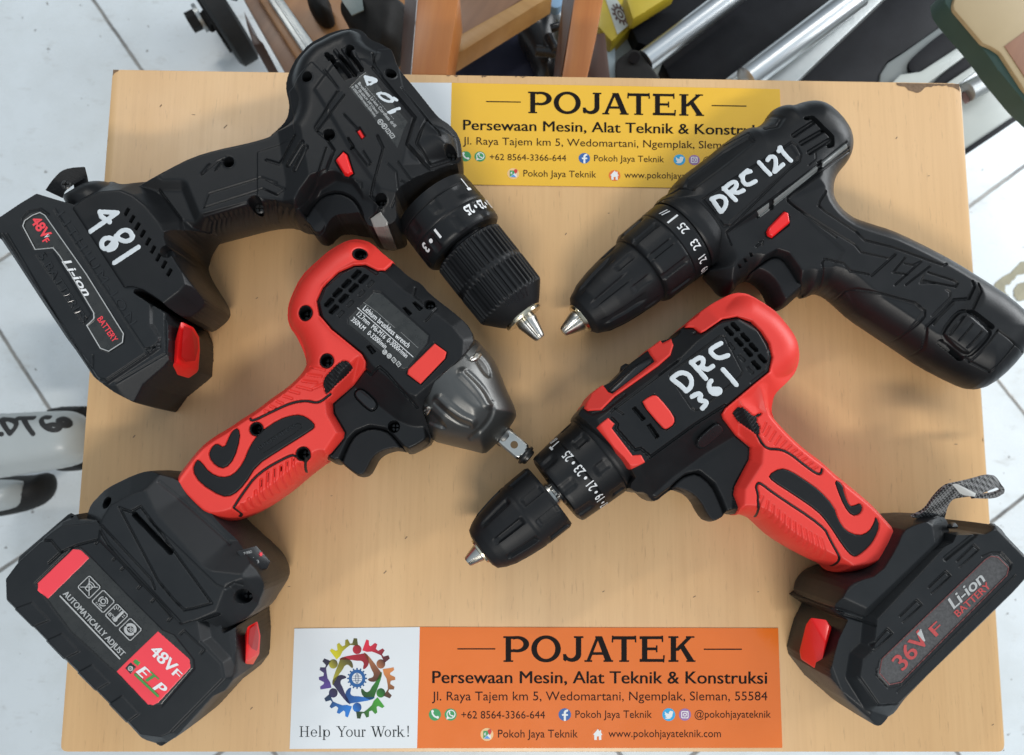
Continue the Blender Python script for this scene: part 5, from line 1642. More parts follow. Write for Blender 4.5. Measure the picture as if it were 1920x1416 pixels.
hc.groove(BZ((905, 660), (950, 650), (1070, 790), (1072, 835), (1030, 855), (1000, 830), (890, 690)), 1.0, .8, sm=1, closed=True)
hc.groove(BZ((1150, 865), (1122, 792), (1200, 735), (1660, 395), (1820, 268)), .9, .8); hc.groove(BZ((1300, 705), (1560, 500), (1832, 300)), .9, .9)
hc.pit(BZ((1368, 612), (1392, 598), (1395, 655), (1375, 665)), 1.4, e=.6); hc.pit(BZ((1648, 385), (1672, 370), (1678, 420), (1655, 432)), 1.4, e=.6)
hc.groove(BZ((1640, 330), (1642, 365), (1600, 402)), .6, .5)
for l in ([(1512, 228), (1630, 152)], [(1555, 275), (1688, 200)], [(1602, 328), (1720, 256)]):
    hc.groove(BZ(*l), 2.6, 1.6); hc.ridge(BZ((l[0][0] + 12, l[0][1] + 6), (l[1][0] + 4, l[1][1] + 8)), 1.0, 1.2)
hc.groove(BZ((1585, 130), (1620, 125), (1680, 185), (1735, 240), (1738, 280), (1715, 290)), 2.2, 3.0)
hc.groove(BZ((1835, 320), (1500, 565), (1475, 590), (1480, 615), (1640, 735), (1760, 820)), .9, .7)
hc.groove(BZ((1110, 290), (1250, 215), (1285, 260)), .9, .7); hc.pit(BZ((900, 480), (1100, 330), (1250, 240), (1280, 270), (1130, 390), (930, 540), (880, 530)), 1.2, e=2.0)
hc.groove(BZ((780, 580), (850, 540), (930, 545)), 1.2, .8); hc.groove(BZ((1360, 130), (1450, 130), (1420, 175), (1350, 190)), 2.0, 1.0, e=1.5)
# grip relief
for l, w_, d_ in [([(735, 290), (700, 345), (693, 372), (725, 400), (900, 515), (948, 562), (1100, 600), (1385, 702), (1402, 690)], 1.1, .9),
                  ([(520, 338), (560, 375), (740, 492), (895, 588), (928, 628), (1080, 662)], .9, .7),
                  ([(668, 858), (705, 805), (712, 690), (725, 666), (745, 668), (832, 690), (868, 732), (970, 750)], 1.0, .8),
                  ([(775, 898), (840, 842), (900, 832), (1230, 908), (1282, 952), (1280, 985), (1195, 1062), (1150, 1095), (1100, 1125)], 1.0, .9),
                  ([(1118, 640), (985, 760)], 1.1, .8), ([(1172, 658), (1105, 740), (1185, 752)], .9, .7), ([(1170, 690), (1215, 700), (1260, 680), (1115, 810)], .9, .7), ([(1310, 705), (1175, 810)], .9, .7),
                  ([(1300, 740), (1440, 785), (1462, 800), (1450, 820), (1275, 785)], 1.0, .9), ([(1275, 755), (1255, 800), (1340, 800)], .8, .5),
                  ([(1545, 788), (1555, 820), (1522, 885), (1440, 892), (1370, 965), (1290, 1040), (1283, 1110), (1275, 1160), (1210, 1200)], 1.3, 1.2),
                  ([(1400, 835), (1422, 850), (1420, 880), (1320, 980)], .9, .5),
                  ([(1578, 800), (1592, 845), (1548, 940)], 1.1, 1.0), ([(1440, 910), (1360, 990), (1330, 1030)], .8, .6),
                  ([(1685, 1060), (1780, 1140), (1820, 1180)], .9, .8), ([(1685, 1060), (1530, 1235)], .9, .7), ([(1775, 1145), (1640, 1290)], .9, .7), ([(1490, 1200), (1530, 1235), (1640, 1290)], .8, .6)]:
    hc.groove(ZI(*l), w_, d_)
hc.pit(ZI((850, 850), (900, 842), (1225, 915), (1270, 955), (1190, 1050), (1130, 1090), (900, 960)), .5, e=1.0)
for x, y in ((255, 706), (287, 673), (319, 642)):
    hc.pit(ZI((x - 8, y - 8), (x + 2, y - 8), (x + 10, y + 6), (x, y + 10)), 3, e=.5)
hc.groove(ZI((343, 595), (368, 575), (362, 570), (388, 562), (384, 588), (376, 582), (350, 602)), .5, .5)
hc.pit(ZI((397, 520), (500, 402), (534, 430), (530, 480), (430, 556), (400, 540)), .8, e=.6)
# release button in the pack end
btn = [(1385, 1060), (1440, 985), (1480, 952), (1530, 955), (1640, 1062), (1640, 1085), (1545, 1190), (1520, 1198), (1470, 1180), (1375, 1090)]
hc.groove(ZI(*btn), 1.6, 1.4, closed=True, sm=1)
hc.groove(ZI((1540, 960), (1650, 1040)), 2.6, 3.0); hc.groove(ZI((1370, 1125), (1480, 1215)), 2.6, 2.0); hc.pit(ZI((1425, 1180), (1440, 1165), (1492, 1208), (1480, 1225)), 3)
hc.lift(ZI((1440, 1040), (1510, 975), (1630, 1070), (1525, 1185), (1400, 1090)), .5, e=.8)
for l in ([(1495, 985), (1420, 1085)], [(1545, 1025), (1470, 1115)], [(1595, 1065), (1515, 1155)]):
    hc.groove(ZI(*l), .9, .7)
hc.groove(TRG_C[:7], 1.4, 1.5, sm=1)
hc.body('housing', M['black'], Cc)
strip = hc.patch('vent_strip', nmat('window_sheen_strip', (0.16, 0.168, 0.165), 0.3, var=.15, vscale=90), Cc, BZ((1298, 668), (1368, 618), (1378, 660), (1318, 706)), lift=.3, e=.4, start=-.2)  # grey tone stands in for the window reflected on the strips
hc.patch('vent_strip', M['void'].copy() if False else strip.data.materials[0], Cc, BZ((1396, 604), (1645, 402), (1655, 432), (1400, 640)), lift=.3, e=.4, start=-.2)
hc.patch('vent_strip', strip.data.materials[0], Cc, BZ((1676, 380), (1815, 272), (1826, 300), (1680, 414)), lift=.3, e=.4, start=-.2)
hc.patch('direction_switch', M['red_gloss'], Cc, ZI((402, 518), (412, 495), (498, 406), (522, 415), (531, 468), (432, 552), (408, 540)), lift=2.4, e=1.3, follow=False)
DRC1 = [ZH((1040, 600), (1062, 635), (1088, 672)), ZH((1035, 598), (1085, 578), (1120, 600), (1118, 640), (1095, 670)),
        ZH((1105, 535), (1140, 570), (1175, 605)), ZH((1105, 540), (1150, 500), (1180, 500), (1180, 530), (1140, 560)), ZH((1150, 555), (1185, 565), (1220, 548)),
        ZH((1260, 438), (1215, 450), (1215, 500), (1245, 520), (1290, 495)), ZH((1205, 465), (1245, 432)),
        ZH((1310, 385), (1345, 425), (1375, 455)), ZH((1360, 372), (1375, 350), (1405, 355), (1410, 395), (1400, 440)), ZH((1405, 438), (1450, 398)),
        ZH((1430, 300), (1460, 340), (1495, 375)), ZH((1425, 320), (1435, 298))]
Skin(hc, 'painted_code', M['paint'], Cc, DRC1, 2.5, .2, wob=.07)
# trigger
hc.patch('trigger', M['black_soft'], Cc, F=sd_poly(hc.P, chaikin(hc.on(TRG_C), 1)).reshape(hc.X.shape), lift=.9, e=1.4, start=-.9, grow=.25, two=True, follow=False)
hull('lamp_window', [(ZH.one(1070, 1085), 33), (ZH.one(1095, 1080), 33), (ZH.one(1105, 1110), 31), (ZH.one(1080, 1125), 30), (ZH.one(1085, 1100), 25)], M['lens'], Cc, bevel=.5)
# turned nose: s from the jaw ring towards the body
lc = Lathe((1089, 596.5), (1279, 446), CZ)


def lobes(S, T, R):
    m = np.zeros_like(S)
    k = np.cos(T * 8)
    taper = sstep(14, 40, S) * (1 - sstep(84, 112, S))
    m -= 1.5 * sstep(.35, .8, k) * taper
    m -= 1.0 * sstep(.5, .85, np.cos(T * 8 + math.pi)) * sstep(86, 102, S) * (1 - sstep(118, 136, S))
    return m


def ring_mod(S, T, R):
    k = np.cos(T * 11)
    return np.where((S > 146) & (S < 202), -1.1 * sstep(.55, .8, k) * sstep(146, 152, S) * (1 - sstep(192, 202, S)), 0.0)


lc.make('chuck', [(0, 10), (0, 31), (3, 34), (8, 41), (30, 52), (60, 59), (90, 63), (120, 65.5), (140, 66), (146, 64), (146, 30)], M['black_soft'], Cc, nt=256, mod=lobes, step=.8, sharp=40)
lc.make('jaw_ring', [(-6, 10), (-6, 22), (-5, 27), (-1, 30), (4, 30), (4, 10)], M['steel_gold'], Cc)
lc.make('jaws', [(-42, .5), (-42, 8), (-39, 10), (-10, 20), (0, 21), (0, 3)], M['steel'], Cc, nt=72, mod=lambda S, T, R: -1.5 * sstep(.93, .99, np.abs(np.cos(T * 1.5 + .2))), sharp=30)
tc_ = lc.make('torque_collar', [(142, 30), (142, 66), (144, 71), (150, 74.5), (204, 76.5), (206, 75), (208, 77), (238, 77.5), (242, 76), (242, 30)], M['black'], Cc, nt=200, mod=ring_mod, sharp=40)
for s_, t0, t1 in (('25', .34, .10), ('23', -.02, -.26), ('21', -.38, -.58)):
    pass
M_ = M['white_print']
rC = lambda S: np.full(np.shape(S), 77.2)
lc.text('collar_number', '25', -.05, .18, 233, 15, rC, M_, tc_, up=-1, bold=.01)
lc.text('collar_number', '23', -.52, -.29, 233, 15, rC, M_, tc_, up=-1, bold=.01)
lc.text('collar_number', '21', -.92, -.74, 233, 15, rC, M_, tc_, up=-1, bold=.01)
lc.text('collar_number', '19', -1.3, -1.12, 233, 15, rC, M_, tc_, up=-1, bold=.01)
lc.text('collar_mark', 'I', .37, .42, 234, 20, rC, M_, tc_, up=-1, bold=.06)
lc.text('collar_mark', '//', .60, .78, 232, 14, rC, M_, tc_, up=-1, bold=.02)
lc.make('collar_seat', [(238, 30), (238, 72), (250, 72), (250, 30)], M['black_gloss'], Cc)
lc.make('front_ring', [(243, 40), (243, 78), (246, 80), (262, 80), (280, 76), (290, 60), (290, 40)], M['black'], Cc, nt=128)
# ================================================================== red and black drill marked DRC 361 (front right)
Dd = root('cordless_drill', 'red and black drill marked DRC 361, with webbing strap and 36V battery', 'drill', (1350, 850), 0.0, GRP)
d_sil = ZK((-20, 620), (-8, 590), (20, 560), (46, 530), (60, 500), (110, 464), (160, 440), (215, 380), (270, 335), (330, 292), (375, 262), (400, 240), (440, 238), (478, 214), (480, 190), (560, 140), (590, 105), (650, 65), (700, 38), (745, 15), (795, 4), (850, 10), (930, 60), (985, 100), (1035, 155), (1070, 205),
           (1092, 255), (1096, 315), (1080, 370), (1055, 410), (1005, 455), (960, 492), (942, 525), (945, 585), (975, 625), (1050, 705), (1130, 775), (1200, 825), (1255, 878), (1312, 925), (1380, 980), (1455, 1045), (1530, 1130), (1600, 1200), (1560, 1300), (1440, 1372), (1300, 1395),
           (1270, 1358), (1180, 1318), (1090, 1270), (1000, 1215), (945, 1165), (890, 1112), (820, 1092), (770, 1106), (750, 1088), (702, 1128), (662, 1138), (632, 1105), (595, 1032), (545, 990), (480, 970), (440, 990), (382, 1038), (350, 1022), (322, 990), (270, 990), (230, 960), (262, 900))
d_out = chaikin(W(d_sil, 33.0), 1)
D_BAR = ZK((110, 620), (190, 560), (520, 320), (620, 220), (740, 130), (830, 110), (930, 170), (990, 280), (970, 370), (900, 430), (760, 545), (600, 640), (420, 770), (330, 850), (250, 850))
TRG_D = ZK((478, 972), (520, 932), (560, 903), (620, 891), (690, 948), (724, 1015), (754, 1092), (740, 1170), (650, 1200), (580, 1090), (510, 1020))
hd_ = HF(d_out, 33.0, 30.0, 17.0, p=2.2, ops=[
    ('cap', TRG_D, 45.5, 2.6),
    ('cap', ZK((930, 560), (1020, 620), (1330, 900), (1620, 1150), (1500, 1500), (1250, 1420), (860, 1150), (780, 1000), (900, 760)), 56.0, .55),
    ('cap', ZK((370, 812), (600, 660), (745, 600), (890, 760), (885, 830), (800, 960), (790, 1150), (560, 1150), (300, 1080), (300, 900)), 49.0, 1.6),
    ('face', D_BAR, 65.0, .9)])
DIN = ZK((556, 148), (600, 148), (638, 176), (660, 165), (745, 106), (822, 92), (895, 116), (945, 165), (985, 228), (1002, 300), (985, 375), (905, 440), (762, 560), (745, 588), (752, 612), (890, 758), (886, 822), (812, 962), (806, 1000), (822, 1088))
DOUT = ZK((815, 1150), (950, 1280), (1280, 1470), (1320, 1400), (1440, 1378), (1540, 1290), (1590, 1190), (1640, 1180), (1450, 960), (1050, 620), (1010, 520), (1150, 400), (1160, 200), (950, 0), (790, -60), (640, 10), (540, 110))
hd_.groove(DIN, 1.5, 1.2)
VD = [(780, 165), (862, 197), (905, 247), (950, 305), (812, 142), (830, 220), (877, 272), (918, 338), (793, 242), (845, 303), (888, 365)]
for i, (x, y) in enumerate(VD):
    k = 1.0 if i < 8 else .85
    hd_.pit(ZK(*[(x + a * k, y + b * k) for a, b in ((-22, -16), (-8, -22), (24, 12), (22, 22), (8, 24), (-20, -6))]), 4.5 if i < 8 else .8, e=.5)
hd_.groove(ZK((600, 180), (750, 110), (830, 98), (905, 130), (975, 235), (988, 300), (970, 370), (895, 428)), 1.3, .7)
hd_.groove(ZK((200, 560), (520, 320)), 1.0, .7); hd_.groove(ZK((425, 390), (480, 345), (530, 310)), .8, .4)
hd_.groove(ZK((478, 392), (490, 370), (735, 190), (760, 195), (850, 370), (840, 395), (640, 560), (610, 570), (590, 560), (478, 392)), .8, .5)
hd_.groove(ZK((180, 580), (195, 560), (240, 590)), 1.0, .7)
hd_.groove(ZK((185, 612), (212, 640), (205, 662), (300, 772), (330, 765), (372, 800), (375, 812), (610, 640), (760, 545)), 1.3, 1.2)
hd_.pit(ZK((288, 562), (302, 552), (352, 612), (338, 622)), 4.0); hd_.pit(ZK((364, 648), (380, 640), (424, 702), (408, 714)), 4.0)
hd_.pit(ZK((330, 530), (400, 486), (506, 598), (506, 642), (462, 674), (430, 660)), .6, e=.8)
hd_.groove(TRG_D[:7], 1.5, 1.6, sm=1)
hd_.groove(ZK((30, 560), (80, 590), (150, 570), (250, 490)), 1.0, .7)
hd_.pit(ZK((800, 590), (835, 545), (882, 578), (905, 600), (918, 615), (942, 660), (926, 702), (880, 660)), .4)
hd_.body('housing', M['black'], Dd)
# red skins
J1 = ZK((980, 902), (1040, 867), (1092, 880), (1170, 930), (1240, 980), (1312, 1060), (1332, 1125), (1372, 1185), (1440, 1213), (1492, 1192), (1520, 1145), (1528, 1110), (1545, 1160), (1520, 1225), (1490, 1265), (1440, 1308), (1408, 1316), (1360, 1262), (1288, 1150), (1230, 1082), (1110, 1000), (1000, 930))
J2 = ZK((1318, 928), (1350, 945), (1365, 1000), (1392, 1062), (1420, 1058), (1448, 1045), (1458, 1072), (1440, 1100), (1405, 1106), (1368, 1060), (1335, 980))
J3 = ZK((795, 592), (800, 575), (835, 546), (880, 578), (905, 602), (940, 580), (948, 590), (915, 615), (942, 660), (928, 704), (880, 668))
j1, j2, j3 = hd_.field_poly(J1, 1) - .25, hd_.field_poly(J2, 1) - .3, hd_.field_poly(J3, 1)
LD = [ZK((892, 1112), (925, 1050), (928, 1000), (915, 962), (925, 940), (945, 945), (1000, 990), (1262, 1162), (1292, 1228), (1340, 1318), (1325, 1345), (1268, 1358)),
      ZK((925, 700), (965, 768), (1040, 768), (1095, 795), (1150, 840), (1225, 895), (1248, 895), (1252, 872))]
jl = np.full_like(j1, 99.0)
for l in LD:
    jl = np.minimum(jl, (d_line_box(hd_.P, chaikin(hd_.on(l), 2, False)) - .75).reshape(jl.shape))
RD = [((948 + 27 * i, 1010 + 25 * i - i * i * .5), (925 + 29 * i - (10 if i > 8 else 0), 1060 + 27 * i - i * i * .3)) for i in range(12)]
RD2 = [((960, 700), (985, 655)), ((985, 725), (1012, 680)), ((1012, 745), (1038, 705)), ((1040, 755), (1065, 728)), ((1068, 770), (1092, 750)), ((1095, 785), (1120, 772)), ((1122, 805), (1145, 792)), ((1150, 825), (1172, 815)), ((1178, 848), (1200, 838)), ((1205, 868), (1225, 860)), ((945, 680), (965, 635))]


def red_relief_d(Z):
    for a_, b_ in RD:
        d = d_line_box(hd_.P, hd_.on(ZK(a_, b_))).reshape(Z.shape); Z = Z - .8 * (1 - sstep(.25, 1.1, d))
    for a_, b_ in RD2:
        d = d_line_box(hd_.P, hd_.on(ZK(a_, b_))).reshape(Z.shape); Z = Z - .8 * (1 - sstep(.25, .95, d))
    for f in (j1, j2, j3): Z = Z - .9 * (1 - sstep(-.1, .5, f))
    return Z - .8 * (1 - sstep(-.3, .4, jl))


Fd = sd_poly(hd_.P, np.vstack([hd_.on(DIN), W(DOUT, 33.0)])).reshape(hd_.X.shape)
gripD = hd_.patch('red_grip', M['red'], Dd, F=Fd, lift=1.3, e=1.0, grow=.6, two=True, relief=red_relief_d, follow=False)
for f, r_ in ((j1, None), (j2, None), (j3, rib_relief(hd_, ZK.one(820, 592), ZK.one(916, 676), 1.75))):
    hd_.patch('rubber_inlay', M['black_soft'], gripD, F=f, lift=1.3, e=1.0, start=.2, grow=.6, follow=False, relief=r_)
hd_.patch('rubber_line', M['black_soft'], gripD, F=jl + .1, lift=1.25, e=.5, start=.2, grow=.5, follow=False)
F1 = hd_.field_poly(ZK((40, 560), (40, 510), (108, 455), (165, 478), (185, 486), (400, 322), (388, 300), (378, 288), (330, 285), (390, 230), (440, 228), (485, 205), (497, 240), (482, 290), (420, 345), (200, 500), (130, 570), (60, 574)))
hd_.patch('red_rail', M['red'], Dd, F=F1, lift=1.6, e=1.2, grow=.5, two=True, follow=False)
hd_.patch('red_bracket', M['red'], Dd, ZK((104, 660), (120, 642), (163, 608), (196, 640), (182, 662), (288, 800), (332, 798), (352, 836), (268, 874)), lift=1.0, e=.8, follow=False)
hd_.patch('red_pad', M['red'], Dd, ZK((332, 532), (360, 508), (400, 490), (425, 505), (500, 598), (502, 640), (462, 668), (440, 660)), lift=.9, e=.9, sm=1, follow=False)
hull('gear_switch', [(ZK.one(x, y), z) for x, y, z in ((160, 468, 58), (300, 345, 58), (385, 292, 56), (402, 320, 58), (190, 484, 60), (165, 470, 40), (300, 330, 40), (385, 290, 40))], M['black_gloss'], Dd, bevel=1.2)
gs = Dd.children[-1]
hull('switch_knob', [(ZK.one(x, y), z) for x, y, z in ((220, 372, 44), (228, 345, 44), (252, 330, 44), (282, 342, 46), (290, 356, 48), (240, 395, 48), (225, 370, 28), (280, 340, 28), (225, 385, 36))], M['black_gloss'], gs, bevel=1.0)
cap_ = [(608, 738), (620, 710), (690, 648), (716, 636), (740, 652), (748, 678), (730, 700), (664, 760), (634, 770), (610, 756)]
hd_.patch('direction_switch', M['black_gloss'], Dd, ZK(*cap_), lift=3.2, e=.9, sm=1, follow=False, start=-.5)
hd_.patch('trigger', M['black_soft'], Dd, F=sd_poly(hd_.P, chaikin(hd_.on(TRG_D), 1)).reshape(hd_.X.shape), lift=.9, e=1.4, start=-.9, grow=.25, two=True, follow=False)
Skin(hd_, 'painted_code', M['paint'], Dd, [
    ZK((490, 410), (530, 440), (562, 470)), ZK((492, 405), (530, 375), (575, 385), (592, 420), (585, 455), (562, 472)),
    ZK((588, 325), (625, 365), (662, 408)), ZK((588, 328), (630, 298), (652, 310), (645, 345), (618, 358)), ZK((640, 350), (670, 365), (698, 345)),
    ZK((740, 228), (690, 255), (685, 275), (725, 308), (775, 290)),
    ZK((592, 500), (625, 482), (640, 495), (625, 520), (668, 525), (660, 545), (645, 560)), ZK((690, 420), (675, 440), (690, 485), (735, 485), (735, 460), (700, 462)),
    ZK((750, 362), (785, 400), (818, 440))], 2.6, .2, wob=.07)
# nose
lD = Lathe((876.5, 1053.9), (1125.9, 852.9), 33.0)      # s from the jaw tip towards the body


def d_col(S, T, R):
    m = np.where((S > 214) & (S < 246), -1.0 * sstep(.5, .7, np.cos(T * 8 + .3)), 0)
    return m + np.where((S > 286) & (S < 312), -.8 * sstep(.5, .7, np.cos(T * 8 + 1.4)), 0)


def d_chuck(S, T, R):
    k = np.cos(T * 9)
    a = sstep(62, 76, S) * (1 - sstep(124, 132, S))
    b = sstep(146, 152, S) * (1 - sstep(186, 194, S))
    return -2.0 * sstep(.45, .85, k) * a - 1.3 * sstep(.35, .6, np.cos(T * 9 + math.pi)) * b - .5 * np.exp(-((S - 138) / 1.6) ** 2)


lD.make('chuck', [(34, 8), (34, 34), (38, 44), (52, 52), (70, 58.5), (100, 64), (134, 68), (190, 69), (196, 66), (196, 30)], M['black_soft'], Dd, nt=256, mod=d_chuck, step=.8, sharp=40)
lD.make('jaw_ring', [(28, 8), (28, 20), (30, 26), (36, 27), (36, 8)], M['steel_gold'], Dd)
lD.make('jaws', [(0, .5), (0, 9), (3, 10.5), (30, 18), (40, 18), (40, 3)], M['steel'], Dd, nt=72, mod=lambda S, T, R: -1.5 * sstep(.93, .99, np.abs(np.cos(T * 1.5 + .5))), sharp=30)
lD.make('spindle', [(190, 4), (190, 22), (197, 22), (198, 25), (203, 25), (204, 21), (220, 21), (220, 4)], M['steel'], Dd, nt=64, mod=lambda S, T, R: np.where(S > 204, -.5 * sstep(.3, .6, np.cos(T * 14)), 0))
lD.make('spindle_neck', [(209, 10), (209, 30), (226, 32), (226, 10)], M['black_gloss'], Dd)
colD = lD.make('torque_collar', [(216, 40), (213, 46), (212, 66), (215, 73), (220, 75), (268, 79), (270, 77.5), (272, 79.5), (318, 82.5), (322, 81), (322, 40)], M['black'], Dd, nt=160, mod=d_col, sharp=40)
lD.make('front_ring', [(318, 40), (318, 84), (322, 87), (345, 88), (375, 70), (375, 40)], M['black'], Dd, nt=96)
lD.text('collar_number', '17 \u2022 19 \u2022 21 \u2022 23 \u2022 25', -1.30, .62, 272, 17, lambda S: np.interp(S, [220, 268], [75.4, 79.4]), M['white_print'], colD, up=-1, bold=.01, lift=.25)
lD.text('collar_mark', 'T', .96, 1.14, 270, 20, lambda S: np.interp(S, [220, 268], [75.4, 79.4]), M['white_print'], colD, up=-1, bold=.03, lift=.25)
lD.text('collar_mark', '//', 1.18, 1.36, 272, 14, lambda S: np.interp(S, [220, 268], [75.4, 79.4]), M['white_print'], colD, up=-1, bold=.03, lift=.25)

# ---- foot over the pack
fd = ZL((215, 620), (262, 585), (400, 560), (500, 450), (540, 355), (580, 330), (625, 312), (700, 292), (790, 288), (835, 302), (858, 335), (865, 380), (888, 460), (880, 492), (845, 525), (510, 868), (480, 866), (330, 815), (190, 762), (163, 722), (185, 670))
hfd = HF(chaikin(W(fd, np.array([33, 33, 40] + [46] * 13 + [44, 38, 33, 33, 33.0])), 1), 33.0, 28.0, 15.0, p=2.2, ops=[
    ('cap', ZL((60, 500), (205, 600), (150, 720), (180, 780), (300, 830), (100, 900)), 40.0, 1.1),
    ('face', ZL((480, 600), (560, 470), (640, 370), (760, 325), (800, 350), (815, 440), (460, 780), (330, 720)), 66.0, .9)])
hfd.groove(ZL((165, 735), (330, 790), (500, 850), (860, 500)), 1.4, 1.2)
hfd.groove(ZL((560, 365), (720, 310), (790, 300)), 1.0, .6)
hfd.body('battery_foot', M['battery'], Dd)
hull('strap_lug', [(ZL.one(x, y), z) for x, y, z in ((800, 300, 60), (830, 290, 58), (858, 325, 56), (860, 370, 52), (800, 330, 62), (830, 300, 30), (860, 350, 30))], M['battery'], Dd, bevel=1.5)

# ---- battery pack
e1 = W(ZL((165, 770), (190, 758), (520, 600), (860, 420), (880, 380), (1030, 376), (1062, 360), (1098, 334), (1135, 338), (1165, 362), (1190, 395), (1300, 515), (1318, 560), (1300, 610), (1220, 694), (1070, 842), (920, 988), (770, 1130), (655, 1248), (622, 1288), (580, 1312), (525, 1350)),
       np.array([14, 40, 60, 60, 60, 60, 60, 60, 60, 60, 62, 62, 62, 62, 62, 62, 62, 62, 60, 56, 48, 44.]))
e2 = W(ZL((488, 1366), (425, 1346), (300, 1250), (180, 1155), (95, 1045), (86, 1000), (105, 920), (125, 850)), np.array([42, 36, 22, 14, 14, 14, 14, 14.]))
hbd = HF(np.vstack([e1, e2]), 9.0, 60.0, 8.0, smooth=2, margin=4, prof=[(0, 9), (.6, 34), (1.5, 46), (4, 50), (300, 50)], ops=[
    ('face', ZL((880, 390), (1030, 382), (1065, 375), (1140, 372), (1295, 530), (1290, 612), (1220, 690), (622, 1272), (512, 1285), (425, 1145), (440, 1050), (500, 995), (515, 840), (860, 470)), 66.5, 1.4),
    ('face', ZL((515, 820), (500, 1000), (430, 1050), (415, 1150), (500, 1300), (480, 1330), (330, 1210), (280, 1080), (300, 930), (350, 800)), 60.0, .7)])
LBD = [(1112, 500), (1150, 505), (1206, 562), (1196, 602), (632, 1172), (570, 1185), (516, 1122), (530, 1048), (1082, 518)]
hbd.pit(ZL(*[(x + (x - 860) * .02, y + (y - 850) * .02) for x, y in LBD]), .6, e=.7)
hbd.groove(ZL((1060, 510), (1110, 490), (1160, 490), (1212, 548), (1206, 580)), .8, .6); hbd.groove(ZL((512, 1095), (510, 1130), (570, 1195), (640, 1180)), .8, .6)
for c in ((985, 512), (838, 650), (688, 800), (535, 950)):
    hbd.groove(ZL((c[0] - 40, c[1] + 50), (c[0] + 55, c[1] - 38), (c[0] + 30, c[1] - 62), (c[0] - 55, c[1] + 20)), 1.0, .9)
    hbd.ridge(ZL((c[0] - 38, c[1] + 46), (c[0] + 48, c[1] - 38)), 1.0, .5)
for c in ((1215, 690), (1065, 838), (915, 985), (765, 1135)):
    hbd.pit(ZL((c[0] - 60, c[1] + 58), (c[0] + 4, c[1] - 4), (c[0] + 30, c[1] + 20), (c[0] - 40, c[1] + 80)), 1.6, e=.9)
hbd.groove(ZL((1230, 610), (620, 1215)), 1.0, .6); hbd.groove(ZL((420, 1140), (520, 1285), (620, 1275)), 1.0, .8)
hbd.groove(ZL((190, 762), (500, 868)), 1.2, 1.0); hbd.groove(ZL((870, 520), (1020, 395)), 2.0, 1.6, e=1.4)
batD = hbd.body('battery', M['battery'], Dd, sharp=50)
M['speckled'] = nmat('scuffed_grey_label', (0.055, 0.054, 0.056), 0.55, var=.85, vscale=700, bump=.6, bscale=900)
labD = hbd.patch('label', M['speckled'], batD, ZL(*LBD), lift=.12, e=.3, start=-.2)
M['faded_red'] = nmat('faded_red_print', (0.42, 0.055, 0.055), 0.5, var=.3, vscale=500)
Skin(hbd, 'label_border', nmat('dull_red_line', (0.20, 0.06, 0.06), 0.5), labD, [ZL(*[((x - 860) * .975 + 860, (y - 850) * .975 + 850) for x, y in LBD + LBD[:1]])], .45, .35, res=.25, sm=0)
text_on(hbd, 'voltage_text', '36V', ZL.one(650, 1106), ZL.one(790, 946), 84 / 2.776, M['faded_red'], labD, .35, fat=1.0)
text_on(hbd, 'voltage_text', 'F', ZL.one(822, 928), ZL.one(862, 890), 60 / 2.776, M['faded_red'], labD, .35, fat=.8)
hbd.patch('voltage_fill', M['grey_print'], labD, ZL((720, 912), (742, 885), (765, 950), (758, 955)), lift=.5, e=.2, start=.1)
text_on(hbd, 'chemistry_text', 'Li-ion', ZL.one(915, 784), ZL.one(1080, 634), 60 / 2.776, M['grey_print'], labD, .35, fat=.8, shear=.15)
text_on(hbd, 'word_text', 'BATTERY', ZL.one(937, 826), ZL.one(1108, 668), 36 / 2.776, M['faded_red'], labD, .35, fat=.5)
hull('release_latch', [(ZL.one(165, 826), 56), (ZL.one(248, 838), 60), (ZL.one(264, 872), 60), (ZL.one(243, 960), 57), (ZL.one(218, 1114), 42), (ZL.one(112, 1044), 30), (ZL.one(106, 1000), 32), (ZL.one(140, 862), 50), (ZL.one(300, 900), 30), (ZL.one(250, 1060), 18)], M['red_gloss'], batD, bevel=1.5)
lpl = hull('warning_plate', [(ZL.one(190, 1160), 20), (ZL.one(230, 1140), 27), (ZL.one(415, 1320), 34), (ZL.one(405, 1330), 30), (ZL.one(260, 1180), 14), (ZL.one(250, 1150), 12)], M['label_black'], batD, bevel=.3)
for x, y in ((905, 345), (1110, 350)):
    hull('rail_stud', [(ZL.one(x - 32, y + 8), 58), (ZL.one(x - 15, y - 14), 58), (ZL.one(x + 15, y - 14), 58), (ZL.one(x + 32, y + 10), 58), (ZL.one(x - 30, y + 20), 50), (ZL.one(x + 30, y + 20), 50), (ZL.one(x, y + 12), 66)], M['battery'], batD, bevel=1.2)
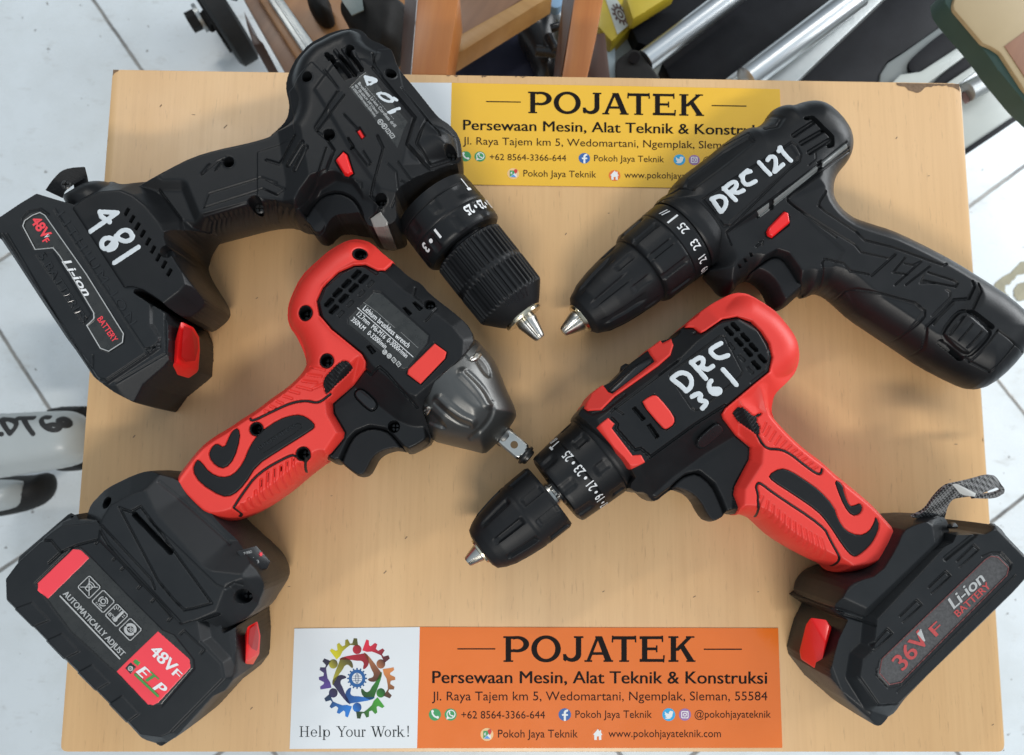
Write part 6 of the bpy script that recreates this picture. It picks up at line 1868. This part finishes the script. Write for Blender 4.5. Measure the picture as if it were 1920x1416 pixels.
# strap with its light keeper
M['webbing'] = bpy.data.materials.new('woven_grey_webbing'); M['webbing'].use_nodes = True
_nt = M['webbing'].node_tree; _b = _nt.nodes['Principled BSDF']; _b.inputs['Roughness'].default_value = .8
_tc = _nt.nodes.new('ShaderNodeTexCoord').outputs['Object']
_ck = _nt.nodes.new('ShaderNodeTexChecker'); _ck.inputs['Scale'].default_value = 760
_nt.links.new(mapping(_nt, _tc, (1, 1, 1), .45), _ck.inputs['Vector'])
_ck.inputs['Color1'].default_value = (.011, .011, .012, 1); _ck.inputs['Color2'].default_value = (.22, .22, .22, 1)
_nt.links.new(_ck.outputs['Color'], _b.inputs['Base Color'])
sD = ribbon('wrist_strap', [(ZL.one(690, 300), 56), (ZL.one(760, 268), 60), (ZL.one(800, 205), 66), (ZL.one(860, 140), 72), (ZL.one(920, 128), 74), (ZL.one(1000, 108), 70), (ZL.one(1098, 78), 60), (ZL.one(1130, 100), 52), (ZL.one(1175, 158), 46)],
            [(ZL.one(850, 320), 50), (ZL.one(862, 300), 52), (ZL.one(872, 250), 58), (ZL.one(900, 205), 64), (ZL.one(940, 198), 66), (ZL.one(1030, 190), 62), (ZL.one(1120, 150), 54), (ZL.one(1140, 150), 48), (ZL.one(1150, 166), 44)], 1.6, M['webbing'], Dd)
ribbon('wrist_strap', [(ZL.one(1172, 156), 45), (ZL.one(1120, 180), 42), (ZL.one(1000, 190), 46)], [(ZL.one(1168, 175), 41), (ZL.one(1120, 205), 40), (ZL.one(1010, 208), 46)], 1.6, M['webbing'], Dd)
hull('strap_keeper', [(ZL.one(x, y), z) for x, y, z in ((898, 132, 76), (930, 130, 76), (1028, 180, 68), (1022, 200, 67), (960, 192, 68), (940, 180, 70), (930, 140, 72), (1010, 190, 62))], nmat('white_plastic_keeper', (.6, .6, .58), .4), sD, bevel=.6)
# ================================================================== things standing on the floor round the table
def wood_mat(name, c0, c1, rot=0.0, rough=0.4, scale=1.0):
    m = bpy.data.materials.new(name); m.use_nodes = True
    nt = m.node_tree; b = nt.nodes['Principled BSDF']
    tc = nt.nodes.new('ShaderNodeTexCoord').outputs['Object']
    v = mapping(nt, tc, (1, 1, 1), rot)
    a = noise(nt, mapping(nt, v, (60 * scale, 4 * scale, 20)), 1.5, 6, .6)
    k = noise(nt, mapping(nt, v, (14 * scale, 3 * scale, 8)), 1.2, 3, .5)
    col = mix_rgb(nt, ramp(nt, a, .3, .7), c0, c1)
    col = mix_rgb(nt, mathn(nt, 'MULTIPLY', ramp(nt, k, .55, .75), .4), col, tuple(c * .5 for c in c0))
    nt.links.new(col, b.inputs['Base Color'])
    b.inputs['Roughness'].default_value = rough
    bp = nt.nodes.new('ShaderNodeBump'); bp.inputs['Strength'].default_value = .2; bp.inputs['Distance'].default_value = .001
    nt.links.new(a, bp.inputs['Height']); nt.links.new(bp.outputs[0], b.inputs['Normal'])
    return m


M['wood_orange'] = wood_mat('varnished_orange_wood', (0.33, 0.105, 0.022), (0.43, 0.165, 0.04), .12)
M['wood_plank'] = wood_mat('varnished_plank', (0.27, 0.115, 0.035), (0.36, 0.17, 0.06), .6)
M['wood_light'] = wood_mat('pale_wood', (0.36, 0.19, 0.06), (0.44, 0.25, 0.09), -1.0)
M['wood_brown'] = wood_mat('brown_wood', (0.17, 0.085, 0.045), (0.25, 0.13, 0.07), .6)
M['wood_dark'] = wood_mat('dark_and_shaded_wood', (0.05, 0.02, 0.012), (0.075, 0.033, 0.02), .1)
M['alu'] = nmat('brushed_aluminium', (0.40, 0.42, 0.42), 0.42, metal=0.85, bump=.3, bscale=300, var=.1, vscale=40)
M['chrome'] = nmat('chromed_rail', (0.66, 0.68, 0.69), 0.28, metal=1.0, var=.05)
M['off_white'] = nmat('off_white_enamel', (0.40, 0.43, 0.41), 0.35, var=.12, vscale=20, bump=.1, bscale=200)
M['machine_black'] = nmat('black_machine_panel', (0.006, 0.0065, 0.009), 0.55, spec=.15, var=.6, vscale=40, bump=.2, bscale=400)
M['soot'] = nmat('dusty_black', (0.011, 0.0105, 0.010), 0.6, spec=.2, var=.6, vscale=60, bump=.5, bscale=300)
M['navy'] = nmat('navy_cloth', (0.007, 0.011, 0.032), 0.9, var=.4, vscale=30, bump=.6, bscale=120)
M['yellow'] = nmat('yellow_enamel', (0.48, 0.36, 0.025), 0.4, var=.15, vscale=20)
M['card_tan'] = nmat('tan_card', (0.37, 0.28, 0.155), 0.6, var=.1, vscale=12)
M['green_rim'] = nmat('dark_green_rim', (0.022, 0.055, 0.045), 0.5, var=.2)
M['white_enamel'] = nmat('white_enamel', (0.42, 0.455, 0.46), 0.35, var=.12, vscale=14, bump=.1, bscale=150)
M['rubber'] = nmat('black_tyre_rubber', (0.011, 0.011, 0.011), 0.6, spec=.25, var=.4, vscale=60, bump=.5, bscale=350)
M['rust'] = nmat('rusty_steel', (0.15, 0.085, 0.075), 0.6, metal=.3, var=.6, vscale=120, bump=.6, bscale=400)


def rod(name, a, za, b, zb, r, mat, parent=None, n=32, prof=None):
    """round bar between two places given by photo point and level; prof: list of (fraction along, radius in mm)"""
    A = Vector(W3([a], za)[0]); Bv = Vector(W3([b], zb)[0])
    d = Bv - A; L = d.length; d.normalize()
    u = d.orthogonal().normalized(); w = d.cross(u)
    pr = prof or [(0, r * .94), (0.004, r), (0.996, r), (1, r * .94)]
    V, f = [], []
    for t, rr in pr:
        for k in range(n):
            a_ = k / n * 2 * math.pi
            V.append(A + d * (L * t) + (u * math.cos(a_) + w * math.sin(a_)) * rr)
    for i in range(len(pr) - 1):
        for k in range(n):
            k2 = (k + 1) % n
            f.append((i * n + k, i * n + k2, (i + 1) * n + k2, (i + 1) * n + k))
    f.append(tuple(range(n))[::-1]); f.append(tuple((len(pr) - 1) * n + k for k in range(n)))
    return add(name, [tuple(v) for v in V], f, mat, parent, sharp=40)


# ---- wheel of a machine, left of the wooden stand
wh = root('machine_wheel', 'dusty black wheel with a hexagon bolt on its axle, standing on the tiles', 'wheel', ZP.one(380, 200), FLOOR_Z)
rod('tyre', ZP.one(330, 150), -375, ZP.one(440, 85), -375, 52, M['rubber'], wh, 64, [(0, 30), (0, 46), (.14, 52), (.86, 52), (1, 46), (1, 30)])
rod('hub_plate', ZP.one(318, 157), -375, ZP.one(332, 149), -375, 32, M['soot'], wh, 48)
rod('washer', ZP.one(232, 112), -372, ZP.one(250, 103), -372, 16, M['alu'], wh)
rod('axle_bolt', ZP.one(176, 140), -372, ZP.one(228, 114), -372, 11.5, M['soot'], wh, 6)
rod('axle', ZP.one(250, 103), -373, ZP.one(330, 150), -375, 9, M['soot'], wh)
hull('fork_arm', [(ZP.one(360, -90), -330), (ZP.one(490, -90), -330), (ZP.one(420, 0), -345), (ZP.one(465, 10), -345), (ZP.one(360, -90), -360), (ZP.one(470, 0), -370)], M['soot'], wh, bevel=2)

# ---- wooden stand behind the table
st = root('wooden_stand', 'varnished wooden stand of crossed beams behind the far table edge', 'stand', ZP.one(1000, 200), FLOOR_Z)
prism('side_board', ZP((470, -60), (575, -60), (905, 470), (770, 470)), -212, -240, M['wood_brown'], st, 2)
prism('side_board', ZP((560, -60), (640, -60), (960, 450), (880, 450)), -200, -238, M['wood_plank'], st, 2)
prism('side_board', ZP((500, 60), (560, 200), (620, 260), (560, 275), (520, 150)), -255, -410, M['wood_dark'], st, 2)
prism('metal_edge', ZP((615, -60), (700, -60), (985, 345), (920, 400)), -186, -212, M['alu'], st, 1.5)
prism('metal_lip', ZP((650, -60), (664, -60), (955, 370), (942, 380)), -183, -188, M['alu'], st, .8)
prism('seat_plank', ZP((690, -60), (1500, -60), (1480, 470), (1070, 470)), -222, -246, M['wood_plank'], st, 2)
prism('upright', ZP((1546, -40), (1800, -40), (1722, 450), (1505, 450)), -100, -150, M['wood_orange'], st, 2)
hull('upright_side', [(ZP.one(1472, -40), -128), (ZP.one(1545, -40), -103), (ZP.one(1505, 450), -103), (ZP.one(1438, 450), -128), (ZP.one(1545, -40), -149), (ZP.one(1505, 450), -149), (ZP.one(1475, -40), -149)], M['wood_dark'], st, .5)  # shaded side face of the upright, its shade put into the wood colour
prism('brace', ZQ((60, 320), (700, -40), (870, -40), (60, 465)), -165, -192, M['wood_light'], st, 2)
prism('inner_plank', ZQ((100, -40), (690, -40), (60, 360)), -215, -235, M['wood_brown'], st, 2)
prism('upright', ZQ((1030, -30), (1250, -30), (1190, 290), (1120, 600), (930, 600), (960, 420)), -108, -150, M['wood_orange'], st, 2)
hull('upright_side', [(ZQ.one(942, -30), -135), (ZQ.one(1030, -30), -110), (ZQ.one(960, 420), -110), (ZQ.one(925, 600), -110), (ZQ.one(868, 600), -135), (ZQ.one(1030, -30), -149), (ZQ.one(930, 600), -149), (ZQ.one(945, -30), -149)], M['wood_dark'], st, .5)  # second upright's side, shade painted the same way
prism('dark_foot', ZQ((1185, 250), (1260, 240), (1300, 600), (1120, 600)), -190, -300, M['wood_dark'], st, 2)

mo = root('black_motor', 'black motor housing resting on the plank of the wooden stand', 'motor', ZP.one(1250, 120), -222)
HF(chaikin(W(ZP((1030, -60), (1500, -60), (1462, 180), (1440, 280), (1330, 345), (1262, 290), (1180, 190), (1110, 90)), -170), 2), -190, 34, 22, res=1.2, smooth=4).body('housing', M['soot'], mo, floor=-221.5)
prism('rating_plate', ZP((1075, -20), (1210, -20), (1222, 60), (1150, 92)), -153, -154.5, nmat('grey_green_plate', (.13, .16, .155), .4, var=.3, vscale=60), mo, .2)
kn = root('round_knob', 'small black round knob lying on the plank beside the metal edge', 'knob', ZP.one(960, 50), -222)
HF(chaikin(W(ZP((868, -40), (1005, -40), (1018, 30), (1035, 75), (985, 108), (925, 82), (880, 20)), -200), 1), -212, 22, 8, res=1.2, smooth=3).body('grip', M['soot'], kn, floor=-221.5)
cl_ = prism('navy_cloth', ZQ((50, 400), (620, 60), (940, 180), (900, 620), (50, 620)), -262, -275, M['navy'], None, 4)
tag(cl_, 'navy cloth bundled between the two uprights of the wooden stand', 'cloth')
hs = root('black_hose', 'glossy black tool with a coiled hose between the stand uprights', 'hose', ZQ.one(800, 250), -300)
HF(chaikin(W(ZQ((640, 60), (820, -30), (960, 0), (940, 330), (890, 560), (780, 560), (700, 330), (590, 170)), -215), 2), -240, 28, 25, res=1.4, smooth=4).body('case', M['black_gloss'], hs, floor=-262)
rod('hose', ZQ.one(740, 380), -205, ZQ.one(885, 400), -205, 5, M['black_gloss'], hs)
rod('hose', ZQ.one(830, 270), -204, ZQ.one(890, 380), -200, 4, M['black_gloss'], hs)
rod('hose', ZQ.one(850, 215), -205, ZQ.one(925, 195), -203, 4, M['black_gloss'], hs)
bb = prism('blue_cap', ZQ((810, -30), (950, -30), (940, 40), (890, 66), (840, 40)), -196, -207, nmat('pale_blue_plastic', (.22, .36, .52), .4), None, 2, sm=1)
tag(bb, 'pale blue plastic cap above the coiled black hose', 'cap')

# ---- yellow case with a round cog sticker
yc = root('yellow_case', 'yellow machine case with a white cog sticker, beside the tile cutter', 'machine case', ZQ.one(1400, 80), FLOOR_Z)
prism('case_body', ZQ((1215, -60), (1780, -60), (1460, 165), (1310, 320), (1195, 190)), -232, FLOOR_Z + .3, M['yellow'], yc, 5)
prism('lid', ZQ((1400, -60), (1800, -60), (1560, 90), (1465, 150)), -214, -231.5, M['yellow'], yc, 4)
stc = prism('sticker', ZQ((1255, -30), (1330, -30), (1462, 165), (1350, 258)), -231.2, -231.9, M['off_white'], yc, .1)


def cogf(P):
    c = np.array([1372, 108.]); q = P - c
    u = q @ np.array([.55, .83]); v = q @ np.array([.83, -.55])
    r = np.hypot(u / 92, v / 50); a = np.arctan2(v / 50, u / 92)
    ro = .86 + .14 * np.sign(np.sin(a * 12))
    return np.minimum(np.maximum(r - ro, .52 - r), np.abs(r - .28) - .09) * 50


_M_cog = nmat('cog_print', (.07, .035, .03), .5)
flat_patch(cogf, (1270, 10, 1470, 215), -230.9, 2.0, _M_cog, 'cog_mark', stc, lambda v: W(np.column_stack([820 + v[:, 0] / 4, v[:, 1] / 4]), -230.9))

# ---- tile cutter: enamel base, black beds, chromed rails
tcut = root('tile_cutter', 'large tile cutter with black bed panels and two bright guide rails', 'tile cutter', ZR.one(900, 300), FLOOR_Z)
prism('base_frame', ZR((80, 640), (95, 510), (150, 380), (215, 300), (340, 208), (760, -80), (2400, -200), (2700, 500), (2350, 640)), -262, -300, M['off_white'], tcut, 8, seg=3)
prism('corner_guard', ZR((100, 640), (112, 520), (152, 400), (205, 330), (225, 340), (225, 640)), -252, -261.5, nmat('pale_blue_grey_plastic', (.36, .44, .48), .4), tcut, 3)
prism('bed_panel', ZR((345, 215), (760, -80), (1080, -80), (480, 362), (400, 330)), -240, -261, M['machine_black'], tcut, 1.5)
prism('bed_panel', ZR((590, 490), (1340, -80), (1990, -80), (1100, 625), (660, 625)), -240, -261, M['machine_black'], tcut, 1.5)
prism('bed_panel', ZS((-30, 540), (760, -70), (1085, -70), (1135, 95), (800, 322), (690, 388), (640, 470), (632, 540)), -240, -261, M['machine_black'], tcut, 1.5)
hull('rail_mount', [(ZR.one(x, y), z) for x, y, z in ((225, 640, -205), (228, 490, -205), (262, 450, -205), (350, 388, -205), (412, 400, -205), (590, 640, -205), (225, 640, -255), (228, 480, -255), (350, 385, -255), (412, 398, -255), (590, 640, -255))], M['soot'], tcut, 2)
rm = tcut.children[-1]
rod('mount_screw', ZR.one(372, 450), -205, ZR.one(372, 451), -200, 5, M['machine_black'], rm)
rod('guide_rail', ZR.one(455, 480), -212, ZR.one(1190, -70), -212, 10.3, M['chrome'], tcut)
prism('rail_strip', ZR((1085, 620), (1145, 620), (2010, -30), (1960, -40)), -228, -240.5, M['alu'], tcut, 1)
rod('guide_rail', ZR.one(1245, 625), -206, ZR.one(2130, -40), -206, 12, M['chrome'], tcut)
prism('rail_bed', ZS((-160, 560), (70, 560), (720, -60), (560, -60)), -222, -240.5, M['alu'], tcut, 2)
prism('slot_frame', ZS((632, 560), (645, 465), (690, 395), (790, 330), (1130, 90), (1300, 330), (1000, 560)), -238, -261, nmat('grey_slot_frame', (.17, .19, .19), .4, var=.15, vscale=20), tcut, 3)
prism('slot_insert', chaikin(ZS((815, 430), (840, 360), (1130, 130), (1245, 225), (925, 452), (860, 476)), 2), -234, -237.7, M['machine_black'], tcut, 1)
prism('side_rail', ZS((700, 540), (770, 470), (900, 450), (1235, 232), (1275, 285), (925, 540)), -230, -237.5, M['off_white'], tcut, 2)
prism('slot_insert', ZS((960, 540), (1110, 400), (1262, 285), (1340, 345), (1040, 540)), -236, -261.5, M['machine_black'], tcut, 1)
prism('side_rail', ZS((1040, 540), (1330, 345), (1350, 375), (1100, 560)), -228, -240, M['off_white'], tcut, 2)
prism('end_plate', ZS((1080, 560), (1390, 405), (1600, 700), (1150, 985), (1120, 760)), -250, -275, M['off_white'], tcut, 3)
prism('end_edge', ZS((1130, 975), (1600, 660), (1610, 690), (1130, 1010)), -247, -290, M['machine_black'], tcut, 1)
rod('hinge_pin', ZS.one(1195, 585), -236, ZS.one(1372, 490), -236, 9, M['alu'], tcut)
hull('hinge_bracket', [(ZS.one(x, y), z) for x, y, z in ((1150, 590, -238), (1185, 570, -238), (1215, 640, -238), (1175, 665, -238), (1150, 590, -249), (1215, 640, -249), (1180, 575, -249))], M['rust'], tcut, 1.5)
hull('hinge_bracket', [(ZS.one(x, y), z) for x, y, z in ((1330, 450, -238), (1375, 428, -238), (1432, 490, -238), (1380, 520, -238), (1330, 450, -249), (1432, 490, -249), (1375, 430, -249))], M['rust'], tcut, 1.5)
rod('hinge_bolt', ZS.one(1398, 470), -238, ZS.one(1399, 470), -232, 7, M['steel'], tcut, 6)

# ---- tan box with green rim
bx = root('tan_box', 'tan topped box with dark green rim at the top right corner', 'box', ZS.one(1400, 150), FLOOR_Z)
prism('rim', ZS((1040, -60), (1130, -60), (1700, -60), (1700, 780), (1551, 640), (1385, 440), (1300, 318), (1090, 75), (1055, 20)), -108, -128, M['green_rim'], bx, 3)
prism('top_sheet', ZS((1125, -60), (1690, -60), (1690, 720), (1551, 560), (1402, 332), (1350, 298), (1290, 272), (1110, 60), (1104, 30)), -104, -107.7, M['card_tan'], bx, 1.5)
prism('printed_picture', ZS((1428, 292), (1690, 100), (1690, 640), (1551, 480)), -103.4, -103.9, wood_mat('brown_print', (.20, .09, .05), (.29, .14, .08), .5), bx, .1)

# ---- white machine marked EDT 60
wm = root('white_machine', 'white machine arm hand lettered EDT 60, on black rubber wheels', 'machine', ZT.one(150, 450), FLOOR_Z)
arm = HF(chaikin(W(ZT((-330, 205), (0, 186), (300, 172), (400, 172), (470, 195), (525, 255), (548, 330), (546, 400), (520, 490), (450, 555), (330, 590), (0, 640), (-330, 690)), -250), 2), -275, 28, 26, res=2.0, smooth=6, p=2.4)
arm.body('arm', M['white_enamel'], wm, floor=-330)
am = wm.children[-1]
M['felt'] = nmat('black_felt_pen', (.016, .016, .017), .6, var=.3)
EDT = [ZT((-120, 250), (-110, 360)), ZT((-125, 250), (-60, 248)), ZT((-118, 300), (-70, 300)), ZT((-110, 358), (-40, 352)), ZT((0, 350), (12, 352)),
       ZT((10, 245), (85, 250), (120, 275), (105, 310), (70, 348)), ZT((12, 250), (70, 348)), ZT((120, 240), (235, 238)), ZT((165, 240), (195, 300), (232, 350)),
       ZT((345, 235), (305, 230), (285, 255), (310, 300), (370, 328), (418, 318), (410, 292), (360, 280), (320, 295)), ZT((410, 248), (435, 238), (475, 255), (490, 290), (455, 298), (420, 275), (408, 250))]
Skin(arm, 'lettering', M['felt'], am, EDT, 4.3, .5, res=.8, e=1.0)
HF(chaikin(W(ZT((280, 178), (330, 158), (420, 146), (610, 146), (600, 592), (420, 612), (330, 604)), -330), 1), -345, 26, 20, res=2.0, smooth=4).body('roller', M['rubber'], wm, floor=-420)
HF(chaikin(W(ZT((-300, 640), (140, 640), (240, 608), (272, 665), (270, 740), (235, 810), (160, 868), (0, 918), (-300, 960)), -345), 2), -372, 30, 26, res=2.0, smooth=4).body('wheel', M['rubber'], wm, floor=-429)
HF(chaikin(W(ZT((-300, 668), (80, 668), (118, 700), (112, 770), (70, 840), (0, 885), (-300, 930)), -335), 2), -352, 24, 14, res=2.0, smooth=4).body('hub', M['white_enamel'], wm, floor=-400)

# ---- worn patch in the floor by the slim drill's pack
M['worn'] = nmat('bare_worn_cement', (.30, .28, .20), .8, var=.5, vscale=50, bump=.6, bscale=200)
for nm, pts in (('worn_floor_patch', ((530, 600), (610, 540), (720, 455), (800, 385), (900, 330), (900, 480), (760, 500), (700, 560), (640, 600), (640, 660), (690, 740), (640, 740), (580, 670))),
                ('worn_floor_patch', ((700, 650), (740, 590), (800, 560), (900, 560), (900, 700), (790, 730), (730, 715)))):
    r_ = random.Random(5)
    q = chaikin(W(ZW(*pts), FLOOR_Z), 2)
    q = q + np.array([[r_.uniform(-1.2, 1.2), r_.uniform(-1.2, 1.2)] for _ in range(len(q))])
    wp = prism(nm, None, FLOOR_Z + 1.0, FLOOR_Z + .1, M['worn'], None, 0, world=q)
    tag(wp, kind='structure')
